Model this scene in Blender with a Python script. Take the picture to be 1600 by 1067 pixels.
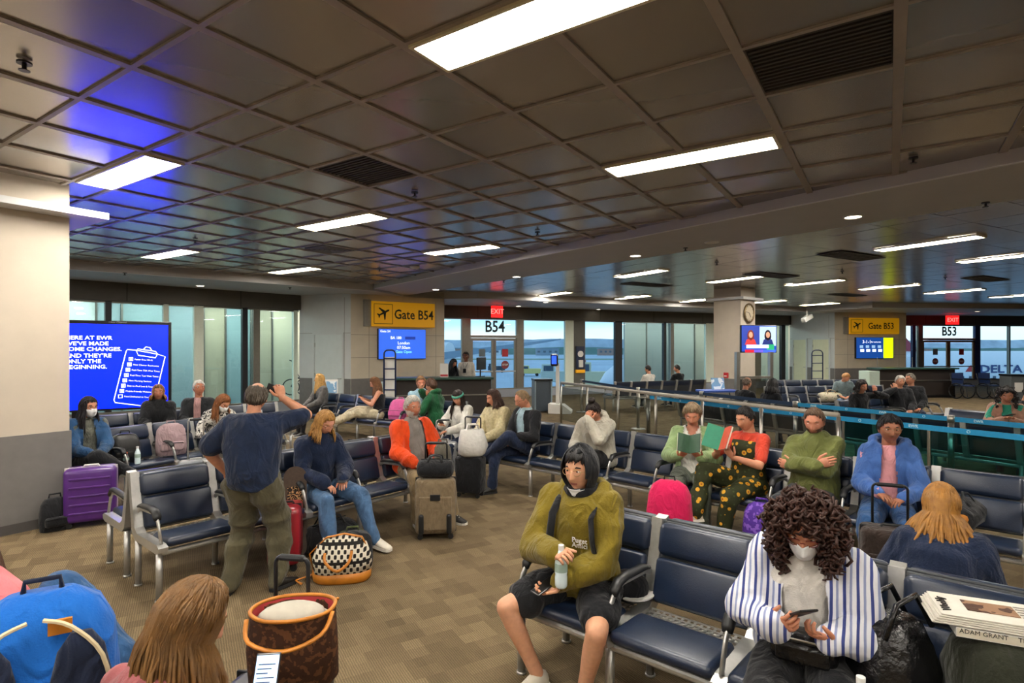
import bpy, bmesh, math, random
import numpy as np
from mathutils import Vector, Matrix, Euler
from math import sin, cos, pi, radians
for o in list(bpy.data.objects): bpy.data.objects.remove(o)
random.seed(7); RNG = np.random.default_rng(7)
SC = bpy.context.scene; COL = SC.collection
# ------------------------------------------------------------------ camera
FPX, HZ, CH = 884.0, 544.0, 1.9            # focal length and horizon in pixels of the 1600x1067 frame, eye height
cam_d = bpy.data.cameras.new('camera'); cam = bpy.data.objects.new('camera', cam_d); COL.objects.link(cam)
cam_d.sensor_width = 36; cam_d.lens = FPX / 1600 * 36; cam_d.shift_y = (HZ - 533.5) / 1600
cam_d.clip_start = .05; cam_d.clip_end = 3000
cam.location = (0, 0, CH); cam.rotation_euler = (pi / 2, 0, 0); SC.camera = cam
# ------------------------------------------------------------------ world
W = bpy.data.worlds.new('sky'); SC.world = W; W.use_nodes = True
nt = W.node_tree; nt.nodes.clear()
wo = nt.nodes.new('ShaderNodeOutputWorld'); bg = nt.nodes.new('ShaderNodeBackground'); tc = nt.nodes.new('ShaderNodeTexCoord')
sx = nt.nodes.new('ShaderNodeSeparateXYZ'); cr = nt.nodes.new('ShaderNodeValToRGB'); nz = nt.nodes.new('ShaderNodeTexNoise')
mp = nt.nodes.new('ShaderNodeMapping'); mp.inputs['Scale'].default_value = (2, 2, 22); nz.inputs['Scale'].default_value = 1.4; nz.inputs['Detail'].default_value = 4
ad = nt.nodes.new('ShaderNodeMath'); ad.operation = 'MULTIPLY_ADD'; ad.inputs[1].default_value = .10
nt.links.new(tc.outputs['Generated'], sx.inputs[0]); nt.links.new(tc.outputs['Generated'], mp.inputs[0]); nt.links.new(mp.outputs[0], nz.inputs[0])
nt.links.new(nz.outputs[0], ad.inputs[0]); nt.links.new(sx.outputs['Z'], ad.inputs[2]); nt.links.new(ad.outputs[0], cr.inputs[0])
e = cr.color_ramp.elements
e[0].position = .02; e[0].color = (.62, .74, .86, 1); e[1].position = .5; e[1].color = (.30, .42, .60, 1)
k = e.new(.07); k.color = (.74, .84, .86, 1); k = e.new(.10); k.color = (.42, .66, .84, 1); k = e.new(.13); k.color = (.50, .72, .86, 1)
bg.inputs['Strength'].default_value = 2.3
nt.links.new(cr.outputs[0], bg.inputs[0]); nt.links.new(bg.outputs[0], wo.inputs[0])
vs = SC.view_settings; vs.view_transform = 'Standard'; vs.look = 'None'; vs.gamma = 1; vs.use_curve_mapping = False
vs.exposure = 0.15
LAMP = 60.0      # emission of the ceiling diffusers
# ------------------------------------------------------------------ helpers
def fl(x, y, z=0.0):
    """pixel of the 1600x1067 frame -> point at height z"""
    Y = (CH - z) * FPX / (y - HZ); return Vector(((x - 800) / FPX * Y, Y, z))
def at(x, Y, z=0.0): return Vector(((x - 800) / FPX * Y, Y, z))
def zy(y, Y): return CH - (y - HZ) / FPX * Y
def azv(d): a = radians(d); return Vector((sin(a), cos(a), 0))
def lin(c):
    if isinstance(c, str):
        c = c.lstrip('#'); c = [int(c[i:i + 2], 16) / 255 for i in (0, 2, 4)]
    return tuple(((v / 12.92) if v <= .04045 else ((v + .055) / 1.055) ** 2.4) for v in c[:3]) + (1,)
MATS = {}
def M(name, col=None, rough=.6, metal=0., var=.12, scale=25, bump=0., bscale=60, emit=0., spec=.5, coat=0., alpha=1.):
    if name in MATS: return MATS[name]
    m = bpy.data.materials.new(name); m.use_nodes = True; t = m.node_tree; b = t.nodes['Principled BSDF']
    c = lin(col); b.inputs['Base Color'].default_value = c; b.inputs['Roughness'].default_value = rough; b.inputs['Metallic'].default_value = metal
    b.inputs['Specular IOR Level'].default_value = spec
    if coat: b.inputs['Coat Weight'].default_value = coat; b.inputs['Coat Roughness'].default_value = .15
    if emit: b.inputs['Emission Color'].default_value = c; b.inputs['Emission Strength'].default_value = emit
    if var or bump:
        co = t.nodes.new('ShaderNodeTexCoord'); n = t.nodes.new('ShaderNodeTexNoise'); n.inputs['Scale'].default_value = scale; n.inputs['Detail'].default_value = 4
        t.links.new(co.outputs['Object'], n.inputs['Vector'])
        r = t.nodes.new('ShaderNodeValToRGB'); r.color_ramp.elements[0].position = .3; r.color_ramp.elements[1].position = .7
        r.color_ramp.elements[0].color = tuple(v * (1 - var) for v in c[:3]) + (1,); r.color_ramp.elements[1].color = tuple(min(1, v * (1 + var)) for v in c[:3]) + (1,)
        t.links.new(n.outputs[0], r.inputs[0])
        if not emit: t.links.new(r.outputs[0], b.inputs['Base Color'])
        if bump:
            n2 = t.nodes.new('ShaderNodeTexNoise'); n2.inputs['Scale'].default_value = bscale; n2.inputs['Detail'].default_value = 5; t.links.new(co.outputs['Object'], n2.inputs['Vector'])
            bp = t.nodes.new('ShaderNodeBump'); bp.inputs['Strength'].default_value = bump; bp.inputs['Distance'].default_value = .02
            t.links.new(n2.outputs[0], bp.inputs['Height']); t.links.new(bp.outputs[0], b.inputs['Normal'])
    MATS[name] = m; return m
def fabric(name, col, var=.22, scale=9, bump=.25, bscale=160, rough=.85):
    if name in MATS: return MATS[name]
    m = M(name, col, rough, 0, var, scale, bump, bscale, spec=.25); t = m.node_tree; b = t.nodes['Principled BSDF']; b.inputs['Sheen Weight'].default_value = .12
    co = [n for n in t.nodes if n.type == 'TEX_COORD'][0]; bp0 = [n for n in t.nodes if n.type == 'BUMP'][0]         # soft folds under the weave
    n = t.nodes.new('ShaderNodeTexNoise'); n.inputs['Scale'].default_value = 8; n.inputs['Detail'].default_value = 2; n.inputs['Distortion'].default_value = 1.6; mp = t.nodes.new('ShaderNodeMapping'); mp.inputs['Scale'].default_value = (1, 1, .55)
    bp = t.nodes.new('ShaderNodeBump'); bp.inputs['Strength'].default_value = .75; bp.inputs['Distance'].default_value = .045
    t.links.new(co.outputs['Object'], mp.inputs[0]); t.links.new(mp.outputs[0], n.inputs[0]); t.links.new(n.outputs[0], bp.inputs['Height']); t.links.new(bp0.outputs[0], bp.inputs['Normal']); t.links.new(bp.outputs[0], b.inputs['Normal'])
    return m
def pattern(name, base, cols, kind, scale=20., rough=.8, axis=(1, 0, 0)):
    """procedural cloth pattern: stripes, floral, tribal, zebra"""
    if name in MATS: return MATS[name]
    m = bpy.data.materials.new(name); m.use_nodes = True; t = m.node_tree; b = t.nodes['Principled BSDF']; b.inputs['Roughness'].default_value = rough
    b.inputs['Specular IOR Level'].default_value = .25
    co = t.nodes.new('ShaderNodeTexCoord'); N = t.nodes.new; L = t.links.new
    def mix(f, a, c):
        x = N('ShaderNodeMix'); x.data_type = 'RGBA'
        if hasattr(f, 'is_output'): L(f, x.inputs['Factor'])
        else: x.inputs['Factor'].default_value = f
        for s, v in (('A', a), ('B', c)):
            sock = [i for i in x.inputs if i.name == s and i.type == 'RGBA'][0]
            if hasattr(v, 'is_output'): L(v, sock)
            else: sock.default_value = lin(v)
        return [o for o in x.outputs if o.type == 'RGBA'][0]
    def less(v, th, op='LESS_THAN'):
        x = N('ShaderNodeMath'); x.operation = op; L(v, x.inputs[0]); x.inputs[1].default_value = th; return x.outputs[0]
    if kind == 'stripes':
        w = N('ShaderNodeTexWave'); w.inputs['Scale'].default_value = scale; w.inputs['Distortion'].default_value = 1.2; w.inputs['Detail Scale'].default_value = .6
        L(co.outputs['Object'], w.inputs[0]); w2 = N('ShaderNodeTexWave'); w2.inputs['Scale'].default_value = scale * .5; w2.inputs['Distortion'].default_value = 1.2; w2.inputs['Detail Scale'].default_value = .6
        L(co.outputs['Object'], w2.inputs[0])
        c = mix(less(w.outputs['Fac'], .30), base, cols[0]); c = mix(less(w2.outputs['Fac'], .12), c, cols[1])
    elif kind == 'floral':
        v = N('ShaderNodeTexVoronoi'); v.inputs['Scale'].default_value = scale; L(co.outputs['Object'], v.inputs[0])
        v2 = N('ShaderNodeTexVoronoi'); v2.inputs['Scale'].default_value = scale * 1.7; L(co.outputs['Object'], v2.inputs[0])
        c = mix(less(v2.outputs['Distance'], .22), base, cols[2]); c = mix(less(v.outputs['Distance'], .30), c, cols[0]); c = mix(less(v.outputs['Distance'], .11), c, cols[1])
    elif kind == 'zebra':
        n = N('ShaderNodeTexNoise'); n.inputs['Scale'].default_value = scale; n.inputs['Distortion'].default_value = 2.5; L(co.outputs['Object'], n.inputs[0])
        c = mix(less(n.outputs[0], .47), base, cols[0])
    elif kind == 'tribal':                       # horizontal bands of small motifs
        s = N('ShaderNodeSeparateXYZ'); L(co.outputs['Object'], s.inputs[0])
        def wave(v, f, ph=0.):
            a = N('ShaderNodeMath'); a.operation = 'MULTIPLY_ADD'; L(v, a.inputs[0]); a.inputs[1].default_value = f; a.inputs[2].default_value = ph
            q = N('ShaderNodeMath'); q.operation = 'SINE'; L(a.outputs[0], q.inputs[0]); return q.outputs[0]
        xz = N('ShaderNodeMath'); xz.operation = 'MULTIPLY'; L(wave(s.outputs['X'], scale * 9), xz.inputs[0]); L(wave(s.outputs['Z'], scale * 6.5), xz.inputs[1])
        c = mix(less(xz.outputs[0], .12, 'GREATER_THAN'), base, cols[0]); c = mix(less(wave(s.outputs['Z'], scale * 3.2), .86, 'GREATER_THAN'), c, cols[0])
    elif kind == 'camo':
        n = N('ShaderNodeTexNoise'); n.inputs['Scale'].default_value = scale; L(co.outputs['Object'], n.inputs[0])
        c = mix(less(n.outputs[0], .45), base, cols[0])
    L(c, b.inputs['Base Color'])
    n2 = N('ShaderNodeTexNoise'); n2.inputs['Scale'].default_value = 30; L(co.outputs['Object'], n2.inputs['Vector'])
    bp = N('ShaderNodeBump'); bp.inputs['Strength'].default_value = .25; bp.inputs['Distance'].default_value = .02; L(n2.outputs[0], bp.inputs['Height']); L(bp.outputs[0], b.inputs['Normal'])
    MATS[name] = m; return m
def glass_mat(name, tint='#ffffff', refl=.08, clear=.92):
    if name in MATS: return MATS[name]
    m = bpy.data.materials.new(name); m.use_nodes = True; t = m.node_tree; t.nodes.clear()
    o = t.nodes.new('ShaderNodeOutputMaterial'); tr = t.nodes.new('ShaderNodeBsdfTransparent'); gl = t.nodes.new('ShaderNodeBsdfGlossy'); gl.inputs['Roughness'].default_value = .02
    tr.inputs['Color'].default_value = tuple(v * clear for v in lin(tint)[:3]) + (1,)
    fr = t.nodes.new('ShaderNodeLayerWeight'); pw = t.nodes.new('ShaderNodeMath'); pw.operation = 'POWER'; pw.inputs[1].default_value = 5
    ma = t.nodes.new('ShaderNodeMath'); ma.operation = 'MULTIPLY_ADD'; ma.inputs[1].default_value = .55; ma.inputs[2].default_value = refl * .5; mx = t.nodes.new('ShaderNodeMixShader')
    t.links.new(fr.outputs['Facing'], pw.inputs[0]); t.links.new(pw.outputs[0], ma.inputs[0]); t.links.new(ma.outputs[0], mx.inputs[0]); t.links.new(tr.outputs[0], mx.inputs[1]); t.links.new(gl.outputs[0], mx.inputs[2]); t.links.new(mx.outputs[0], o.inputs[0])
    MATS[name] = m; return m
class G:
    """geometry collector"""
    def __init__(s): s.V = []; s.F = []; s.MI = []; s.n = 0
    def add(s, V, F, m=0):
        V = np.asarray(V, float).reshape(-1, 3); s.V.append(V); s.F += [tuple(i + s.n for i in f) for f in F]; s.MI += [m] * len(F); s.n += len(V); return s
    def box(s, c, d, m=0, rz=0., R=None):
        x, y, z = [v / 2 for v in d]
        V = np.array([(-x, -y, -z), (x, -y, -z), (x, y, -z), (-x, y, -z), (-x, -y, z), (x, -y, z), (x, y, z), (-x, y, z)])
        if R is None: R = np.array(Matrix.Rotation(rz, 3, 'Z'))
        V = V @ np.array(R).T + np.array(c)
        return s.add(V, [(0, 3, 2, 1), (4, 5, 6, 7), (0, 1, 5, 4), (1, 2, 6, 5), (2, 3, 7, 6), (3, 0, 4, 7)], m)
    def rbox(s, c, d, r=.03, m=0, R=None, seg=2, puff=0.):
        """rounded box"""
        b = bmesh.new(); bmesh.ops.create_cube(b, size=1); bmesh.ops.scale(b, vec=d, verts=b.verts)
        bmesh.ops.bevel(b, geom=b.edges[:], offset=min(r, min(d) * .49), segments=seg, profile=.5, affect='EDGES')
        V = np.array([v.co for v in b.verts]); F = [tuple(v.index for v in f.verts) for f in b.faces]; b.free()
        if puff:
            q = V / (np.array(d) / 2); V = V + np.sign(V) * puff * (1 - np.clip(np.abs(q[:, [1, 2, 0]]), 0, 1) ** 2) * (1 - np.clip(np.abs(q[:, [2, 0, 1]]), 0, 1) ** 2)
        if R is not None: V = V @ np.array(R).T
        return s.add(V + np.array(c), F, m)
    def loft(s, rings, m=0, close=True, caps=True):
        n = len(rings[0]); V = np.concatenate([np.asarray(r, float) for r in rings]); F = []
        for i in range(len(rings) - 1):
            for j in range(n if close else n - 1):
                k = (j + 1) % n; F.append((i * n + j, i * n + k, (i + 1) * n + k, (i + 1) * n + j))
        if caps: F.append(tuple(range(n - 1, -1, -1))); F.append(tuple((len(rings) - 1) * n + j for j in range(n)))
        return s.add(V, F, m)
    def tube(s, pts, r, n=8, m=0, caps=True, closed=False):
        pts = [np.array(p, float) for p in pts]; r = r if hasattr(r, '__len__') else [r] * len(pts); rings = []; up = None; L = len(pts)
        for i, p in enumerate(pts):
            a = pts[(i - 1) % L] if (i or closed) else p; b = pts[(i + 1) % L] if (i < L - 1 or closed) else p
            d = b - a; d = d / (np.linalg.norm(d) + 1e-9)
            if up is None: up = np.array((0, 0, 1.)) if abs(d[2]) < .9 else np.array((1., 0, 0))
            u = up - d * d.dot(up); u /= np.linalg.norm(u) + 1e-9; v = np.cross(d, u); up = u
            rr = r[i] if hasattr(r[i], '__len__') else (r[i], r[i])
            rings.append([p + u * rr[1] * cos(t) + v * rr[0] * sin(t) for t in np.arange(n) * 2 * pi / n])
        if closed: rings.append(rings[0]); caps = False
        return s.loft(rings, m, caps=caps)
    def sphere(s, c, r, m=0, nu=10, nv=7, R=None):
        r = r if hasattr(r, '__len__') else (r, r, r); V = [(0, 0, -1.)]; F = []
        for i in range(1, nv):
            l = -pi / 2 + pi * i / nv
            V += [(cos(l) * cos(2 * pi * j / nu), cos(l) * sin(2 * pi * j / nu), sin(l)) for j in range(nu)]
        V.append((0, 0, 1.)); last = len(V) - 1
        for j in range(nu):
            k = (j + 1) % nu; F.append((0, 1 + k, 1 + j)); F.append((last, last - nu + j, last - nu + k))
            for i in range(nv - 2): a = 1 + i * nu; F.append((a + j, a + k, a + nu + k, a + nu + j))
        V = np.array(V) * np.array(r)
        if R is not None: V = V @ np.array(R).T
        return s.add(V + np.array(c), F, m)
    def capsule(s, p0, p1, prof, n=10, m=0, flat=1.):
        p0 = np.array(p0, float); p1 = np.array(p1, float); d = p1 - p0; L = np.linalg.norm(d); d = d / (L + 1e-9)
        up = np.array((0, 0, 1.)) if abs(d[2]) < .9 else np.array((0, 1., 0)); u = np.cross(d, up); u /= np.linalg.norm(u); v = np.cross(u, d); rings = []
        r0, r1 = prof[0][1], prof[-1][1]
        st = [(-r0 * .95 / L, r0 * .3), (-r0 * .6 / L, r0 * .8)] + list(prof) + [(1 + r1 * .6 / L, r1 * .8), (1 + r1 * .95 / L, r1 * .3)]
        for t, r in st: rings.append([p0 + d * t * L + u * r * cos(a) + v * r * flat * sin(a) for a in np.arange(n) * 2 * pi / n])
        return s.loft(rings, m)
    def prism(s, poly, axis, d0, d1, m=0):
        """polygon in the plane orthogonal to axis, extruded from d0 to d1. axis x: poly=(y,z); y: (x,z); z: (x,y)"""
        f = {'x': lambda p, d: (d, p[0], p[1]), 'y': lambda p, d: (p[0], d, p[1]), 'z': lambda p, d: (p[0], p[1], d)}[axis]
        n = len(poly); V = [f(p, d0) for p in poly] + [f(p, d1) for p in poly]
        F = [tuple(range(n - 1, -1, -1)), tuple(range(n, 2 * n))] + [(j, (j + 1) % n, n + (j + 1) % n, n + j) for j in range(n)]
        return s.add(V, F, m)
    def arr(s): return (np.concatenate(s.V) if s.V else np.zeros((0, 3))), s.F
    def mesh(s, name, mats, smooth=False):
        V, F = s.arr(); me = bpy.data.meshes.new(name); me.from_pydata(V.tolist(), [], F); 
        mats = mats if isinstance(mats, (list, tuple)) else [mats]
        for q in mats: me.materials.append(q)
        if len(mats) > 1: me.polygons.foreach_set('material_index', s.MI)
        b = bmesh.new(); b.from_mesh(me); bmesh.ops.recalc_face_normals(b, faces=b.faces); b.to_mesh(me); b.free()
        if smooth: me.polygons.foreach_set('use_smooth', [True] * len(me.polygons))
        me.update(); return me
    def build(s, name, mats, parent=None, loc=(0, 0, 0), rz=0., smooth=False):
        return link(name, s.mesh(name, mats, smooth), parent, loc, rz)
def link(name, me, parent=None, loc=(0, 0, 0), rz=0.):
    o = bpy.data.objects.new(name, me); COL.objects.link(o); o.location = loc; o.rotation_euler = (0, 0, rz) if not hasattr(rz, '__len__') else rz
    if parent: o.parent = parent
    return o
def tag(o, label, cat, group=None):
    o['label'] = label; o['category'] = cat
    if group: o['group'] = group
    return o
def thing(name, label, cat, loc=(0, 0, 0), rz=0., group=None):
    return tag(link(name, None, None, loc, rz), label, cat, group)
def struct(o): o['kind'] = 'structure'; return o
def text_mesh(name, s, size, mat, parent=None, loc=(0, 0, 0), rot=(pi / 2, 0, 0), align='CENTER', ext=.002, bold=0., sx=1.):
    c = bpy.data.curves.new('tx', 'FONT'); c.body = s; c.size = size; c.align_x = align; c.align_y = 'CENTER'; c.extrude = ext; c.offset = bold; c.resolution_u = 2
    t = bpy.data.objects.new('tx', c); me = bpy.data.meshes.new_from_object(t); bpy.data.objects.remove(t); bpy.data.curves.remove(c)
    me.name = name; me.materials.clear(); me.materials.append(mat)
    if sx != 1: me.transform(Matrix.Diagonal((sx, 1, 1, 1)))
    return link(name, me, parent, loc, rot)
def arc(c, r, a0, a1, n, plane='xz'):
    out = []
    for i in range(n + 1):
        a = radians(a0 + (a1 - a0) * i / n); u, v = r * cos(a), r * sin(a)
        out.append({'xz': (c[0] + u, c[1], c[2] + v), 'yz': (c[0], c[1] + u, c[2] + v), 'xy': (c[0] + u, c[1] + v, c[2])}[plane])
    return out
def spl(P, n=4):
    """smooth path through the points"""
    P = [np.array(p, float) for p in P]; out = []
    for i in range(len(P) - 1):
        a, b, c, d = P[max(0, i - 1)], P[i], P[i + 1], P[min(len(P) - 1, i + 2)]
        for k in range(n): t = k / n; out.append(.5 * (2 * b + (c - a) * t + (2 * a - 5 * b + 4 * c - d) * t * t + (3 * b - a - 3 * c + d) * t ** 3))
    return out + [P[-1]]
def utube(w, h, r, z0=0., y=0.):
    """inverted U of width w and height h"""
    return [(-w / 2, y, z0)] + arc((-w / 2 + r, y, z0 + h - r), r, 180, 90, 4) + arc((w / 2 - r, y, z0 + h - r), r, 90, 0, 4) + [(w / 2, y, z0)]
# ------------------------------------------------------------------ materials of the setting
ALU = M('brushed_aluminium', '#b9b8b4', .38, .75, .06, 40)
STEEL = M('stainless_steel', '#b5b1a8', .28, .9, .06, 30)
BLACKP = M('black_plastic', '#17181a', .45, 0, .1)
NAVY = M('navy_vinyl', '#152238', .34, 0, .14, 6, .08, 140, spec=.6)
GREYSHELL = M('grey_back_shell', '#34383d', .5, 0, .1)
CREAM = M('cream_wall_paint', '#bdb1a1', .7, 0, .04, 4, .05, 200)
WHITEP = M('white_paint', '#d9d6d0', .6, 0, .03, 4)
WAINS = M('grey_wainscot', '#6e6b68', .55, 0, .08, 8)
WALLW = M('pale_wall_panel', '#c4c6c4', .5, 0, .03, 4)
WALLB = M('beige_wall_panel', '#c9bda8', .55, 0, .04, 4)
DARKV = M('dark_valance', '#4a463f', .6, 0, .06, 6)
FRAMEM = M('window_frame_metal', '#7f7b72', .4, .6, .06, 20)
SOFF = M('soffit_paint', '#a9a6a3', .6, 0, .03, 3)
SOFFE = M('soffit_edge_paint', '#cbcbcc', .55, 0, .03, 3)
GLASS = glass_mat('window_glass', '#e6f2f4')
LAMPM = M('lamp_diffuser', '#fff8ec', .5, 0, 0, emit=LAMP)
LAMPB = M('lamp_frame', '#d8cfae', .35, .3, .05)
def tile_mat():
    m = bpy.data.materials.new('metal_ceiling_tile'); m.use_nodes = True; t = m.node_tree; b = t.nodes['Principled BSDF']
    b.inputs['Base Color'].default_value = lin('#9d968f'); b.inputs['Metallic'].default_value = .65; b.inputs['Roughness'].default_value = .27
    co = t.nodes.new('ShaderNodeTexCoord'); n = t.nodes.new('ShaderNodeTexNoise'); n.inputs['Scale'].default_value = 3.; t.links.new(co.outputs['Object'], n.inputs[0])
    bp = t.nodes.new('ShaderNodeBump'); bp.inputs['Strength'].default_value = .025; bp.inputs['Distance'].default_value = .05; t.links.new(n.outputs[0], bp.inputs['Height']); t.links.new(bp.outputs[0], b.inputs['Normal'])
    n2 = t.nodes.new('ShaderNodeTexNoise'); n2.inputs['Scale'].default_value = 400; r = t.nodes.new('ShaderNodeMapRange'); r.inputs[3].default_value = .19; r.inputs[4].default_value = .27
    t.links.new(co.outputs['Object'], n2.inputs[0]); t.links.new(n2.outputs[0], r.inputs[0]); t.links.new(r.outputs[0], b.inputs['Roughness'])
    return m
TILE = tile_mat()
BAR = M('ceiling_grid_paint', '#958b80', .5, .2, .05, 10)
def carpet_mat():
    m = bpy.data.materials.new('patterned_carpet'); m.use_nodes = True; t = m.node_tree; b = t.nodes['Principled BSDF']; b.inputs['Roughness'].default_value = .95; b.inputs['Specular IOR Level'].default_value = .15
    N = t.nodes.new; L = t.links.new; co = N('ShaderNodeTexCoord'); mp = N('ShaderNodeMapping'); mp.inputs['Rotation'].default_value = (0, 0, radians(-30)); L(co.outputs['Object'], mp.inputs[0])
    def brick(sc, c1, c2, w, h):
        k = N('ShaderNodeTexBrick'); k.inputs['Scale'].default_value = sc; k.inputs['Mortar Size'].default_value = 0; k.inputs['Color1'].default_value = lin(c1); k.inputs['Color2'].default_value = lin(c2)
        k.inputs['Brick Width'].default_value = w; k.inputs['Row Height'].default_value = h; k.inputs['Bias'].default_value = 0; L(mp.outputs[0], k.inputs[0]); return k.outputs[0]
    b1 = brick(1., '#5d4f3b', '#79694f', .24, .11); b2 = brick(1., '#544734', '#7d6c52', .12, .22)
    nz = N('ShaderNodeTexNoise'); nz.inputs['Scale'].default_value = 1.3; nz.inputs['Detail'].default_value = 3; L(mp.outputs[0], nz.inputs[0])
    mx = N('ShaderNodeMix'); mx.data_type = 'RGBA'; L(nz.outputs[0], mx.inputs[0]); L(b1, mx.inputs[6]); L(b2, mx.inputs[7])
    wv = N('ShaderNodeTexWave'); wv.inputs['Scale'].default_value = 22; wv.inputs['Distortion'].default_value = 2; wv.inputs['Detail'].default_value = 2; wv.bands_direction = 'X'; L(mp.outputs[0], wv.inputs[0])
    mr = N('ShaderNodeMapRange'); mr.inputs[3].default_value = .72; mr.inputs[4].default_value = 1.18; L(wv.outputs['Fac'], mr.inputs[0])
    n3 = N('ShaderNodeTexNoise'); n3.inputs['Scale'].default_value = 90; L(mp.outputs[0], n3.inputs[0]); mr2 = N('ShaderNodeMapRange'); mr2.inputs[3].default_value = .7; mr2.inputs[4].default_value = 1.3; L(n3.outputs[0], mr2.inputs[0])
    mu = N('ShaderNodeMath'); mu.operation = 'MULTIPLY'; L(mr.outputs[0], mu.inputs[0]); L(mr2.outputs[0], mu.inputs[1])
    v = N('ShaderNodeVectorMath'); v.operation = 'SCALE'; L(mx.outputs[2], v.inputs[0]); L(mu.outputs[0], v.inputs['Scale']); L(v.outputs[0], b.inputs['Base Color'])
    bp = N('ShaderNodeBump'); bp.inputs['Strength'].default_value = .4; bp.inputs['Distance'].default_value = .01; L(mu.outputs[0], bp.inputs['Height']); L(bp.outputs[0], b.inputs['Normal'])
    return m
CARPET = carpet_mat()
# ------------------------------------------------------------------ plan (metres, camera above the origin looking along +Y)
P0 = (-16, 7.15); P1 = (-6.46, 17.2); P2 = (-4.73, 16.6); P3 = (-2.2, 18.4); P4 = (-2.53, 21.1); P5 = (13.7, 27.9); P6 = (14.4, 25.25); P7 = (17.9, 25.7); P8 = (19.0, 27.7); P9 = (36, 29.6)
ZS, ZC, ZV, ZSILL = 3.5, 3.67, 3.05, .3
poly = [(-16, -7), (36, -7), P9, P8, P7, P6, P5, P4, P3, P2, P1, P0]
struct(G().prism(poly, 'z', -.3, 0).build('floor', CARPET))
struct(G().prism(poly, 'z', ZC + .05, ZC + .25).build('ceiling', M('plenum', '#6d6862', .8, 0, .05)))
def wallseg(name, a, b, z0, z1, m, th=.2, parent=None):
    a = Vector((a[0], a[1], 0)); b = Vector((b[0], b[1], 0)); d = b - a; c = (a + b) / 2; n = Vector((-d.y, d.x, 0)).normalized() * th / 2
    g = G(); g.box((0, 0, (z0 + z1) / 2), (d.length, th, z1 - z0)); o = g.build(name, m, parent, c + n, math.atan2(d.y, d.x))
    return o
for nm, a, b in (('wall_rear', (36, -7), (-16, -7)), ('wall_left', (-16, -7), P0), ('wall_right', P9, (36, -7))):  # rear wall is unseen, added behind the camera to bounce light
    struct(wallseg(nm, b, a, 0, ZC + .05, CREAM) if nm != 'wall_x' else None)
# gate wall pieces: pale panel with the service door, beige panel with the sign, return
def gatewall(tagn, A, B, C, D):
    for nm, a, b, m in (('wall_service_' + tagn, A, B, WALLW), ('wall_gate_' + tagn, B, C, WALLB), ('wall_return_' + tagn, C, D, WALLB)):
        w = struct(wallseg(nm, a, b, 0, ZC + .05, m)); L = (Vector(b) - Vector(a)).length
        if 'return' in nm: continue
        G().box((0, -.106, .5), (L - .01, .012, 1.0)).build('wainscot_panel', WAINS, w)
        seam = M('panel_seam', '#8b8478', .8, 0, .05)
        zz = [1.62, 2.3] if 'gate' in nm else [2.35]
        for z in zz: G().box((0, -.1005, z), (L - .01, .004, .012)).build('panel_seam', seam, w)
        for x in ([-.32, .4] if 'gate' in nm else [.38]): G().box((x * L, -.1005, 2.2), (.012, .004, 2.4)).build('panel_seam', seam, w)
gatewall('b54', P1, P2, P3, P4); gatewall('b53', P5, P6, P7, P8)
# service doors
DOORM = M('pale_door_paint', '#c9cfcc', .5, 0, .03, 5)
DOORY = M('cream_door_paint', '#d6d3b4', .5, 0, .03, 5)
def service_door(n, a, b, t, w, h, m):
    a = Vector((*a, 0)); b = Vector((*b, 0)); d = (b - a).normalized(); nrm = Vector((d.y, -d.x, 0)); c = a.lerp(b, t) + nrm * .013
    o = struct(G().box((0, 0, h / 2 + .005), (w, .03, h)).build('door_%d' % n, m, None, c, math.atan2(d.y, d.x)))
    f = G(); f.box((-w / 2 - .03, -.01, h / 2), (.06, .05, h)).box((w / 2 + .03, -.01, h / 2), (.06, .05, h)).box((0, -.01, h + .03), (w + .12, .05, .06)); f.build('door_frame', WALLW, o)
    G().box((w / 2 - .08, -.04, 1.0), (.12, .03, .03)).build('door_handle', STEEL, o)
    for z in (.3, 1.1, 2.0): G().box((-w / 2 + .01, -.025, z), (.03, .03, .12)).build('door_hinge', STEEL, o)
service_door(1, P1, P2, .58, .98, 2.3, DOORM); service_door(2, P5, P6, .72, .95, 2.3, DOORY); service_door(3, P5, P6, .25, .8, 2.3, DOORY)
# ------------------------------------------------------------------ window walls
def window_wall(n, a, b, divs, deep=.14, doors=()):
    """divs: list of distances along a->b where mullions stand (left edge, width)"""
    a = Vector((*a, 0)); b = Vector((*b, 0)); d = (b - a); L = d.length; rz = math.atan2(d.y, d.x)
    o = struct(G().box((L / 2, .10, ZSILL / 2), (L, .2, ZSILL)).build('window_%d' % n, M('sill_grey', '#8f939a', .5, 0, .05), None, a, rz))
    G().box((L / 2, .02, (ZV + ZC) / 2 + .02), (L, .22, ZC - ZV + .04)).build('valance', DARKV, o)
    for x in np.arange(1.3, L, 2.7): G().box((x, -.092, (ZV + ZS) / 2), (.02, .006, ZS - ZV)).build('valance_joint', M('joint', '#26241f', .8, 0, 0), o)
    G().box((L / 2, .1, ZSILL + .02), (L, .16, .05)).build('window_sill', FRAMEM, o)
    G().box((L / 2, .1, ZV - .02), (L, .12, .05)).build('window_head', FRAMEM, o)
    for x, w, m in divs: G().box((x + w / 2, .1, (ZSILL + ZV) / 2), (w, deep, ZV - ZSILL - .02)).build('mullion', m, o)
    edges = [0.] + [v for x, w, m in divs for v in (x, x + w)] + [L]
    for i in range(0, len(edges), 2):
        x0, x1 = edges[i], edges[i + 1]
        if x1 - x0 < .1 or any(x0 - .05 <= q <= x1 + .05 for q in doors): continue
        G().box(((x0 + x1) / 2, .1, (ZSILL + ZV) / 2), (x1 - x0, .012, ZV - ZSILL - .06)).build('window_pane', GLASS, o)
    return o, a, rz, L
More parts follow.
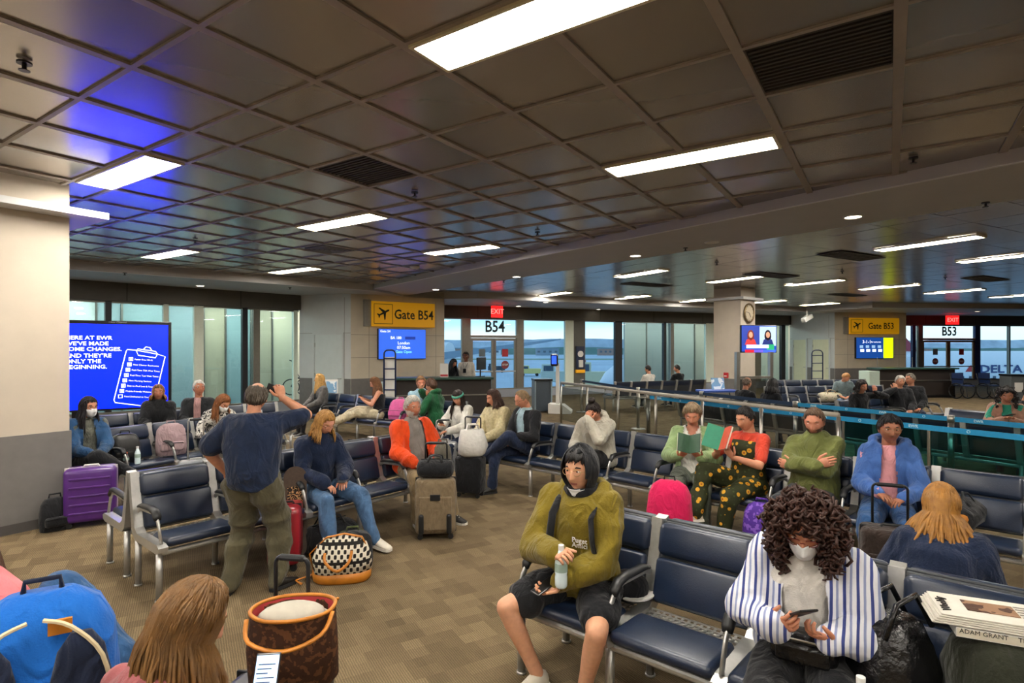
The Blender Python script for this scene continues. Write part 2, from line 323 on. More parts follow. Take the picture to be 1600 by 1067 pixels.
def along(a, b, px):
    """distance along the plan line a->b of the pixel column px"""
    s = (px - 800) / FPX; ax, ay = a; dx, dy = b[0] - a[0], b[1] - a[1]
    t = (s * ay - ax) / (dx - s * dy); return t * math.hypot(dx, dy)
def divs_px(a, b, L): return [(along(a, b, x0), along(a, b, x1) - along(a, b, x0), m) for x0, x1, m in L]
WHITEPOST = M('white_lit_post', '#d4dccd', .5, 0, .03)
DARKF = M('dark_bronze_frame', '#26262a', .45, .3, .08)
wl, wla, wlr, wlL = window_wall(1, P0, P1, divs_px(P0, P1, [(165, 175, DARKF), (256, 264, WHITEPOST), (304, 319, WHITEPOST), (380, 388, DARKF), (397, 407, FRAMEM), (460, 466, WHITEPOST)]))
wb, wba, wbr, wbL = window_wall(2, P4, P5, divs_px(P4, P5, [(722, 736, FRAMEM), (808, 819, FRAMEM), (884, 897, WHITEPOST), (897, 915, M('grey_column_panel', '#57554e', .5, 0, .08)), (962, 973, DARKF), (1038, 1042, DARKF), (1049, 1054, FRAMEM), (1104, 1120, WHITEPOST), (1180, 1190, FRAMEM), (1222, 1228, DARKF)]), doors=(along(P4, P5, 770),))
BLUEF = M('blue_shadow_frame', '#26305e', .4, .3, .08)  # plain dark blue metal for some mullions of the third window wall
wr, wra, wrr, wrL = window_wall(3, P8, P9, divs_px(P8, P9, [(1427, 1432, BLUEF), (1436, 1443, FRAMEM), (1525, 1533, BLUEF), (1578, 1580, FRAMEM)]), doors=(along(P8, P9, 1480),))
# gate doors with transoms
RED = M('red_sign', '#b3262c', .5, 0, .05)
def gate_door(wall, A, B, x0, x1, num, framem, n):
    a, b = along(A, B, x0), along(A, B, x1); w = b - a; c = (a + b) / 2; zt = 2.3
    d = struct(G().box((c, .1, zt + .05), (w, .14, .1)).build('door_%d' % n, framem)); d.location = wall.location; d.rotation_euler = wall.rotation_euler
    G().box((c, .1, (zt + .1 + ZV) / 2), (w, .012, ZV - zt - .14)).build('transom_pane', GLASS, d)
    text_mesh('gate_number', num, .62, M('sign_black', '#10202a', .6, 0, 0), d, (c + .05, .085, 2.72), ext=.004, bold=.012, sx=.86)
    for s in (-1, 1):
        lx = c + s * w / 4; g = G()
        for q in (-1, 1): g.box((lx + q * (w / 4 - .05), .1, zt / 2), (.09, .07, zt - .02))
        g.box((lx, .1, .1), (w / 2 - .19, .07, .18)).box((lx, .1, zt - .06), (w / 2 - .19, .07, .1))
        lf = g.build('door_leaf', framem, d); G().box((lx, .1, zt / 2), (w / 2 - .18, .012, zt - .3)).build('door_pane', GLASS, lf)
        G().box((lx, .045, 1.0), (w / 2 - .1, .03, .05)).build('push_bar', ALU, lf)
        G().box((lx, .085, 1.72), (.26, .006, .3)).build('notice', RED if s > 0 else M('grey_notice', '#6c7d84', .6, 0, .05), lf)
        k = G(); k.tube([(lx, .088, 1.25), (lx, .08, 1.25)], .16, 20); k.build('stop_disc', M('dark_red_disc', '#7d2a33', .5, 0, .05), lf)
        text_mesh('stop_lettering', 'STOP', .1, WHITEP, lf, (lx, .078, 1.25), bold=.003)
gate_door(wb, P4, P5, 736, 808, 'B54', FRAMEM, 4); gate_door(wr, P8, P9, 1443, 1525, 'B53', M('warm_bronze_frame', '#8a6a4c', .4, .5, .06), 5)
# ------------------------------------------------------------------ ceiling: soffits, tiles, grid
A_ = np.array((.832, -.555)); B_ = np.array((.555, .832)); ORG = np.array((-3.88, 5.70))      # grid axes and one lamp centre
E1 = (np.array((-8.9, 11.4)), np.array((.7604, .6494))); E2 = (np.array((4.77, 5.27)), np.array((.616, -.788)))
CORN = np.array((-3.85, 15.72))
def strip(name, pts, z0, z1, m=SOFF):
    o = struct(G().prism([tuple(p) for p in pts], 'z', z0, z1).build(name, m)); return o
n2 = np.array((.788, .616))
c2 = CORN + E2[1] * 22
strip('trim_1', [CORN, c2, c2 + n2 * 1.7, CORN + n2 * 1.7 - E2[1] * 1.3], 3.56, ZC + .06)
strip('trim_2', [CORN, CORN + n2 * 1.7 - E2[1] * 1.3, (-2.2, 18.4), P2, P1, P0, (-16, 5.6)], 3.5, ZC + .06)
strip('trim_3', [(-2.2, 18.4), (-1.1, 18.2), (13.0, 25.0), (14.4, 25.25), P5, P4], 3.5, ZC + .06)
strip('trim_4', [(13.0, 25.0), (14.2, 22.3), (20, 22.9), (36, 25.5), P9, P8, P7, P6], 3.5, ZC + .06)
def edge_trim(n, a, b, zt, h):
    a = Vector((*a, 0)); b = Vector((*b, 0)); d = b - a; nrm = Vector((d.y, -d.x, 0)).normalized()
    struct(G().box((0, 0, 0), (d.length, .05, h)).build('trim_%d' % n, SOFFE, None, (a + b) / 2 + Vector((0, 0, zt)) + nrm * .026, math.atan2(d.y, d.x)))
edge_trim(5, c2, CORN, 3.615, .12); edge_trim(6, CORN, (-16, 5.6), 3.58, .17); edge_trim(7, (13.0, 25.0), (-1.1, 18.2), 3.58, .16); edge_trim(8, (36, 25.5), (20, 22.9), 3.58, .16)
def side(p, e): v = np.asarray(p) - e[0]; return e[1][0] * v[1] - e[1][1] * v[0]     # >0: left of the edge direction
def in_main(p): return side(p, E1) < -.0 and side(p, E2) < 0
MOD_A, MOD_B, STRIP = .805, .762, .38; PER = 3 * MOD_B + STRIP
tile_root = struct(G().box((0, -3, ZC + .045), (.02, .02, .01)).build('ceiling_tile_field', BAR))
tiles = []
lamps_main = []
for i in range(-3, 4):
    for j in range(-4, 6):
        c = ORG + A_ * i * 6 * MOD_A + B_ * j * PER
        if in_main(c) and in_main(c + B_ * .5) and c[1] > -5: lamps_main.append(c)
for pi_ in range(-22, 26):
    p0 = (pi_ + .5) * MOD_A
    for qk in range(-4, 6):
        for qi in range(4):
            q0, w = (qk * PER, STRIP) if qi == 0 else (qk * PER + STRIP / 2 + MOD_B * (qi - .5), MOD_B)
            c = ORG + A_ * p0 + B_ * q0
            if c[1] < -3 or not in_main(c) or c[0] < -15.5: continue
            if qi == 0 and any(np.linalg.norm(c - l) < .5 for l in lamps_main): continue
            tiles.append((c, w))
VENTS = [((562, 267), 'slotted dark return-air grille in the ceiling, smaller and nearer the blue screen'), ((1215, 85), 'dark return-air grille in the ceiling, the big one near the long lamps')]
vent_c = [np.array(fl(x, y, ZC)[:2]) for (x, y), _ in VENTS]
vent_t = []
for v in vent_c:
    k = min(range(len(tiles)), key=lambda q: np.linalg.norm(tiles[q][0] - v) + (9 if tiles[q][1] < .5 else 0)); vent_t.append(tiles.pop(k))
def vis(c):
    if c[1] < .5: return -1e3 - abs(c[1])
    x = 800 + c[0] / c[1] * FPX; y = HZ - (ZC - CH) / c[1] * FPX
    off = max(0, -x - 60, x - 1660) + max(0, -y - 60); return -off * 10 - np.hypot(*c)
tiles.sort(key=lambda t: -vis(t[0])); ang = math.atan2(A_[1], A_[0])
def tile_mesh(w): return G().prism([(-MOD_A / 2 + .03, -w / 2 + .017), (MOD_A / 2 - .03, -w / 2 + .017), (MOD_A / 2 - .03, w / 2 - .017), (-MOD_A / 2 + .03, w / 2 - .017)], 'z', 0, .015).mesh('tile', TILE)
tm = {STRIP: tile_mesh(STRIP), MOD_B: tile_mesh(MOD_B)}
rest = G()
for k, (c, w) in enumerate(tiles):
    if k < 290: link('ceiling_tile', tm[w], tile_root, (c[0], c[1], ZC + .012), (random.gauss(0, .0022), random.gauss(0, .0022), ang))
    else: rest.box((c[0], c[1], ZC + .02), (MOD_A - .06, w - .034, .015), rz=ang)
r_ = rest.build('ceiling_tile_rest', TILE, tile_root); r_['kind'] = 'stuff'
def clip_line(p, d, lo=-30, hi=30):
    ts = [t for t in np.arange(lo, hi, .05) if in_main(p + d * t) and (p + d * t)[1] > -3.3 and (p + d * t)[0] > -15.9]
    return (min(ts), max(ts)) if ts else None
for i in range(-22, 26):
    p = ORG + A_ * i * MOD_A; r = clip_line(p, B_)
    if r and r[1] - r[0] > .3: G().box((0, 0, 0), (r[1] - r[0], .062, .03)).build('grid_bar', BAR, tile_root, (*(p + B_ * (r[0] + r[1]) / 2), ZC + .012), math.atan2(B_[1], B_[0]))
for qk in range(-4, 6):
    for q in (-STRIP / 2, STRIP / 2, STRIP / 2 + MOD_B, STRIP / 2 + 2 * MOD_B):
        p = ORG + B_ * (qk * PER + q); r = clip_line(p, A_)
        if r and r[1] - r[0] > .3: G().box((0, 0, 0), (r[1] - r[0], .034, .026)).build('grid_bar', BAR, tile_root, (*(p + A_ * (r[0] + r[1]) / 2), ZC + .010), ang)
# far ceiling field beyond the soffit band
far_root = struct(G().box((8, 20, ZC + .045), (.02, .02, .01)).build('ceiling_tile_field_far', BAR)); g = G(); u2 = np.array((.883, .469)); v2 = np.array((-.469, .883))
FAR_LAMPS = [fl(x, y, ZC) for x, y in ((1447, 380), (1000, 427), (1147, 436), (1272, 441), (1388, 448), (1490, 455), (1572, 401), (867, 459), (988, 464), (1090, 469), (1197, 471), (1280, 475), (1583, 481))]
FDIR = math.atan2(-.866, .5)
for i in range(-40, 50):
    for j in range(-40, 50):
        c = np.array((6.98, 9.54)) + u2 * i * .762 + v2 * j * .762
        if (c - CORN).dot(n2) < 1.72 or c[1] > 27 or c[1] < -2 or c[0] > 35 : continue
        if (c - np.array((-1.1, 18.2))).dot(np.array((-.434, .901))) > -.1 and c[0] < 13.3: continue
        if c[0] > 13 and c[1] > 22.2 + (c[0] - 14) * .15: continue
        f = G(); R = np.array(Euler((random.gauss(0, .003), random.gauss(0, .003), math.atan2(u2[1], u2[0]))).to_matrix())
        g.box((*c, ZC + .02), (.75, .75, .02), R=R)
o = g.build('ceiling_tile_rest', TILE, far_root); o['kind'] = 'stuff'
# ------------------------------------------------------------------ ceiling lamps
def lamp_meshes(L=1.5, w=.31):
    fr = G()
    for s in (-1, 1): fr.box((0, s * (w / 2 + .012), 0), (L + .05, .024, .03)).box((s * (L / 2 + .012), 0, 0), (.024, w, .03))
    return fr.mesh('lamp_frame', LAMPB), G().box((0, 0, .004), (L, w, .012)).mesh('diffuser', LAMPM)
LF, LD = lamp_meshes()
def ceiling_lamp(c, rz, label, group):
    t = thing('ceiling_light', label, 'light', (c[0], c[1], ZC - .006), rz, group); link('frame', LF, t); link('diffuser', LD, t)
def px_of(c, z): return 800 + c[0] / c[1] * FPX, HZ - (z - CH) / c[1] * FPX
names_main = {(650, 60): 'largest rectangular ceiling lamp at the top edge, nearest overhead', (200, 265): 'rectangular ceiling lamp inside the blue glow on the left', (1050, 240): 'long ceiling lamp right of centre below the big dark grille', (535, 347): 'ceiling lamp in the middle of the left ceiling, above the empty beige wall', (270, 398): 'small ceiling lamp above the blue screen', (468, 425): 'small ceiling lamp just left of the yellow B54 gate sign', (722, 390): 'ceiling lamp above the B54 gate sign, right of the slotted vent'}
for c in lamps_main:
    lab = 'rectangular recessed ceiling lamp behind the camera or hidden by the pillar'
    if c[1] > .5:
        x, y = px_of(c, ZC); k = min(names_main, key=lambda q: math.hypot(q[0] - x, q[1] - y))
        if math.hypot(k[0] - x, k[1] - y) < 190: lab = names_main.pop(k)
        if not names_main: names_main[(9e9, 9e9)] = ''
    ceiling_lamp(c, ang, lab, 'recessed lamps of the near ceiling')
FL_LAB = ['nearest lamp of the far ceiling, right of the soffit downlight', 'far-ceiling lamp directly left of the clock column row, first of its row', 'far-ceiling lamp above the clock column', 'far-ceiling lamp right of the clock column', 'far-ceiling lamp above the B53 gate sign', 'far-ceiling lamp right of the B53 gate sign', 'far-ceiling lamp cut by the right picture edge', 'farthest small lamp above the B54 door', 'small far lamp right of the red exit sign of B54', 'small far lamp left of the clock column', 'small far lamp just right of the clock column', 'small far lamp above the security camera', 'far lamp low at the right picture edge']
for c, l in zip(FAR_LAMPS, FL_LAB): ceiling_lamp(c, FDIR, l, 'recessed lamps of the far ceiling')
for c in ((14, 8), (11.5, 6), (20, 14), (17, 19)): ceiling_lamp(c, FDIR, 'far-ceiling lamp outside the picture', 'recessed lamps of the far ceiling')
# grilles
for (c, w), (_, lab) in zip(vent_t, VENTS):
    t = thing('return_air_grille', lab, 'vent', (c[0], c[1], ZC + .012), ang); DK = M('dark_grille', '#3b3733', .6, .3, .1)
    G().box((0, 0, .014), (MOD_A - .06, w - .034, .008)).build('backing', DK, t)
    for k in range(14): G().box((0, -w / 2 + .05 + k * (w - .1) / 13, .004), (MOD_A - .08, .02, .014)).build('slat', DK, t)
def vent(px, lab):
    c = fl(*px, ZC); t = thing('ceiling_vent', lab, 'vent', (c.x, c.y, ZC - .004), ang)
    G().box((0, 0, .01), (.6, .6, .01)).build('backing', M('vent_dark', '#2c2a28', .7, 0, .1), t)
    for k in range(5): 
        q = .29 - k * .06; f = G()
        for s in (-1, 1): f.box((0, s * q, .002), (q * 2, .03, .012)).box((s * q, 0, .002), (.03, q * 2, .012))
        f.build('louvre_ring', M('vent_metal', '#77726a', .5, .4, .08), t)
vent((515, 390), 'square louvred air vent in the ceiling above the pale wall')
for k, (px, lab) in enumerate((((1205, 430), 'long dark slot vent left of the clock column lamps'), ((1330, 400), 'dark slot vent near the far-ceiling lamps on the right'), ((1325, 461), 'dark slot vent above the B53 sign'), ((1540, 436), 'dark slot vent at the far right'), ((1010, 445), 'dark slot vent above the middle windows'))):
    c = fl(*px, ZC); t = thing('slot_vent', lab, 'vent', (c.x, c.y, ZC - .005), FDIR + pi / 2)
    G().box((0, 0, 0), (1.5, .5, .012)).build('frame', M('vent_metal2', '#4a4641', .6, .3, .1), t)
    for q in range(5): G().box((0, -.18 + q * .09, -.008), (1.4, .03, .012)).build('slat', M('vent_dark', '#2c2a28', .7, 0, .1), t)
# sprinklers, detector, downlights
SPK = G(); SPK.tube([(0, 0, .0), (0, 0, -.012)], .04, 12).tube([(0, 0, -.01), (0, 0, -.05)], .012, 8).tube([(0, 0, -.05), (0, 0, -.055)], .03, 10); SPM = SPK.mesh('sprinkler', M('sprinkler_metal', '#2e2c2a', .4, .6, .05))
for x, y, z, l in ((38, 97, ZC, 'ceiling sprinkler head at the upper left corner of the picture'), (648, 300, ZC, 'ceiling sprinkler head right of the smaller dark grille'), (305, 375, ZC, 'ceiling sprinkler head between the blue glow and the small lamp'), (840, 362, ZC, 'ceiling sprinkler head right of the middle lamp'), (1427, 246, ZC, 'ceiling sprinkler head near the right soffit edge'), (593, 420, ZC, 'ceiling sprinkler head above the gate sign corner'), (1071, 387, 3.56, 'sprinkler head on the soffit band between two downlights'), (1540, 316, 3.56, 'sprinkler head on the soffit band at the far right'), (195, 426, ZS, 'sprinkler head on the soffit above the blue screen'), (453, 449, ZS, 'sprinkler head on the soffit above the left windows'), (787, 438, 3.56, 'sprinkler head on the soffit beside the small downlight'), (1120, 410, ZC, 'sprinkler head in the far ceiling above the clock'), (1316, 424, ZC, 'sprinkler head in the far ceiling over the right seats'), (1477, 433, ZC, 'sprinkler head in the far ceiling near the right edge')):
    c = fl(x, y, z); tag(link('sprinkler', SPM, None, c), l, 'sprinkler', 'ceiling sprinklers')
c = fl(648, 417, ZC); t = thing('smoke_detector', 'round white smoke detector on the ceiling left of the soffit corner', 'detector', (c.x, c.y, ZC)); g = G(); g.tube([(0, 0, 0), (0, 0, -.03), (0, 0, -.05)], [.11, .11, .07], 20); g.build('body', WHITEP, t, smooth=False); G().tube([(0, 0, -.05), (0, 0, -.062)], .03, 12).build('sensor_cap', M('grey_plastic', '#8d8d8c', .5), t)
DLM = M('downlight_glow', '#fff3dc', .5, 0, 0, emit=20)
for x, y, z, l in ((1333, 338, 3.56, 'round downlight in the soffit band, the largest'), (993, 399, 3.56, 'round downlight in the soffit band right of centre'), (807, 432, 3.56, 'small downlight in the soffit above the exit sign'), (681, 452, 3.56, 'small downlight in the soffit over the gate counter'), (313, 446, ZS, 'small downlight in the soffit above the blue screen edge'), (810, 478, ZS, 'small downlight close to the B54 door'), (1112, 378, 3.56, 'dim round fitting in the soffit band'), (853, 472, ZS, 'small downlight above the far windows'), (935, 483, ZS, 'small downlight over the middle windows'), (1527, 486, ZS, 'small downlight over the B53 windows')):
    c = fl(x, y, z); t = thing('downlight', l, 'light', (c.x, c.y, z - .001), 0, 'soffit downlights'); g = G(); ring = [(.10 * cos(a), .10 * sin(a), -.004) for a in np.arange(20) * pi / 10]; g.tube(ring, .012, 6, closed=True); g.build('trim_ring', WHITEP, t)
    G().tube([(0, 0, -.001), (0, 0, -.006)], .09, 18).build('lens', DLM if x != 1112 else WHITEP, t)
# ------------------------------------------------------------------ pillar on the left, column with the clock
def pillar(name, c, rz, w, d, cap=None):
    o = struct(G().box((0, 0, ZC / 2 + .02), (w, d, ZC + .04)).build(name, CREAM, None, (*c, 0), rz))
    G().box((0, 0, .51), (w + .03, d + .03, .98)).build('wainscot_panel', WAINS, o); G().box((0, 0, .05), (w + .05, d + .05, .10)).build('baseboard', M('rubber_base', '#4a4745', .6, 0, .05), o)
    if cap: G().box((0, 0, 3.36), (w + cap, d + cap, .07)).build('capital_slab', SOFFE, o)
    for q in (-.22, .22): G().box((q * w, -d / 2 - .0165, .5), (.008, .004, .94)).build('panel_seam', M('panel_seam2', '#57534f', .8, 0, .05), o)
    return o
B2 = Vector((.555, .832)); A2 = Vector((.832, -.555)); edge = Vector((-4.85, 6.2)); cpl = edge - B2 * 1.2 - A2 * .45
pillar('wall_pillar_left', cpl, math.atan2(B2.y, B2.x), 2.4, .9, .55)
pillar('wall_column_clock', (6.72, 17.1), radians(40), .86, .86, .35)
# ------------------------------------------------------------------ beam seating
PITCH = .59
def seat_kit():
    k = {}
    def pad(c, d, r, tilt=0., puff=.0): return G().rbox(c, d, r, R=np.array(Matrix.Rotation(tilt, 3, 'X')), seg=3, puff=puff)
    w = PITCH - .07
    k['seat_pad'] = pad((0, .47, .435), (w, .33, .065), .028, radians(3), .012).mesh('seat_pad', NAVY, True)
    g = G(); R = np.array(Matrix.Rotation(radians(4), 3, 'X'))                    # perforated panel behind the pad
    for i in range(5): g.box((0, .15 + i * .038, .418 - .002 * i), (w, .014, .006))
    for i in range(15): g.box((-w / 2 + .01 + i * (w - .02) / 14, .226, .414), (.014, .165, .006))
    k['perforated_panel'] = g.mesh('perforated_panel', ALU)
    t = radians(15)
    k['lower_back_pad'] = pad((0, .105, .575), (w, .05, .24), .022, t, .010).mesh('lower_back_pad', NAVY, True)
    k['upper_back_pad'] = pad((0, .035, .79), (w, .07, .18), .032, t, .010).mesh('upper_back_pad', NAVY, True)
    k['back_shell'] = pad((0, .045, .66), (w + .01, .018, .46), .008, t).mesh('back_shell', GREYSHELL, True)
    prof = [(-.035, .885), (.01, .895), (.055, .70), (.12, .47), (.18, .435), (.60, .44), (.645, .42), (.64, .385), (.58, .37), (.12, .375), (.06, .42), (.02, .58), (-.02, .76)]
    k['side_frame'] = G().prism(prof, 'x', -.033, .033).mesh('side_frame', ALU)
    a = G(); pts = [(0, .10, .60), (0, .16, .63), (0, .42, .645), (0, .50, .63), (0, .545, .57), (0, .60, .44)]
    a.tube(pts, [(.011, .02)] * 6, 8); k['armrest'] = a.mesh('armrest', ALU, True)
    p = G(); p.tube([(0, .13, .640), (0, .18, .655), (0, .40, .668), (0, .475, .66), (0, .515, .625), (0, .525, .60)], [(.022, .012), (.028, .018), (.03, .02), (.032, .024), (.03, .022), (.024, .012)], 8); k['arm_pad'] = p.mesh('arm_pad', BLACKP, True)
    l = G(); l.tube([(0, .56, 0), (0, .56, .38)], .024, 12).tube([(0, .56, 0), (0, .56, .012)], .03, 12); k['leg'] = l.mesh('leg', ALU, True)
    return k
KIT = seat_kit(); BENCHES = {}
def bench(key, label, origin, az, n, group='rows of airport seats', x0=0, arms=True, legs=None, pads=True):
    """row of n seats; origin = back line at the first frame; az = facing direction; the row runs to the sitters' right"""
    t = thing('airport_seat_row', label, 'seats', (origin[0], origin[1], 0), -radians(az), group); L = n * PITCH
    for i in range(n):
        x = (i + .5) * PITCH
        for q in ('seat_pad', 'perforated_panel', 'lower_back_pad', 'upper_back_pad', 'back_shell'): link(q, KIT[q], t, (x, 0, 0))
    for i in range(n + 1):
        link('side_frame', KIT['side_frame'], t, (i * PITCH, 0, 0))
        if arms: a = link('armrest', KIT['armrest'], t, (i * PITCH, 0, 0)); link('arm_pad', KIT['arm_pad'], a)
    for i in sorted(set([0, n] + list(range(0, n + 1, 2)))):
        link('leg', KIT['leg'], t, (i * PITCH, 0, 0)); link('leg', KIT['leg'], t, (i * PITCH, -.46, 0))
    g = G(); g.tube([(0, .56, .36), (L, .56, .36)], .022, 10); g.build('front_beam', ALU, t)
    g = G(); g.tube([(0, .12, .36), (L, .12, .36)], .022, 10); g.build('rear_beam', ALU, t)
    for y in (.30, .40): G().tube([(0, y, .35), (L, y, .35)], .010, 8).build('cross_rod', ALU, t)
    t_m = Matrix.Translation((origin[0], origin[1], 0)) @ Matrix.Rotation(-radians(az), 4, 'Z'); BENCHES[key] = (t_m, az, n); return t
def seat(key, i, fwd=.30, dx=0., z=0.):
    """world point of seat i (centre of the sitter's hips) and facing"""
    m, az, n = BENCHES[key]; p = m @ Vector(((i + .5) * PITCH + dx, fwd, z)); return p, az
def off(p, az, d): q = Vector(p) - azv(az) * d; return (q.x, q.y)
def run(p, az, n): q = Vector((p[0], p[1], 0)) + azv(az + 90) * PITCH * n; return (q.x, q.y)
# row in front on the right: faces left-front; runs from right edge to far left. frame left of the empty seat at pixel (1025,815)
fF = fl(1028, 812, .88)
oF = run((fF.x, fF.y), 220, -4); bench('F', 'nearest navy seat row on the right, with the olive hoodie sitter at its end', oF, 220, 5)
bench('FB', 'navy seat row back to back with the nearest one, the blonde woman sits in it', run(off(oF, 220, -.0) if 0 else (Vector((*oF, 0)) + azv(40) * .07)[:2], 220, 5), 40, 5)
# middle row with the readers
f0 = Vector((.62, 7.67)); oM = run(f0, 223, -8)
bench('M', 'long navy seat row in the middle with the two women reading books', oM, 223, 11)
# left row with the empty chair, the turtleneck woman and the man in orange
oL = Vector((-3.07, 4.60)); bench('L', 'seat row on the left with the empty near chair and the man in orange', run(oL, 130, -5) if 0 else run((-3.07 + .642 * .59 * 5, 4.60 + .766 * .59 * 5), 130, 0), 130, 5)
bench('LB', 'seat row behind the empty left chair, facing away toward the bags', (oL - Vector(azv(130)[:2]) * .08)[:], 310, 5)
bench('J', 'seat row against the left side where the denim jacket woman sits', run((-5.45, 6.6), 117, -5), 117, 5)
bench('K', 'seat row below the blue screen with the couple in dark jackets', run((-6.35, 8.4), 130, -5), 130, 5)
bench('H', 'far seat row in front of the B54 counter, with the girl on her phone', (-.88, 10.75), 213, 7)
oN = Vector((3.4, 12.3)) + Vector(azv(61)[:2]) * .28
bench('N', 'long seat row behind the blue queue belts, seen from behind', oN, 61, 14)
bench('W', 'seat row by the middle windows, seen from behind, two men in it', (3.1, 17.0), 335, 6)
bench('R1', 'seat row right of the clock column with the floral bag', (10.2, 15.6), 170, 6)
bench('R1b', 'pale-looking seat row along the far service wall', (11.6, 18.6), 170, 6)
bench('R2', 'seat row in front of the B53 counter with the white-haired man', (9.2, 13.0), 145, 6)
oR3 = Vector((8.48, 7.46)); bench('R3', 'seat row at the right edge with the curly-haired woman', oR3, 241, 4)
q = run(oR3, 241, 4); bench('R3b', 'seat row back to back with the curly-haired woman', (Vector((*q, 0)) + azv(61) * .08)[:2], 61, 4)
# ------------------------------------------------------------------ people
def rotm(yaw=0, pitch=0, roll=0):
    """head rotation: yaw>0 turns to the person's left, pitch>0 looks down, roll>0 tilts to the right"""
    return np.array((Matrix.Rotation(radians(yaw), 3, 'Z') @ Matrix.Rotation(radians(-pitch), 3, 'X') @ Matrix.Rotation(radians(roll), 3, 'Y')))
def head_grid(nu, nv, fem=False):
    u = np.linspace(-pi, pi, nu, endpoint=False); phi = u - .6 * np.sin(u); lam = np.linspace(-pi / 2 * .97, pi / 2 * .985, nv)
    PH, LA = np.meshgrid(phi, lam); d = np.stack([np.sin(PH) * np.cos(LA), np.cos(PH) * np.cos(LA), np.sin(LA)], -1)
    P = d * np.array((.077, .098, .118)); x, y, z = P[..., 0], P[..., 1], P[..., 2]
    t = np.clip(-z / .118, 0, 1); x = x * (1 - (.34 if fem else .26) * t ** 1.5); back = y < 0
    y = np.where(back, y * (1 - .38 * t), y * (1 - .10 * t)); fr = np.clip(np.cos(PH), 0, 1) ** 1.5
    g = lambda a, b, sa, sb: np.exp(-((x - a) / sa) ** 2 - ((z - b) / sb) ** 2)
    top = np.clip((z + .05) / .01, 0, 1); prof = np.where(z > -.034, np.clip((.028 - z) / .06, 0, 1), np.clip((z + .050) / .016, 0, 1))
    y = y + fr * (.028 * np.exp(-(x / (.010 + .006 * prof)) ** 2) * prof ** 1.2 - .010 * (g(.033, .010, .019, .013) + g(-.033, .010, .019, .013)) + .005 * (g(.03, .034, .03, .009) + g(-.03, .034, .03, .009))
                  + .006 * g(0, -.064, .026, .009) - .004 * g(0, -.0645, .024, .0022) + .012 * g(0, -.104, .026, .018) + .005 * (g(.045, -.028, .02, .022) + g(-.045, -.028, .02, .022)) - .004 * g(0, -.083, .03, .006))
    return np.stack([x, y, z], -1), PH, LA
def grid_faces(nu, nv, keep=None):
    F = []
    for i in range(nv - 1):
        for j in range(nu):
            k = (j + 1) % nu; q = ((i, j), (i, k), (i + 1, k), (i + 1, j))
            if keep is None or all(keep[a] for a in q): F.append(tuple(a * nu + b for a, b in q))
    return F
def shell(P, keep, offs, ctr=(0, -.005, 0)):
    """patch of the head grid pushed outward"""
    d = P - np.array(ctr); d /= np.linalg.norm(d, axis=-1, keepdims=True) + 1e-9; return P + d * offs[..., None]
def compact(V, F):
    ids = sorted(set(i for f in F for i in f)); mp = {a: b for b, a in enumerate(ids)}; return V[ids], [tuple(mp[i] for i in f) for f in F]
def ik(a, c, l1, l2, hint):
    a = np.array(a, float); c = np.array(c, float); d = c - a; L = np.linalg.norm(d); mx = (l1 + l2) * .995
    if L > mx: c = a + d / L * mx; d = c - a; L = mx
    L = max(L, abs(l1 - l2) + .02); k = (l1 * l1 - l2 * l2 + L * L) / (2 * L); h = math.sqrt(max(0, l1 * l1 - k * k)); d = d / (np.linalg.norm(d) + 1e-9)
    hint = np.array(hint, float); p = hint - d * d.dot(hint); p /= np.linalg.norm(p) + 1e-9
    return a + d * k + p * h, c
def hand_geo(g, w, d, nrm, side, curl, s, n, m=0):
    """palm and five fingers; d: hand direction, nrm: palm normal, side: +1 right hand"""
    w = np.array(w, float); d = np.array(d, float); d /= np.linalg.norm(d); nrm = np.array(nrm, float); nrm = nrm - d * d.dot(nrm); nrm /= np.linalg.norm(nrm) + 1e-9
    x = np.cross(d, nrm) * side                      # towards the thumb
    def ring(t, a, b): return [w + d * t * s + x * a * s * cos(q) + nrm * b * s * sin(q) for q in np.arange(8) * pi / 4]
    g.loft([ring(-.03, .027, .022), ring(0, .028, .020), ring(.03, .038, .020), ring(.065, .043, .017), ring(.09, .041, .014), ring(.098, .034, .008)], m)
    for i, (o, L, st) in enumerate(((.031, .072, .088), (.011, .082, .093), (-.010, .076, .091), (-.030, .058, .083))):
        p = w + (d * (st - .012) + x * o) * s; pts = [p]; c = radians(curl * .35); q = d
        for k, f in enumerate((.45, .31, .24)):
            q = d * cos(c) + nrm * sin(c); p = p + (q + x * o * .6) * L * f * s; pts.append(p); c += radians(curl * (1. if k == 0 else .8))
        g.tube(pts, [.0098 * s, .0092 * s, .0085 * s, .0062 * s], n, m)
    p = w + (d * .018 + x * .026) * s; q = d * .62 + x * .72 + nrm * .30; q /= np.linalg.norm(q); pts = [p, p + q * .038 * s]; q2 = d * .85 + x * .25 + nrm * .45; q2 /= np.linalg.norm(q2); pts += [pts[1] + q2 * .033 * s, pts[1] + q2 * .058 * s]
    g.tube(pts, [.015 * s, .012 * s, .0105 * s, .0075 * s], n, m)
SKIN = {}
def skin_mat(c):
    if c not in SKIN:
        m = M('skin_' + c[1:], c, .5, 0, .08, 40, .05, 300, spec=.35); b = m.node_tree.nodes['Principled BSDF']; b.inputs['Subsurface Weight'].default_value = .12; b.inputs['Subsurface Radius'].default_value = (.02, .008, .004); SKIN[c] = m
    return SKIN[c]
EYE = M('eye_white', '#d8d4cc', .3, 0, 0); IRIS = M('iris_dark', '#20150f', .2, 0, 0)
PEOPLE = []; JOBS = []
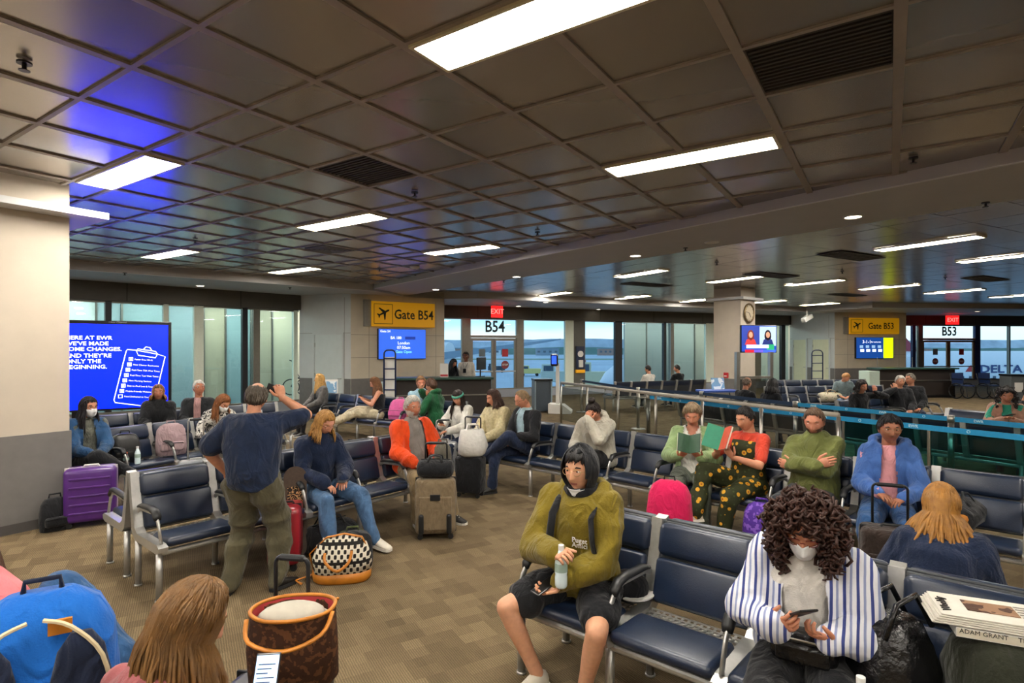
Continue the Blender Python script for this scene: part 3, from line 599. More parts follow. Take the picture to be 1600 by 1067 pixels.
def wrinkle(V, N, amp, seed, freq=18.):
    r = np.random.default_rng(seed); d = np.zeros(len(V)); ph = np.zeros(len(V))
    for k in range(3): q = r.normal(size=3); q /= np.linalg.norm(q); ph += np.sin(V @ q * 6 + r.uniform(0, 6)) * 1.3
    for k in range(5):
        q = r.normal(size=3) * np.array((1, 1, .75)); q /= np.linalg.norm(q); d += np.abs(np.sin(V @ q * freq * (.55 + .28 * k) / 2 + ph + r.uniform(0, 6))) / (1 + .35 * k)
    d = d / d.std() if len(d) else d; return V - N * ((d - d.mean()) * amp)[:, None]
class Person:
    def __init__(s, label, pos, az, **k): s.label = label; s.pos = pos; s.az = az; s.k = k; PEOPLE.append(s); s.prepare()
    def world(s, p):
        p = Vector(np.asarray(p, float)); return Matrix.Translation((s.pos[0], s.pos[1], s.k.get('z', 0))) @ (Matrix.Rotation(-radians(s.az), 3, 'Z') @ p).to_4d().to_3d() if 0 else (Matrix.Translation((s.pos[0], s.pos[1], s.k.get('z', 0))) @ Matrix.Rotation(-radians(s.az), 4, 'Z')) @ p
    def prepare(s):
        k = s.k; sc = s.sc = k.get('size', 1.); sit = k.get('sit', True); fem = k.get('fem', False); lod = s.lod = k.get('lod', 1)
        vox = {0: .0105, 1: .0145, 2: .021, 3: .026}[lod]; hz = k.get('hz', .55 if sit else .90 * sc); l0, l1 = k.get('lean', (-8, 4)); side = radians(k.get('side', 0)); tw = radians(k.get('twist', 0))
        hip = np.array((0, k.get('hy', 0.), hz)); T = .52 * sc; N = 14; pts = [hip]; dirs = []
        for i in range(N):
            a = radians(l0 + (l1 - l0) * i / (N - 1)); d = np.array((sin(side) * cos(a), sin(a), cos(a) * cos(side))); dirs.append(d); pts.append(pts[-1] + d * T / N)
        pts = np.array(pts); dirs.append(dirs[-1]); dirs = np.array(dirs); s.pts, s.dirs, s.T, s.hip = pts, dirs, T, hip
        def spine(t):
            if t <= 0: return pts[0] + dirs[0] * T * t, dirs[0]
            if t >= 1: return pts[-1] + dirs[-1] * T * (t - 1), dirs[-1]
            i = int(t * N); f = t * N - i; return pts[i] * (1 - f) + pts[i + 1] * f, dirs[i]
        s.spine = spine
        def frame(t):
            c, d = spine(t); a = tw * max(0, min(1, t)); r = np.array((cos(a), sin(a), 0)); r = r - d * d.dot(r); r /= np.linalg.norm(r); return c, r, np.cross(d, r)
        s.frame = frame; B = k.get('belly', 0.); w = k.get('w', .94 if fem else 1.) * sc; bust = .018 if fem else 0
        st = [(-.17, .12, .08), (-.12, .165, .11), (.0, .178 if fem else .168, .125), (.15, .16, .118 + B * .7), (.32, .138 if fem else .150, .105 + B), (.55, .152 if fem else .162, .112 + bust + B * .5), (.74, .165 if fem else .175, .11 + bust), (.87, .15, .092), (.95, .105, .072), (1.02, .06, .058), (1.10, .052, .054)]
        def torso(g, t0, t1, off, mul=1., n=16):
            rings = []
            for t in sorted(set([t0, t1] + [q[0] for q in st if t0 < q[0] < t1])):
                rx = np.interp(t, [q[0] for q in st], [q[1] for q in st]) * w * mul + off; ry = np.interp(t, [q[0] for q in st], [q[2] for q in st]) * w * mul + off
                c, r, f = frame(t); rings.append([c + r * rx * cos(a) + f * ry * sin(a) for a in np.arange(n) * 2 * pi / n])
            g.loft(rings)
        c, r, f = frame(.85); sw = (.165 if fem else .185) * sc * k.get('shw', 1.); sh = {1: c + r * sw, -1: c - r * sw}; s.sh = sh
        la, lb = .285 * sc, .255 * sc; s.el, s.wr = {}, {}
        dh = {1: (.09, .33, hz + .09), -1: (-.09, .33, hz + .09)} if sit else {1: (.25, .05, .78 * sc), -1: (-.25, .05, .78 * sc)}
        H = k.get('hands', {}); EH = k.get('elbows', {})
        for q in (1, -1):
            tg = H.get(q, {}).get('p', dh[q]); s.el[q], s.wr[q] = ik(sh[q], tg, la, lb, EH.get(q, (q * .7, -.5, -.5)))
        FT = k.get('feet', {}); s.kn, s.an, s.toe = {}, {}, {}
        for q in (1, -1):
            hp = hip + np.array((q * .092 * sc, 0, -.01)); df = (np.array((q * .11, .47, .085)), (q * .12, 1, 0)) if sit else (np.array((q * .12, 0, .085)), (q * .2, 1, 0))
            a, t = FT.get(q, df); s.kn[q], s.an[q] = ik(hp, a, .435 * sc, .425 * sc, k.get('knees', {}).get(q, (q * .12, .6, 1) if sit else (q * .1, 1, 0))); t = np.array(t, float); s.toe[q] = t / np.linalg.norm(t); s.hp = hp
        hipj = {q: hip + np.array((q * .092 * sc, 0, -.01)) for q in (1, -1)}
        th = k.get('thick', 1.)
        def arm(g, q, off, upto=1., mul=1.):
            e, wv = s.el[q], s.wr[q]; f1 = min(1., upto * 2); g.capsule(sh[q] - (sh[q] - c) * .12, sh[q] + (e - sh[q]) * f1, [(0, .056 * th * sc * mul + off), (.4, .048 * th * sc * mul + off), (1, .041 * th * sc * mul + off)])
            if upto > .5: f2 = (upto - .5) * 2; g.capsule(e, e + (wv - e) * f2, [(0, .041 * th * sc * mul + off), (.25, .042 * th * sc * mul + off), (1, (.042 - .015 * f2) * th * sc * mul + off * (.9 if upto >= .95 else 1))])
        def leg(g, q, off, upto=1., mul=1., flare=0.):
            h, n_, a = hipj[q], s.kn[q], s.an[q]; f1 = min(1., upto * 2); g.capsule(h, h + (n_ - h) * f1, [(0, .088 * th * sc * mul + off), (.4, .078 * th * sc * mul + off), (1, (.088 - .03 * f1) * th * sc * mul + off + flare)])
            if upto > .5: f2 = (upto - .5) * 2; g.capsule(n_, n_ + (a - n_) * f2, [(0, .057 * th * sc * mul + off), (.3, .056 * th * sc * mul + off), (.7, .043 * th * sc * mul + off), (1, (.040 if f2 > .9 else .05) * sc * mul + off + flare)])
        top, pants, coat = k.get('top'), k.get('pants'), k.get('coat'); g = G(); cov = .86
        tl = max((coat or {}).get('sleeve', 0), (top or {}).get('sleeve', 0)); torso(g, -.17, 1.10, 0, cov if top else 1.)
        for q in (1, -1):
            arm(g, q, 0, 1., 1.)
            leg(g, q, 0, 1.0, 1.)
        if top and tl > .9:                                       # covered arms are slimmer
            pass
        s.cores = {'body': (g, vox, 5)}
        def garment(name, d, base):
            if not d: return
            g = G(); o = base + d.get('loose', 0.); lo = d.get('hem', -.10); torso(g, lo, d.get('neck', 1.0), o); sl = d.get('sleeve', 1.)
            if sl > .02:
                for q in (1, -1): arm(g, q, o * .9, sl)
            if d.get('hood'):
                c_, r_, f_ = frame(1.0); R = np.stack([r_, f_, np.cross(r_, f_)], 1)
                if d['hood'] == 'down': g.tube([c_ + R @ np.array(p) for p in ((.10, .035, .00), (.115, -.04, .03), (.07, -.10, .03), (0, -.125, .015), (-.07, -.10, .03), (-.115, -.04, .03), (-.10, .035, .00), (-.05, .085, -.03), (0, .1, -.05), (.05, .085, -.03))], [.035, .042, .048, .055, .048, .042, .035, .03, .03, .03], 8, closed=True)
            if d.get('collar'):
                c_, r_, f_ = frame(1.04); g.tube([c_ + (r_ * .068 * cos(a) + f_ * .066 * sin(a)) * sc for a in np.arange(12) * pi / 6], d['collar'], 8, closed=True)
            s.cores[name] = (g, vox * d.get('vox', 1.), 4)
        garment('top', top, .016); garment('coat', coat, .032)
        if pants:
            g = G(); torso(g, -.17, pants.get('rise', .07), .006); L = pants.get('len', 1.)
            for q in (1, -1): leg(g, q, .012 + pants.get('loose', 0), L, 1., pants.get('flare', 0))
            s.cores['pants'] = (g, vox, 4)
        # head
        nd = dirs[-1] * .6 + np.array((0, 0, .4)); nd /= np.linalg.norm(nd); nb = spine(1.04)[0]; s.HR = rotm(*k.get('head', (0, 0, 0))) @ (rotm(math.degrees(tw)) if tw else np.eye(3))
        hs = s.hs = sc * k.get('hsz', 1.) ; s.hc = nb + nd * .022 * sc + s.HR @ np.array((0, .022, .095)) * hs; s.neck0 = nb; s.sg = None
    def H(s, p): return (s.HR @ np.array(p, float)) * s.hs + s.hc
    def finish(s, res):
        k = s.k; sc, lod = s.sc, s.lod; seed = abs(hash(s.label)) % 9999 if 0 else sum(map(ord, s.label)) % 9999
        root = thing('person', s.label, 'person', (s.pos[0], s.pos[1], k.get('z', 0)), -radians(s.az))
        skin = skin_mat(k.get('skin', '#c4896c')); hc = k.get('hair', {}); hcol = hc.get('col', '#2a1c14'); hairm = M('hair_' + hcol[1:], hcol, .5, 0, .28, 28, .2, 260, spec=.4)
        lips = M('lips', '#9c564c', .45, 0, .05)
        g = G(); V, F = res['body']; g.add(V, F)
        nu, nv = {0: (52, 46), 1: (44, 38), 2: (30, 26), 3: (22, 18)}[lod]; P, PH, LA = head_grid(nu, nv, k.get('fem', False))
        def put(Q): return (Q.reshape(-1, 3) @ s.HR.T) * s.hs + s.hc
        hf = grid_faces(nu, nv); flat = P.reshape(-1, 3); hv = put(P); g.add(hv, [f for f in hf if not s.is_lip(flat[list(f)])]); g.add(hv, [f for f in hf if s.is_lip(flat[list(f)])], 1)
        g.add(put(P[[0]]), [tuple(range(nu))]); g.add(put(P[[-1]]), [tuple(range(nu))])
        g.capsule(s.neck0 - (s.hc - s.neck0) * .3, s.H((0, -.022, -.06)), [(0, .056 * sc), (.5, .052 * sc), (1, .052 * sc)], 14)
        for q in (1, -1):
            g.sphere(s.H((q * .074, -.004, -.004)), np.array((.012, .019, .032)) * s.hs, 0, 8, 6, s.HR)
            if lod < 3:
                clo = k.get('eyes', 'open') == 'closed'; g.sphere(s.H((q * .031, .0735, .010)), np.array((.0155, .0105, .0058 if not clo else .002)) * s.hs, 2, 10, 6, s.HR); 
                if not clo: g.sphere(s.H((q * .031 + k.get('gaze', 0), .081, .0095)), np.array((.0065, .0045, .0058)) * s.hs, 3, 8, 6, s.HR)
                g.tube([s.H((q * .013, .090, .029)), s.H((q * .030, .0885, .035)), s.H((q * .049, .075, .030))], [.0042 * s.hs, .005 * s.hs, .0028 * s.hs], 6, 4)
        for q in (1, -1):
            h = k.get('hands', {}).get(q, {})
            if h.get('hide'): continue
            d = h.get('d', s.wr[q] - s.el[q]); n_ = h.get('n', (0, 0, -1) if k.get('sit', True) else (-q, 0, 0)); hand_geo(g, s.wr[q], d, n_, q, h.get('curl', 28), sc * (.93 if k.get('fem') else 1.), 6 if lod < 2 else 4)
        g.build('body', [skin, lips, EYE, IRIS, hairm], root, smooth=True)
        for nm in ('pants', 'top', 'coat'):
            if nm not in res: continue
            V, F = res[nm]; d = k[nm]; N = normals(V, F); V = wrinkle(V, N, {0: .0062, 1: .0055, 2: .004, 3: .003}[lod] * d.get('wr', 1.), seed + len(nm)); 
            if d.get('open') or nm == 'coat': F = s.cut_front(V, F, *d.get('open', (.045, .03)))
            elif d.get('vneck'): F = s.cut_v(V, F, *d['vneck'])
            gg = G().add(V, F); o = gg.build({'pants': d.get('name', 'trousers'), 'top': d.get('name', 'shirt'), 'coat': d.get('name', 'jacket')}[nm], d['m'], root, smooth=True)
            if d.get('label'): o['label'] = d['label']
        if k.get('shoes'): 
            for q in (1, -1): s.shoe(root, q)
        s.hairdo(root, hc, hairm, P, PH, LA, nu, nv, put, seed); s.extras(root, P, PH, LA, nu, nv, put, hairm)
        s.root = root
    def is_lip(s, q): c = q.mean(0); return c[1] > .06 and (c[0] / .024) ** 2 + ((c[2] + .064) / .0085) ** 2 < 1
    def near_arm(s, C):
        o = np.zeros(len(C), bool)
        for q in (1, -1):
            for a, b in ((s.sh[q], s.el[q]), (s.el[q], s.wr[q])):
                d = b - a; t = np.clip(((C - a) @ d) / (d @ d), .25 if a is s.sh[q] else 0, 1); o |= np.linalg.norm(C - a - t[:, None] * d, axis=1) < .098 * s.sc
        return o
    def rel(s, C):
        t = np.array([np.clip(((c - s.hip) @ (s.pts[-1] - s.hip)) / ((s.pts[-1] - s.hip) @ (s.pts[-1] - s.hip)), -.3, 1.2) for c in C]); X = np.zeros(len(C)); Y = np.zeros(len(C))
        for i, (c, q) in enumerate(zip(C, t)): f = s.frame(q); v = c - f[0]; X[i] = v @ f[1]; Y[i] = v @ f[2]
        return t, X, Y
    def cut_front(s, V, F, w0=.045, slope=.03):
        C = np.array([V[list(f)].mean(0) for f in F]); t, X, Y = s.rel(C); kill = (Y > .0) & (np.abs(X) < w0 + slope * np.clip(1 - t, 0, 1.3)) & ~s.near_arm(C); return [f for f, q in zip(F, kill) if not q]
    def cut_v(s, V, F, depth=.25, w=.07):
        C = np.array([V[list(f)].mean(0) for f in F]); t, X, Y = s.rel(C); kill = (Y > 0) & (t > 1 - depth) & (np.abs(X) < w * (t - 1 + depth) / depth); return [f for f, q in zip(F, kill) if not q]
    def shoe(s, root, q):
        k = s.k; sc = s.sc * k.get('shoesz', 1.); a = s.an[q]; d = s.toe[q]; sh = s.an[q] - s.kn[q]; sh = sh / np.linalg.norm(sh); up = -sh; up = up - d * d.dot(up); up /= np.linalg.norm(up) + 1e-9; r = np.cross(d, up); g = G()
        def ring(t, wd, h0, h1, n=10): return [a + d * t * sc + r * wd * sc * cos(x) + up * (h0 + (h1 - h0) * (.5 + .5 * sin(x))) * sc for x in np.arange(n) * 2 * pi / n]
        b = -.085
        g.loft([ring(-.062, .018, b + .012, b + .05), ring(-.055, .032, b + .008, b + .09), ring(-.02, .038, b + .008, b + .105), ring(.03, .042, b + .008, b + .10), ring(.08, .047, b + .008, b + .075), ring(.13, .048, b + .008, b + .055), ring(.17, .042, b + .010, b + .045), ring(.195, .022, b + .012, b + .034)], 0)
        o = g.build('shoe', k['shoes'], root, smooth=True); g = G()
        def sring(t, wd): return [a + d * t * sc + r * x * wd * sc + up * (b + z) * sc for x, z in ((-1, 0), (1, 0), (1, .024), (-1, .024))]
        g.loft([sring(-.066, .022), sring(-.05, .037), sring(.0, .043), (sring(.08, .05)), sring(.14, .051), sring(.18, .042), sring(.202, .02)]); g.build('sole', k.get('sole', M('white_sole', '#d8d2c6', .6, 0, .06)), o)
        if s.lod < 2:
            g = G()
            for i in range(4): t = .02 + i * .026; g.tube([a + (d * t + r * x + up * (b + .098 - i * .011 - abs(x) * .35)) * sc for x in (-.028, 0, .028)], .004 * sc, 5)
            g.build('laces', k.get('lace', M('white_lace', '#dcd8cf', .8, 0, .05)), o)
    def hairdo(s, root, hc, hairm, P, PH, LA, nu, nv, put, seed):
        style = hc.get('style', 'short')
        if style == 'none': return
        r = np.random.default_rng(seed); D = np.degrees; a = np.abs(D(PH)); front = hc.get('front', 38.)
        line = np.interp(a, [0, 35, 62, 75, 95, 125, 180], [front, front - 2, 16, -8, -6, -28, -36]) if style != 'bald' else np.interp(a, [0, 60, 75, 95, 125, 180], [95, 80, 22, -6, -28, -36])
        lam = D(LA); keep = lam > line
        if style == 'bald': keep &= lam < np.interp(a, [0, 75, 110, 180], [-90, 30, 48, 52])
        th = hc.get('th', .011); e = np.clip((lam - line) / 14, 0, 1)
        if style == 'bald': e = e * np.clip((np.interp(a, [0, 75, 110, 180], [-90, 30, 48, 52]) - lam) / 10, .25, 1)
        nz = .5 + .5 * np.sin(PH * 9 + 3 * np.sin(LA * 5) + seed) * np.sin(LA * 11 + seed); offs = (.0015 + th * e * (.7 + .5 * nz)) ; Q = shell(P, keep, offs)
        F = grid_faces(nu, nv, keep); V, F = compact(put(Q), F); g = G().add(V, F)
        topf = [tuple(range((nv - 1) * nu, nv * nu))]
        if style != 'bald': V2, F2 = compact(put(Q), topf); g.add(V2, F2)
        def lock(ph, la, length, rad, spread, wav=0., follow=(40, 10, -18), vel=.0, n=5, back=0.):
            """a strand: from the scalp along the head, then falling"""
            out = []
            for l in [la] + [f for f in follow if f < la - 8]:
                d = np.array((sin(radians(ph)) * cos(radians(l)), cos(radians(ph)) * cos(radians(l)), sin(radians(l)))); out.append(s.H(d * np.array((.077, .098, .118)) * (1 + th / .1 * .9) + np.array((0, -.006, 0))))
            o = s.HR @ np.array((sin(radians(ph)), cos(radians(ph)) - back, 0)); o[2] = 0; p = out[-1]; steps = 5
            for i in range(1, steps + 1):
                t = i / steps; p = out[-1] + o * spread * (1 - t * .7) / steps * 2.2 + np.array((0, 0, -length / steps)) + r.normal(size=3) * wav; out.append(p)
            m_ = len(out); g.tube(out, [(rad * 1.5 * (.6 + .5 * sin(pi * min(1, (i + .6) / m_))) * (1 if i < m_ - 1 else .35), rad * .7 * (1 if i < m_ - 1 else .4)) for i in range(m_)], n)
        if style in ('long', 'bob', 'pony'):
            n = hc.get('n', {0: 420, 1: 190, 2: 80, 3: 40}[s.lod]); L = hc.get('len', .30 if style == 'long' else .10); face = hc.get('face', 58); rad = hc.get('rad', {0: .0048, 1: .0065, 2: .012, 3: .016}[s.lod])
            for i in range(n):
                ph = face + (360 - 2 * face) * (i + .5) / n + r.uniform(-6, 6); lock(ph if ph < 180 else ph - 360, r.uniform(25, 80), L * r.uniform(.75, 1.08), rad * r.uniform(.7, 1.2), hc.get('spread', .03), hc.get('wav', .004), back=hc.get('back', 0.))
        if style == 'curly':
            R = hc.get('vol', .075); n = hc.get('n', {0: 420, 1: 260, 2: 150, 3: 90}[s.lod]); dn = hc.get('down', .12)
            for i in range(n):
                ph = r.uniform(-180, 180); la = math.degrees(math.asin(r.uniform(-.75, 1)))
                if abs(ph) < hc.get('face', 50) and la < 42: continue
                d = np.array((sin(radians(ph)) * cos(radians(la)), cos(radians(ph)) * cos(radians(la)), sin(radians(la)))); b0 = d * np.array((.08, .1, .12)); f = r.uniform(.25, 1.); c = s.H(b0 + d * R * f * np.array((1.1, .9, .75)) + np.array((0, -.015, -.02))) + np.array((0, 0, -dn * f * max(0, .35 - d[2])))
                ax = r.normal(size=3); ax /= np.linalg.norm(ax); e1 = np.cross(ax, (0, 0, 1)); e1 /= np.linalg.norm(e1) + 1e-9; e2 = np.cross(ax, e1); rr = r.uniform(.010, .019); m_ = 7
                g.tube([c + ax * (q / m_ - .5) * .055 + (e1 * cos(q * 1.5) + e2 * sin(q * 1.5)) * rr + np.array((0, 0, -.03 * q / m_)) for q in range(m_)], [.004, .0065, .007, .007, .007, .006, .003], 4)
            g.sphere(s.H((0, -.02, .0)), np.array((.082 + R * .62, .1 + R * .4, .115 + R * .45)) * s.hs, 0, 16, 12, s.HR) if 0 else None
        if style in ('short', 'fringe', 'bun', 'bald', 'long', 'bob') and s.lod < 3:      # fine strands that break up the cap
            ncap = {0: 420, 1: 240, 2: 90}[s.lod]; low = np.array([0, 35, 62, 75, 95, 125, 180]), np.array([front, front - 2, 16, -8, -6, -28, -36])
            for i in range(ncap):
                ph = r.uniform(-180, 180); l0_ = np.interp(abs(ph), *low) if style != 'bald' else np.interp(abs(ph), [0, 60, 75, 95, 125, 180], [95, 80, 22, -6, -28, -36]); l1_ = 86 if style != 'bald' else np.interp(abs(ph), [0, 75, 110, 180], [-90, 30, 48, 52])
                if l1_ - l0_ < 8: continue
                la = l0_ + (l1_ - l0_) * r.uniform(.25, 1) ** .8; ln = r.uniform(16, 34) * (1.6 if style in ('bun', 'long', 'bob') else 1); pts = []; sw_ = r.uniform(-9, 9); lift = r.uniform(.85, 1.25)
                for t in (0, .5, 1.):
                    l = max(la - ln * t, l0_ - 3); p_ = ph + sw_ * t; d = np.array((sin(radians(p_)) * cos(radians(l)), cos(radians(p_)) * cos(radians(l)), sin(radians(l)))); ee = min(1, max(.0, (l - l0_) / 14)); pts.append(s.H(d * (np.array((.077, .098, .118)) + th * (.25 + .85 * ee) * lift) * 1.0))
                w_ = (.0042 if s.lod < 2 else .007); g.tube(pts, [w_ * .7, w_, w_ * .4], 4)
        if style == 'bun': g.sphere(s.H(hc.get('bun', (0, -.045, .135))), np.array((.045, .045, .038)) * s.hs, 0, 12, 9, s.HR)
        if style == 'pony':
            pass
        if style == 'fringe' or hc.get('fringe'):
            for i in range(26 if s.lod < 2 else 12):
                ph = -62 + 124 * i / (25 if s.lod < 2 else 11) + r.uniform(-4, 4); pts = []
                for l in (72, 56, 42, 30 + r.uniform(-8, 4)): d = np.array((sin(radians(ph + (72 - l) * hc.get('sweep', .3))) * cos(radians(l)), cos(radians(ph + (72 - l) * hc.get('sweep', .3))) * cos(radians(l)), sin(radians(l)))); pts.append(s.H(d * np.array((.077, .098, .118)) * 1.13))
                g.tube(pts, [.008, .011, .010, .003], 5)
        g.build('hair', hairm, root, smooth=True)
    def extras(s, root, P, PH, LA, nu, nv, put, hairm):
        k = s.k; D = np.degrees; a = np.abs(D(PH)); z = P[..., 2]; y = P[..., 1]
        if k.get('beard'):
            th = k.get('bth', .014); keep = (a < 100) & (z < -.022 - .032 * np.clip(1 - a / 42, 0, 1)) & (z > -.122) & ~((a < 26) & (z > -.074) & (z < -.056)); keep |= (a < 26) & (z < -.044) & (z > -.056)
            Q = shell(P, keep, np.where(keep, th * (.7 + .4 * np.sin(PH * 23) * np.sin(z * 400)), 0)); V, F = compact(put(Q), grid_faces(nu, nv, keep))
            if F: G().add(V, F).build('beard', M('beard_' + k['beard'][1:], k['beard'], .8, 0, .3, 120, .4, 300), root, smooth=True)
        mk = k.get('mask')
        if mk:
            lo = {'chin': (-.135, -.075)}.get(mk, (-.122, -.010)); keep = (a < 66) & (z < lo[1] + .008 * np.cos(np.radians(a * 1.3))) & (z > lo[0]); t = np.clip(1 - a / 66, 0, 1)
            b = np.exp(-((z - np.mean(lo)) / .038) ** 2) * np.clip(t * 1.35, 0, 1); offs = (.022 if mk == 'chin' else .005) + (.030 if mk == 'beak' else .014) * b; V, F = compact(put(shell(P, keep, offs)), grid_faces(nu, nv, keep))
            if F:
                o = G().add(V, F).build('face_mask', M('white_mask', '#dcdcdc', .75, 0, .04, 30, .08, 200), root, smooth=True); sd = o.modifiers.new('s', 'SOLIDIFY'); sd.thickness = .002
                if s.lod < 2 and mk != 'chin':
                    g = G()
                    for q in (1, -1):
                        for zz in (-.025, -.085): g.tube([s.H((q * .066, .05, zz)), s.H((q * .078, .02, -.02)), s.H((q * .080, -.012, .0))], .0018, 5)
                    g.build('ear_loop', M('white_lace', '#dcd8cf', .8, 0, .05), o)
        if k.get('glasses'):
            g = G(); fr = M('spectacle_' + k['glasses'][1:], k['glasses'], .35, .3, .05)
            for q in (1, -1):
                g.tube([s.H((q * .033 + .024 * cos(t), .100 - .006 * abs(cos(t)), .006 + .018 * sin(t))) for t in np.arange(14) * pi / 7], .0017, 5, closed=True); g.tube([s.H((q * .056, .095, .012)), s.H((q * .077, .05, .012)), s.H((q * .080, -.01, .006))], .0017, 5)
            g.tube([s.H((-.010, .103, .008)), s.H((0, .106, .011)), s.H((.010, .103, .008))], .0017, 5); g.build('glasses', fr, root)
        if k.get('headband'): 
            g = G(); g.tube([s.H((.084 * sin(t), .104 * cos(t) - .004, .052 + .03 * -cos(t) * 0)) for t in np.arange(20) * pi / 10], [(.006, .018)] * 20, 6, closed=True); g.build('headband', M('teal_headband', k['headband'], .8, 0, .2), root, smooth=True)
        for f in k.get('add', []): f(s, root)
def normals(V, F):
    N = np.zeros_like(V); Q = np.array([f[:3] for f in F]); n = np.cross(V[Q[:, 1]] - V[Q[:, 0]], V[Q[:, 2]] - V[Q[:, 0]])
    for i in range(max(map(len, F))): 
        m = [j for j, f in enumerate(F) if len(f) > i]; np.add.at(N, np.array([F[j][i] for j in m]), n[m])
    return N / (np.linalg.norm(N, axis=1, keepdims=True) + 1e-12)
def flush_people():
    tmp = []
    for p in PEOPLE:
        for nm, (g, vox, it) in p.cores.items():
            V, F = g.arr(); me = bpy.data.meshes.new('t'); me.from_pydata(V.tolist(), [], F); o = bpy.data.objects.new('t', me); COL.objects.link(o)
            b = bmesh.new(); b.from_mesh(me); bmesh.ops.recalc_face_normals(b, faces=b.faces); b.to_mesh(me); b.free()
            m = o.modifiers.new('r', 'REMESH'); m.mode = 'VOXEL'; m.voxel_size = vox; m = o.modifiers.new('s', 'SMOOTH'); m.factor = .5; m.iterations = it; tmp.append((p, nm, o))
    bpy.context.view_layer.update(); dg = bpy.context.evaluated_depsgraph_get(); R = {}
    for p, nm, o in tmp:
        e = o.evaluated_get(dg); me = e.to_mesh(); V = np.zeros(len(me.vertices) * 3); me.vertices.foreach_get('co', V); n = len(me.polygons)
        li = np.zeros(len(me.loops), int); me.loops.foreach_get('vertex_index', li); ls = np.zeros(n, int); me.polygons.foreach_get('loop_start', ls); lt = np.zeros(n, int); me.polygons.foreach_get('loop_total', lt)
        lil = li.tolist(); F = [tuple(lil[a:a + c]) for a, c in zip(ls.tolist(), lt.tolist())]; R.setdefault(id(p), {})[nm] = (V.reshape(-1, 3), F); e.to_mesh_clear()
    for p, nm, o in tmp: me = o.data; bpy.data.objects.remove(o); bpy.data.meshes.remove(me)
    for p in PEOPLE: p.finish(R[id(p)])
# ------------------------------------------------------------------ who is here
BLKF = fabric('black_cloth', '#141519'); NAVYF = fabric('navy_knit', '#13203a', .25, 12, .35, 110); JEANS = fabric('blue_denim', '#49688c', .25, 14); DJEANS = fabric('dark_denim', '#1c2740', .25, 14)
WSHOE = M('white_leather', '#d4cdbd', .6, 0, .05); BSHOE = M('black_leather', '#1b1815', .5, 0, .1); BSOLE = M('black_sole', '#111112', .7, 0, .05)
KHAKI = fabric('khaki_cotton', '#857254'); GREYSH = fabric('grey_shirt', '#7d7771'); OLIVE = fabric('olive_fleece', '#6f5f14', .15, 7, .3, 120); LTBLUE = fabric('light_blue_shirt', '#8fb0c0')
def sat(key, i, fwd=.29, dx=0.): p, a = seat(key, i, fwd, dx); return (p.x, p.y), a
P_ = {}
def person(key, label, where, az=None, **k):
    pos, a = where if isinstance(where[0], tuple) else (where, az); P_[key] = Person(label, pos, a if az is None else az, **k); return P_[key]
def hood_up(col):
    def f(s, root):
        nu, nv = 44, 38; P, PH, LA = head_grid(nu, nv); a = np.abs(np.degrees(PH)); z = P[..., 2]
        keep = (np.degrees(LA) > np.interp(a, [0, 50, 62, 80, 180], [52, 48, -80, -85, -88])); Q = shell(P, keep, np.where(a > 90, .032, .026) + .006 * np.sin(PH * 7)); V = (Q.reshape(-1, 3) @ s.HR.T) * s.hs + s.hc
        V, F = compact(V, grid_faces(nu, nv, keep)); V2, F2 = compact((Q.reshape(-1, 3) @ s.HR.T) * s.hs + s.hc, [tuple(range((nv - 1) * nu, nv * nu))]); g = G().add(V, F).add(V2, F2)
        c, r, f_ = s.frame(1.02); g.tube([c + r * .085 * cos(t) + f_ * (.085 * sin(t) - .005) + np.array((0, 0, .012)) for t in np.arange(14) * pi / 7], .028, 8, closed=True)
        o = g.build('inner_hood', col, root, smooth=True); sd = o.modifiers.new('s', 'SOLIDIFY'); sd.thickness = .006
    return f
def straps(m, wd=.022):
    def f(s, root):
        for q in (1, -1):
            pts = []
            for t, x, y in ((.70, .10, -.165), (.9, .115, -.125), (.985, .112, -.02), (.95, .112, .08), (.84, .115, .165), (.62, .125, .19), (.45, .135, .185)): c, r, f_ = s.frame(t); pts.append(c + (r * q * x + f_ * y) * s.sc)
            g = G(); g.tube(pts, [(wd, .008)] * len(pts), 8); g.build('backpack_strap', m, root, smooth=True)
    return f
def lanyard(s, root):
    g = G(); f = lambda t, x, y: (lambda q: q[0] + q[1] * x + q[2] * y)(s.frame(t)); g.tube([f(1.0, .07, .03), f(.86, .06, .135), f(.6, .01, .17), f(.86, -.06, .135), f(1.0, -.07, .03)], .007, 6); g.box(f(.52, .01, .165), (.09, .01, .12)); g.build('lanyard', BLKF, root)
def chest_text(lines, x, t, size, m):
    def f(s, root):
        for i, l in enumerate(lines):
            c, r, f_ = s.frame(t - i * .055); p = c + r * x + f_ * .186; R = Matrix((Vector(r), Vector(np.cross(f_, r)) * -1, Vector(f_) * 1)).transposed() if 0 else Matrix((Vector(-r), Vector(s.spine(t)[1]), Vector(f_))).transposed()
            text_mesh('chest_print', l, size, m, root, p, R.to_euler(), bold=0)
    return f
PALM = (0, 0, -1)
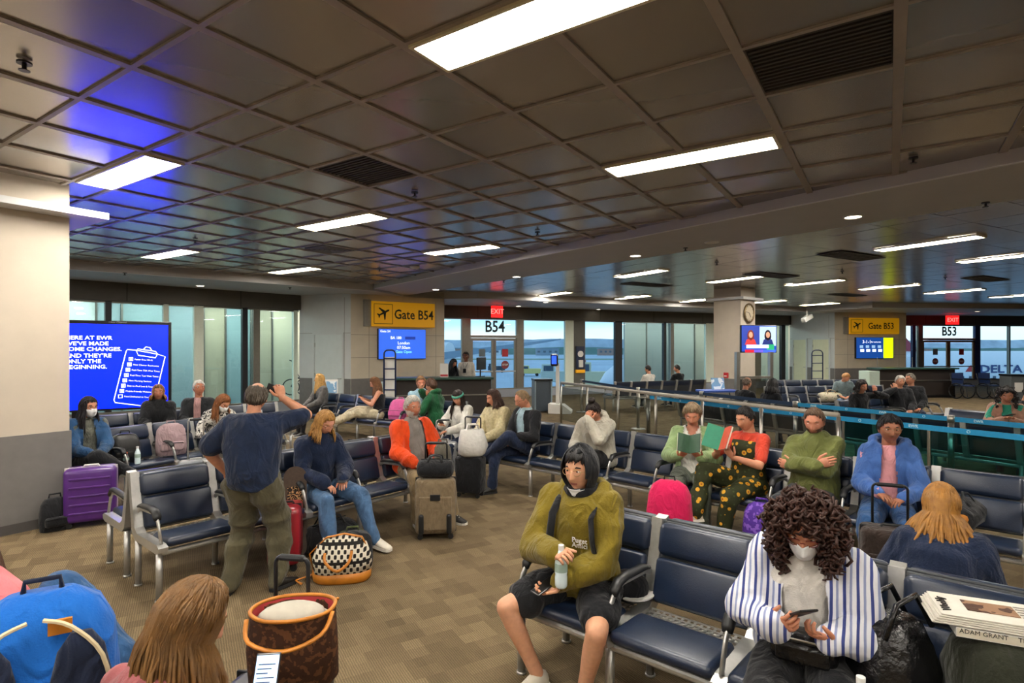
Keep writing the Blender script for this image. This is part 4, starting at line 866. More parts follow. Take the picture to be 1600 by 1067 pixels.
# -- front
person('olive', 'young man in olive hoodie and shorts with black inner hood, holding a bottle', sat('F', 4, .34), lod=0, az=207, size=1.0, lean=(2, 6), twist=-4, head=(-6, 3, 0), skin='#c99474', gaze=.003,
       top=dict(m=OLIVE, loose=.034, hood='down', name='hoodie', wr=1.7, hem=-.12), pants=dict(m=BLKF, len=.34, loose=.026, flare=.012, name='shorts'), shoes=WSHOE, hair=dict(style='fringe', col='#100d0d', th=.014, sweep=.5), glasses='#a98a5c', mask='chin',
       feet={1: ((.19, .25, .085), (.45, 1, 0)), -1: ((-.10, .30, .085), (-.15, 1, 0))}, knees={1: (.5, .5, 1), -1: (-.35, .5, 1)}, hands={1: dict(p=(.045, .33, .80), d=(-.55, .5, .25), n=(-.5, .1, -.3), curl=60), -1: dict(p=(.015, .33, .655), d=(.75, .45, -.35), n=(.2, .5, .8), curl=40)},
       elbows={1: (.9, -.4, -.5), -1: (-.9, -.4, -.4)}, add=[hood_up(BLKF), straps(BLKF), chest_text(['Puget', 'Amici'], -.05, .60, .040, WHITEP)])
person('stripes', 'woman with big brown curls and white mask in a blue striped shirt, on her phone', sat('F', 2, .34), az=212, lod=0, fem=True, size=.97, lean=(0, 22), head=(0, 32, 0), thick=1.08, belly=.05, w=1.05,
       top=dict(m=fabric('white_tee', '#cfcac2'), sleeve=.3), coat=dict(m=pattern('blue_striped_cotton', '#d2d3da', ['#8790b4', '#39447e'], 'stripes', 13), open=(.075, .03), loose=.012, wr=1.8, name='striped_shirt'), pants=dict(m=BLKF, loose=.022),
       shoes=BSHOE, sole=BSOLE, hair=dict(style='curly', col='#351a10', n=950, vol=.085, down=.03, face=38), mask='beak', glasses='#7c2c2c', skin='#b97c60', hands={1: dict(p=(.10, .36, .79), d=(-.7, .6, .35), n=(-.5, -.2, .5), curl=45), -1: dict(p=(-.11, .33, .77), d=(.75, .5, .25), n=(.3, -.1, .8), curl=55)}, elbows={1: (.55, -.4, -.9), -1: (-.55, -.4, -.9)})
person('blonde', 'woman with long honey-blonde hair and navy top seen from behind, bent forward', sat('FB', 3, .30, -.16), lod=0, fem=True, size=.93, hz=.50, lean=(15, 22), head=(0, 14, 0), top=dict(m=NAVYF, loose=.02), pants=dict(m=DJEANS), shoes=BSHOE, sole=BSOLE, skin='#c4896c', hair=dict(style='long', col='#946528', len=.24, n=640, face=46, rad=.0050, spread=.065, wav=.006))
person('foreground', 'woman with brown hair in the near left foreground seen from behind, holding up a phone', (-1.02, 1.46), az=25, lod=0, fem=True, size=.95, hz=.53, lean=(6, 22), head=(-18, 26, 0), top=dict(m=fabric('dusty_pink_top', '#8f4f52'), sleeve=1.), pants=dict(m=DJEANS), shoes=WSHOE, skin='#c98e72', hair=dict(style='long', col='#66461f', len=.26, n=480, rad=.0045, face=45, wav=.005, spread=.035),
       hands={1: dict(p=(.15, .33, .76), d=(-.1, .4, .85), n=(-.2, -.8, .4), curl=38)}, elbows={1: (.8, -.4, -.6)})
person('bluepack', 'person in pink top and blue jeans at the lower left edge, knee drawn up', (-1.87, 2.02), az=20, lod=1, fem=True, hz=.60, lean=(-6, 10), side=-26, head=(40, 20, -10), top=dict(m=fabric('pink_top', '#d8787c')), pants=dict(m=fabric('mid_denim', '#2d5078', .25, 14), loose=.012), shoes=WSHOE, hair=dict(style='long', col='#4a3020', len=.2), skin='#c98e72',
       feet={1: ((.22, .36, .60), (.4, 1, -.2)), -1: ((.24, .20, .56), (1, .5, -.1))}, knees={1: (-.3, .5, 1.2), -1: (-.6, .8, .1)})
person('standing', 'balding man standing in navy polo and olive trousers, phone held up to his eyes', (-2.03, 4.42), az=8, lod=0, sit=False, size=.965, hz=.88, lean=(0, 5), twist=14, belly=.045, w=1.12, thick=1.15, head=(6, 6, 6), top=dict(m=fabric('navy_polo', '#14213a', .25, 9), sleeve=.40, loose=.02, wr=1.6, hem=-.16), pants=dict(m=fabric('olive_twill', '#4c4734'), loose=.022, wr=1.6), shoes=BSHOE, sole=BSOLE,
       hair=dict(style='bald', col='#4d443b', th=.010), skin='#bd8466', feet={1: ((.17, .06, .085), (.35, 1, 0)), -1: ((-.15, -.06, .085), (-.35, 1, 0))}, hands={1: dict(p=(.12, .22, 1.50), d=(-.35, .15, .9), n=(-.6, .6, 0), curl=55), -1: dict(p=(-.29, .10, .90), d=(-.1, .5, -.9), n=(1, 0, 0), curl=35)}, elbows={1: (.8, .2, -.75), -1: (-.8, -.6, 0)})
# -- left block
person('turtleneck', 'blonde woman with glasses in navy turtleneck and light jeans looking down', sat('L', 2), az=135, lod=1, fem=True, lean=(-4, 14), head=(10, 28, 0), top=dict(m=NAVYF, loose=.024, collar=.022, neck=1.04, wr=1.6), pants=dict(m=JEANS, loose=.01, wr=1.5), shoes=WSHOE, hair=dict(style='bob', col='#a87c42', len=.13, face=50, n=110), glasses='#4a2c20', eyes='closed', skin='#c88f76',
       feet={1: ((.10, .44, .085), (0, 1, 0)), -1: ((-.28, .58, .12), (-.3, 1, -.1))}, hands={1: dict(p=(.10, .33, .64), curl=35), -1: dict(p=(-.08, .36, .66), curl=35)})
person('orange', 'white-bearded man in bright orange jacket with grey shirt and khaki trousers', sat('L', 0), az=140, lod=1, size=1.03, lean=(-4, 2), belly=.05, head=(0, 2, 0), top=dict(m=GREYSH, collar=.014), coat=dict(m=fabric('orange_shell', '#d0420f', .15, 8), open=(.085, .05), loose=.014, wr=1.6), pants=dict(m=KHAKI, loose=.015), shoes=BSHOE, hair=dict(style='short', col='#bab5ac', th=.016), beard='#c9c4ba', glasses='#8a7a68', skin='#b9775c',
       feet={1: ((.17, .42, .085), (.2, 1, 0)), -1: ((-.22, .5, .085), (-.2, 1, 0))}, hands={1: dict(p=(.17, .36, .66), curl=25), -1: dict(p=(-.12, .38, .70), curl=40)})
person('denim', 'woman in denim jacket and white mask with crossed legs beside the pillar', sat('J', 4), az=128, lod=1, fem=True, lean=(-8, 2), head=(20, 8, 0), top=dict(m=fabric('print_tee', '#55564e', .5, 20)), coat=dict(m=fabric('denim_jacket', '#24476c', .22, 10), open=(.05, .03), name='denim_jacket'), pants=dict(m=BLKF, loose=.01), shoes=BSHOE, sole=M('tan_sole', '#b7a684', .7, 0, .06), hair=dict(style='long', col='#191418', len=.26), mask='beak', glasses='#51302a', skin='#b97f62',
       feet={1: ((-.32, .50, .42), (-.7, .6, .1)), -1: ((-.10, .46, .085), (0, 1, 0))}, knees={1: (.6, .5, .8)}, hands={1: dict(p=(.05, .34, .68)), -1: dict(p=(-.04, .33, .68))})
person('zebra', 'woman with auburn hair bent forward in black-and-white top and mask', sat('J', 1, .34, .1), az=150, lod=1, fem=True, lean=(12, 30), head=(35, 38, 0), top=dict(m=pattern('zebra_print', '#c9c6be', ['#2c2b2d'], 'zebra', 16)), pants=dict(m=fabric('pale_teal_trousers', '#7fa3a6')), shoes=WSHOE, hair=dict(style='long', col='#7b4a24', len=.22, n=110), mask='beak', skin='#c4896c', hands={1: dict(p=(.1, .40, .66)), -1: dict(p=(-.08, .42, .68))})
person('blackjacket', 'woman with light brown hair and glasses in black puffer jacket below the screen', sat('K', 3), az=150, lod=2, fem=True, lean=(-6, 0), head=(0, -2, 0), top=dict(m=fabric('black_puffer', '#17181b', .3, 20), loose=.025, collar=.02), pants=dict(m=DJEANS), shoes=BSHOE, hair=dict(style='bob', col='#8a6238', len=.09, n=70), glasses='#43302a', skin='#bd8064')
person('whitehair', 'white-haired man with glasses in dark jacket looking up left of the window', sat('K', 2), az=160, lod=2, size=1.04, lean=(-6, 0), head=(25, -8, 0), top=dict(m=fabric('pink_shirt', '#b98f8c')), coat=dict(m=fabric('charcoal_jacket', '#26272a'), open=(.04, .03)), pants=dict(m=DJEANS), shoes=BSHOE, hair=dict(style='short', col='#c6c2ba'), glasses='#4a3530', skin='#bd7c60')
# -- far left block in front of the counter
person('blazer', 'long-haired blonde woman in grey blazer looking left, far row', sat('H', 6), az=225, lod=2, fem=True, lean=(-4, 6), head=(-45, 0, 0), top=dict(m=BLKF), coat=dict(m=fabric('grey_blazer', '#5d5a58', .25, 20), open=(.05, .03)), pants=dict(m=BLKF), shoes=BSHOE, hair=dict(style='long', col='#b78d4e', len=.26), skin='#c4896c')
person('girl', 'girl in black strapless top on her phone with legs stretched in cream trousers', sat('H', 3, .26), az=258, lod=1, fem=True, lean=(-6, 6), head=(5, 26, 0), top=dict(m=BLKF, sleeve=0, neck=.78), pants=dict(m=fabric('cream_trousers', '#b6aa8e'), loose=.022), shoes=WSHOE, hair=dict(style='long', col='#6b4526', len=.26, n=90), skin='#c4896c', feet={1: ((.06, .80, .44), (0, 1, .8)), -1: ((-.10, .82, .42), (0, 1, .8))},
       hands={1: dict(p=(.07, .30, .86), d=(-.3, .5, .6), curl=40), -1: dict(p=(-.07, .30, .84), d=(.3, .5, .6), curl=40)})
person('bluecheck', 'heavy man with short sandy hair in pale blue shirt, arms folded on the seat back', sat('H', 1, .3), az=160, lod=1, size=1.06, lean=(4, 8), belly=.06, w=1.1, head=(-5, 12, 0), top=dict(m=LTBLUE, sleeve=.5, collar=.014), pants=dict(m=KHAKI), shoes=BSHOE, hair=dict(style='short', col='#7d5c3c'), beard='#9a7050', bth=.007, skin='#c27e62', hands={1: dict(p=(-.05, .36, .82), d=(-1, .1, 0)), -1: dict(p=(-.1, .34, .98), d=(.2, .3, 1), n=(0, -1, 0), curl=50)})
person('greenhood', 'brown-haired person in dark green hoodie turned away, beside the silver suitcase', sat('H', 0, .5), az=285, lod=1, lean=(4, 12), head=(-10, 6, 0), top=dict(m=fabric('green_hoodie', '#0f4a2a'), loose=.026, hood='down', name='hoodie', wr=1.6), pants=dict(m=fabric('grey_joggers', '#4c4c44')), shoes=WSHOE, hair=dict(style='short', col='#4a2e1c', th=.022, front=30), skin='#c48a6c', hands={1: dict(p=(.06, .34, 1.10), d=(0, .1, 1), n=(0, -1, 0), curl=60), -1: dict(p=(-.1, .36, .78))})
# -- middle row
person('headband', 'dark-haired woman with teal headband and white top looking at her phone', sat('M', 10, .3, .12), az=215, lod=1, fem=True, size=.96, lean=(0, 12), head=(15, 24, 0), top=dict(m=fabric('white_sweater', '#c3c0b8'), loose=.02), pants=dict(m=DJEANS), shoes=WSHOE, hair=dict(style='long', col='#241611', len=.27), headband='#4f9d88', skin='#bf8468', hands={1: dict(p=(.10, .35, .76), d=(-.4, .6, .4), curl=45), -1: dict(p=(-.05, .36, .70))})
person('cream', 'woman with chin-length brown hair in cream knit sweater looking down', sat('M', 9), az=225, lod=1, fem=True, lean=(-6, 4), head=(-14, 16, 0), top=dict(m=fabric('cream_knit', '#b8ab85', .2, 30, .5, 90), loose=.026, wr=1.4), pants=dict(m=DJEANS), shoes=BSHOE, hair=dict(style='bob', col='#3a2218', len=.11, n=90), skin='#bf8468', eyes='closed')
person('darkjacket', 'man with receding hair and glasses in black jacket, one leg crossed over', sat('M', 8), az=232, lod=1, size=1.03, lean=(-5, 8), head=(-12, 22, 0), top=dict(m=fabric('pale_blue_shirt', '#93abb2'), collar=.014), coat=dict(m=BLKF, open=(.06, .04)), pants=dict(m=DJEANS, loose=.012), shoes=BSHOE, sole=BSOLE, lace=BSHOE, hair=dict(style='short', col='#80684c', th=.007, front=55), glasses='#3a2a24', eyes='closed', skin='#c48468',
       feet={1: ((.10, .52, .085), (.2, 1, 0)), -1: ((.22, .52, .46), (.7, .7, -.1))}, knees={-1: (-.5, .5, .9)}, hands={1: dict(p=(.06, .34, .68)), -1: dict(p=(-.10, .30, .74))})
person('greyhoodie', 'person with dark top-knot in pale grey hoodie hiding the face in one hand', sat('M', 6), az=215, lod=1, size=.98, lean=(6, 20), head=(5, 34, 0), top=dict(m=fabric('pale_hoodie', '#a9a496'), loose=.03, hood='down', name='hoodie', wr=1.5), pants=dict(m=BLKF, loose=.01), shoes=BSHOE, hair=dict(style='bun', col='#1f1512', bun=(0, -.03, .15)), skin='#b97c60', eyes='closed',
       hands={-1: dict(p=(-.01, .33, 1.06), d=(0, -.1, 1), n=(0, -1, 0), curl=50), 1: dict(p=(.12, .33, .72), curl=40)}, elbows={-1: (-.3, .6, -.9)}, feet={1: ((.08, .40, .085), (.2, 1, 0)), -1: ((.16, .5, .3), (.4, 1, -.2))})
person('reader1', 'grey-blonde woman in green cardigan and white blouse reading a book', sat('M', 4), az=202, lod=1, fem=True, lean=(-4, 4), head=(0, 22, 0), top=dict(m=fabric('white_blouse', '#cbc8c0'), vneck=(.26, .07), sleeve=.9), coat=dict(m=fabric('sage_cardigan', '#7e9466'), open=(.085, .04), name='cardigan'), pants=dict(m=fabric('grey_green_trousers', '#4e5448'), loose=.02), shoes=BSHOE, hair=dict(style='bun', col='#7f6c54', th=.022, bun=(0, -.095, .06)), skin='#c48468', eyes='closed',
       hands={1: dict(p=(.10, .36, .80), d=(-.5, .5, .5), n=(-.2, -.3, .9), curl=40), -1: dict(p=(-.10, .36, .80), d=(.5, .5, .5), n=(.2, -.3, .9), curl=40)})
person('reader2', 'woman with cropped dark hair in floral dungarees and red tee reading', sat('M', 3), az=235, lod=1, fem=True, lean=(-4, 4), head=(-6, 16, 0), top=dict(m=fabric('coral_tee', '#c2402c'), sleeve=.38), coat=dict(m=pattern('floral_print', '#2b2e18', ['#c9932a', '#8d3a14', '#3b4426'], 'floral', 13), open=(-1, 0), sleeve=0, neck=.86, name='dungaree_bib'), pants=dict(m=pattern('floral_print', '#2b2e18', ['#c9932a', '#8d3a14', '#3b4426'], 'floral', 13), loose=.02, name='dungarees'), shoes=WSHOE, hair=dict(style='short', col='#17110f', th=.010), skin='#c4896c', eyes='closed',
       feet={1: ((.20, .58, .30), (.5, 1, -.1)), -1: ((-.02, .46, .085), (0, 1, 0))}, knees={1: (.4, .5, 1)}, hands={1: dict(p=(.12, .34, .88), d=(-.3, .5, .7), n=(-.4, -.2, .9), curl=45), -1: dict(p=(-.06, .36, .86), d=(.3, .5, .7), n=(.4, -.2, .9), curl=45)})
person('folded', 'bearded man in olive pullover with folded arms, dozing', sat('M', 2), az=225, lod=1, size=1.04, lean=(-10, 0), belly=.05, w=1.06, head=(8, 16, 0), top=dict(m=fabric('olive_pullover', '#5f6434', .15, 10), loose=.022, collar=.024, neck=1.03, wr=1.5), pants=dict(m=fabric('slate_trousers', '#2a3036'), loose=.018), shoes=BSHOE, hair=dict(style='short', col='#5b4636', th=.010, front=48), beard='#59402e', bth=.008, skin='#c08066', eyes='closed',
       hands={1: dict(p=(-.11, .26, .88), d=(-1, .1, .35), n=(0, -1, 0), curl=25), -1: dict(p=(.10, .25, .83), d=(1, -.1, .1), n=(0, -1, 0), curl=30)}, elbows={1: (.9, .2, -.5), -1: (-.9, .2, -.5)})
person('bluehood', 'woman with black hair tied back, glasses, blue zip hoodie over pink top', sat('M', 1), az=215, lod=1, fem=True, thick=1.1, belly=.03, lean=(-4, 2), head=(14, 2, 0), top=dict(m=fabric('pink_tee', '#c0848a')), coat=dict(m=fabric('blue_hoodie', '#385a96'), open=(.045, .03), hood='down', name='hoodie'), pants=dict(m=fabric('bright_denim', '#274b78', .2, 14)), shoes=BSHOE, hair=dict(style='short', col='#131012', th=.016, front=34), glasses='#8c7450', skin='#96624a', hands={1: dict(p=(.06, .34, .72)), -1: dict(p=(-.10, .34, .70))})
# -- staff behind the counter
person('agent', 'gate agent in white shirt with lanyard standing behind the counter', at(728, 16.6)[:2], az=188, lod=2, sit=False, size=1.06, top=dict(m=fabric('white_shirt', '#cfc9be'), sleeve=.95), pants=dict(m=BLKF), shoes=BSHOE, hair=dict(style='short', col='#15100e', th=.016), skin='#6d4430', add=[lanyard])
person('agent2', 'gate agent with black hair bent over behind the counter', at(703, 16.4)[:2], az=150, lod=2, sit=False, fem=True, size=.97, lean=(5, 25), head=(20, 25, 0), top=dict(m=BLKF), pants=dict(m=BLKF), shoes=BSHOE, hair=dict(style='long', col='#0f0d0f', len=.2, rad=.02), skin='#b97f62')
# -- far right block
person('win1', 'man in white shirt seen from behind by the middle windows', sat('W', 2), lod=3, size=1.05, top=dict(m=fabric('white_shirt', '#cfc9be')), pants=dict(m=DJEANS), shoes=BSHOE, hair=dict(style='short', col='#15100e'), head=(10, 5, 0))
person('win2', 'man in black shirt seen from behind by the middle windows', sat('W', 4), lod=3, size=1.05, top=dict(m=BLKF), pants=dict(m=DJEANS), shoes=BSHOE, hair=dict(style='short', col='#15100e'), head=(25, 5, 0))
person('baldback', 'bald man in black top seen from behind, left of the television column', sat('N', 2), lod=2, size=1.0, lean=(4, 10), top=dict(m=BLKF), pants=dict(m=DJEANS), shoes=BSHOE, hair=dict(style='bald', col='#6b5a4c', th=.005), skin='#bb8064', head=(0, 10, 0))
person('darkback', 'woman with thick dark hair seen from behind below the television', sat('N', 3), lod=2, fem=True, lean=(2, 8), top=dict(m=BLKF), pants=dict(m=DJEANS), shoes=BSHOE, hair=dict(style='long', col='#120e0e', len=.14, rad=.018), head=(0, 14, 0))
person('sandy', 'sandy-haired person in grey tee bent over beside the floral bag', sat('R1', 2), az=200, lod=3, lean=(10, 30), head=(20, 40, 0), top=dict(m=fabric('grey_tee', '#6b7c80'), sleeve=.45), pants=dict(m=JEANS), shoes=BSHOE, hair=dict(style='short', col='#9a6c3c', th=.02))
person('chinhand', 'dark-haired woman in black resting her head on her hand, behind the belts', sat('R2', 5), az=180, lod=2, fem=True, lean=(6, 16), side=6, head=(10, 18, 12), top=dict(m=BLKF), pants=dict(m=BLKF), shoes=BSHOE, hair=dict(style='bob', col='#1d1311', len=.06), skin='#bb8064', hands={-1: dict(p=(-.12, .24, 1.08), d=(0, 0, 1), n=(0, -1, 0), curl=50)})
person('silver', 'silver-haired person in black jacket facing the camera before the B53 counter', sat('R2', 2), az=195, lod=2, lean=(-4, 6), head=(0, 6, 0), top=dict(m=BLKF, loose=.02), pants=dict(m=BLKF), shoes=BSHOE, hair=dict(style='short', col='#bdb8ae'), skin='#bd8468', hands={1: dict(p=(.16, .24, 1.05), d=(0, 0, 1), n=(0, -1, 0), curl=50)})
person('greyglasses', 'grey-haired man with dark glasses looking left before the B53 counter', sat('R2', 1), az=205, lod=2, size=1.03, lean=(-4, 6), head=(-55, 0, 0), top=dict(m=BLKF, loose=.02), pants=dict(m=DJEANS), shoes=BSHOE, hair=dict(style='short', col='#6f675c'), glasses='#1c1815', skin='#bd8468')
person('blackback', 'man with cropped black hair in black tee seen from behind, right side', sat('R3b', 1), lod=2, lean=(4, 14), head=(-30, 20, 0), top=dict(m=BLKF, sleeve=.45), pants=dict(m=DJEANS), shoes=BSHOE, hair=dict(style='short', col='#0f0c0c', th=.008), skin='#a8714f')
person('curly', 'woman with dark curly hair in dusty pink jacket on her phone at the right edge', sat('R3', 2), az=215, lod=1, fem=True, lean=(0, 10), head=(0, 20, 0), top=dict(m=fabric('teal_top', '#2f8f78')), coat=dict(m=fabric('dusty_pink_jacket', '#a9806c'), open=(.05, .03)), pants=dict(m=DJEANS), shoes=BSHOE, hair=dict(style='curly', col='#1c1212', vol=.055, n=260), skin='#b97c60', eyes='closed', hands={1: dict(p=(.06, .33, .84), d=(-.4, .5, .5), curl=45), -1: dict(p=(-.06, .33, .84), d=(.4, .5, .5), curl=45)})
flush_people()
# ------------------------------------------------------------------ screens and signs
def orient(o, xd, zd):
    x = Vector(xd).normalized(); z = Vector(zd); z = (z - x * x.dot(z)).normalized(); y = z.cross(x); o.rotation_euler = Matrix((x, y, z)).transposed().to_euler()
def panel_on(a, b, name, label, cat):
    """flat thing standing along the plan line a->b, local x along it, y pointing away from the viewer"""
    a = Vector((a[0], a[1], 0)); b = Vector((b[0], b[1], 0)); d = b - a; return thing(name, label, cat, a, math.atan2(d.y, d.x)), d.length
def scr(name, col, e): return M(name, col, .25, 0, 0, emit=e)
BLK = M('bezel_black', '#0c0c0e', .3, 0, .05)
WTX = scr('screen_white', '#dfe6ff', 1.6)
sa, sb = at(74, 10.33), at(268, 11.36); t, SL = panel_on(sa, sb, 'video_screen', 'huge blue advertising screen with white lettering beside the pillar', 'screen')
def sp(x, y): u = along(sa[:2], sb[:2], x); Y = sa.y + (sb.y - sa.y) * u / SL; return u, zy(y, Y)
z1, z0 = sp(268, 503)[1], sp(264, 637)[1]
G().rbox((SL / 2, .06, (z0 + z1) / 2), (SL, .10, z1 - z0), .01).build('bezel', BLK, t)
G().box((SL / 2 - .01, .006, (z0 + z1) / 2 - .015), (SL - .10, .006, z1 - z0 - .11)).build('display', scr('screen_blue', '#0010e6', 6.0), t)
for y, s in ((527.6, 'HERE AT EWR'), (536.7, "WE'VE MADE"), (545.6, 'SOME CHANGES.'), (556, "AND THEY'RE"), (565, 'ONLY THE'), (574, 'BEGINNING.')):
    u, z = sp(101, y); text_mesh('screen_lettering', s, .102, WTX, t, (u, -.001, z), align='LEFT', bold=.0015, sx=1.12)
u, z = sp(184, 502.3); text_mesh('maker_lettering', 'Clear Channel', .05, M('grey_print', '#8a8a90', .5, 0, 0), t, (u, -.002, z1 - .028))
g = G(); g.tube([(*(lambda q: (q[0], 0, q[1]))(sp(x, y)),) for x, y in ((199, 546), (212, 547), (245, 553), (258, 557), (241, 628), (222, 634), (180, 629), (178, 625), (197, 549))], .008, 6, closed=True); g.build('clipboard_outline', WTX, t)
g = G(); g.tube([(q[0], -.002, q[1]) for q in (sp(x, y) for x, y in ((213, 548), (215, 545), (243, 549), (246, 553), (243, 559), (216, 555)))],   .008, 6, closed=True); g.tube([(q[0], -.002, q[1]) for q in (sp(x, y) for x, y in ((224, 546), (228, 542), (234, 543), (237, 547)))], .008, 6); g.build('clipboard_clip', WTX, t)
for i, s in enumerate(('Faster Free Wi-Fi', 'New Cleaner Restrooms', 'Real-Time TSA Wait Times', 'Real-Time Taxi Wait Times', 'New Nursing Stations', 'Easy-to-Find Lost & Found', 'Mobile-Friendly Website', 'Food Delivered to Your Gate')):
    x, y = 204.5 - i * 2.35, 561 + i * 8.3; u, z = sp(x, y); g = G()
    for dx, dz, w, h in ((-.03, 0, .010, .07), (.03, 0, .010, .07), (0, .03, .07, .010), (0, -.03, .07, .010)): g.box((u + dx, 0, z + dz), (w, .006, h))
    if i < 7: g.box((u, 0, z), (.03, .006, .03))
    g.build('check_box', WTX, t); o = text_mesh('screen_lettering', s, .042, WTX, t, (u + .06, -.001, z - .005), align='LEFT'); o.rotation_euler = (pi / 2, radians(5), 0)
for x in (.4, SL - .4): G().box((x, .14, z0 / 2), (.12, .08, z0)).build('stand_post', BLK, t); G().box((x, .14, .02), (.3, .6, .04)).build('stand_foot', BLK, t)
# gate signs: yellow boards with an aircraft pictogram, on the gate walls
YEL = M('sign_yellow', '#e0a010', .5, 0, .03, emit=.25); SBLK = M('sign_black2', '#15130f', .6, 0, 0)
PLANE = [(0, .5), (.06, .42), (.07, .18), (.46, -.08), (.46, -.16), (.07, -.03), (.05, -.3), (.16, -.40), (.16, -.46), (0, -.41), (-.16, -.46), (-.16, -.40), (-.05, -.3), (-.07, -.03), (-.46, -.16), (-.46, -.08), (-.07, .18), (-.06, .42)]
def wall_frame(A, B, name, label, cat): t, L = panel_on(A, B, name, label, cat); return t
def gate_sign(A, B, x0, x1, y0, y1, num, label):
    t, L = panel_on(A, B, 'gate_sign', label, 'sign'); u0, u1 = along(A, B, x0), along(A, B, x1); um = (u0 + u1) / 2; Y = A[1] + (B[1] - A[1]) * um / L; zt, zb = zy(y0, Y), zy(y1, Y); h = zt - zb; w = u1 - u0
    G().box((um, -.08, (zt + zb) / 2), (w, .14, h)).build('board', YEL, t); G().box((u0 - .10, -.05, (zt + zb) / 2 + .02), (.22, .08, h + .04)).build('end_bracket', M('sign_grey', '#8d8a86', .5, .2, .05), t)
    g = G(); q = h * .78; cx = u0 + q * .62
    for dx, dz, a, b in ((-.5, 0, .012, 1), (.5, 0, .012, 1), (0, .5, 1, .012), (0, -.5, 1, .012)): g.box((cx + dx * q, -.153, (zt + zb) / 2 + dz * q), (max(.014, a * q), .006, max(.014, b * q)))
    g.build('pictogram_frame', SBLK, t)
    R = Matrix.Rotation(radians(-62), 2); pl = [R @ Vector(p) * q * .74 for p in PLANE]; G().prism([(cx + p.x, (zt + zb) / 2 + .03 + p.y) for p in pl], 'y', -.158, -.15).build('aircraft_pictogram', SBLK, t)
    text_mesh('sign_lettering', 'Gate ' + num, h * .54, SBLK, t, (cx + q * .5 + (u1 - cx - q * .5) / 2, -.153, (zt + zb) / 2 - .01), bold=h * .008, sx=.86)
gate_sign(P2, P3, 578, 676, 473, 511, 'B54', 'yellow Gate B54 sign with aircraft pictogram on the beige wall'); gate_sign(P6, P7, 1324, 1401, 497, 522, 'B53', 'yellow Gate B53 sign with aircraft pictogram on the far wall')
def wall_screen(A, B, x0, x1, y0, y1, col, name, label, off=.10):
    t, L = panel_on(A, B, name, label, 'screen'); u0, u1 = along(A, B, x0), along(A, B, x1); um = (u0 + u1) / 2; Y = A[1] + (B[1] - A[1]) * um / L; zt, zb = zy(y0, Y), zy(y1, Y)
    G().box((um, -off / 2 - .005, (zt + zb) / 2), (u1 - u0, off, zt - zb)).build('bezel', BLK, t); G().box((um, -off - .008, (zt + zb) / 2), (u1 - u0 - .03, .006, zt - zb - .03)).build('display', scr('display_' + name + col[1:], col, 1.1), t)
    def T(s, fx, fz, size, m=WTX, al='CENTER'): text_mesh('screen_lettering', s, size, m, t, (u0 + (u1 - u0) * fx, -off - .013, zb + (zt - zb) * fz), align=al)
    def Bx(fx, fz, fw, fh, m, nm='screen_block'): G().box((u0 + (u1 - u0) * fx, -off - .012, zb + (zt - zb) * fz), ((u1 - u0) * fw, .004, (zt - zb) * fh)).build(nm, m, t)
    return t, T, Bx
t, T, Bx = wall_screen(P2, P3, 589, 663, 514, 561, '#2f5fd2', 'gate_screen', 'blue gate display for London under the B54 sign')
T('Gate 54', .14, .91, .10); T('BA 180', .36, .70, .12); T('London', .52, .53, .13); T('07:50am', .52, .38, .13); T('Gate Open', .52, .24, .12, scr('screen_cyan', '#7fe0e0', 1.4)); Bx(.66, .70, .22, .10, scr('screen_navy', '#1c3a9e', .8), 'airline_plate')
t, T, Bx = wall_screen(P6, P7, 1335, 1393, 527, 560, '#163f86', 'gate_screen', 'blue and lime display under the B53 sign'); Bx(.86, .5, .26, .96, scr('screen_lime', '#c8e00a', 1.3), 'lime_panel'); T('3-1-1', .28, .78, .2); T('for carry-ons', .53, .78, .09)
for i in range(4): Bx(.14 + i * .16, .56, .09, .13, scr('screen_pale', '#8fb4dc', 1.), 'icon'); Bx(.16 + i * .16, .38, .10, .12, WTX, 'icon')
# exit signs
def exit_sign(Y, x0, x1, y0, y1, label, rz):
    c = at((x0 + x1) / 2, Y); zt, zb = zy(y0, Y), zy(y1, Y); w = (x1 - x0) / FPX * Y; t = thing('exit_sign', label, 'sign', (c.x, c.y, zb), rz)
    G().rbox((0, 0, (zt - zb) / 2), (w, .06, zt - zb), .01).build('lit_panel', M('exit_red', '#f01818', .5, 0, 0, emit=2.2), t); G().tube([(0, 0, zt - zb), (0, 0, 3.5 - zb)], .012, 8).build('stem', STEEL, t)
    text_mesh('sign_lettering', 'EXIT', (zt - zb) * .62, scr('exit_pink', '#ff8a80', 1.5), t, (0, -.035, (zt - zb) / 2))
exit_sign(20.6, 767, 786, 478, 496, 'glowing red exit sign above the B54 door', radians(25)); exit_sign(26.6, 1478, 1498, 493, 507, 'glowing red exit sign above the B53 door', 0)
# clock, fire alarm, television with its stand on the column
cc = Vector((6.72, 17.1, 0)); fn = Vector((cos(radians(40 - 90)), sin(radians(40 - 90)), 0)); rzc = radians(40)
pc = cc + fn * .44
t = thing('wall_clock', 'round gold-rimmed wall clock high on the column', 'clock', (pc.x, pc.y, zy(489, 16.7)), rzc); g = G(); g.tube([(.27 * cos(a), -.03, .27 * sin(a)) for a in np.arange(28) * pi / 14], .03, 8, closed=True); g.build('rim', M('brass_rim', '#7d6a4c', .3, .8, .1), t, smooth=True)
g = G(); g.tube([(0, 0, 0), (0, -.03, 0)], .26, 28); g.build('dial', M('clock_dial', '#b9ab92', .5, 0, .04), t)
for a, l, w in ((150, .14, .02), (280, .20, .014)): G().box((.5 * l * sin(radians(a)), -.036, .5 * l * cos(radians(a))), (w, .006, l), R=np.array(Matrix.Rotation(radians(a), 3, 'Y'))).build('clock_hand', BLK, t)
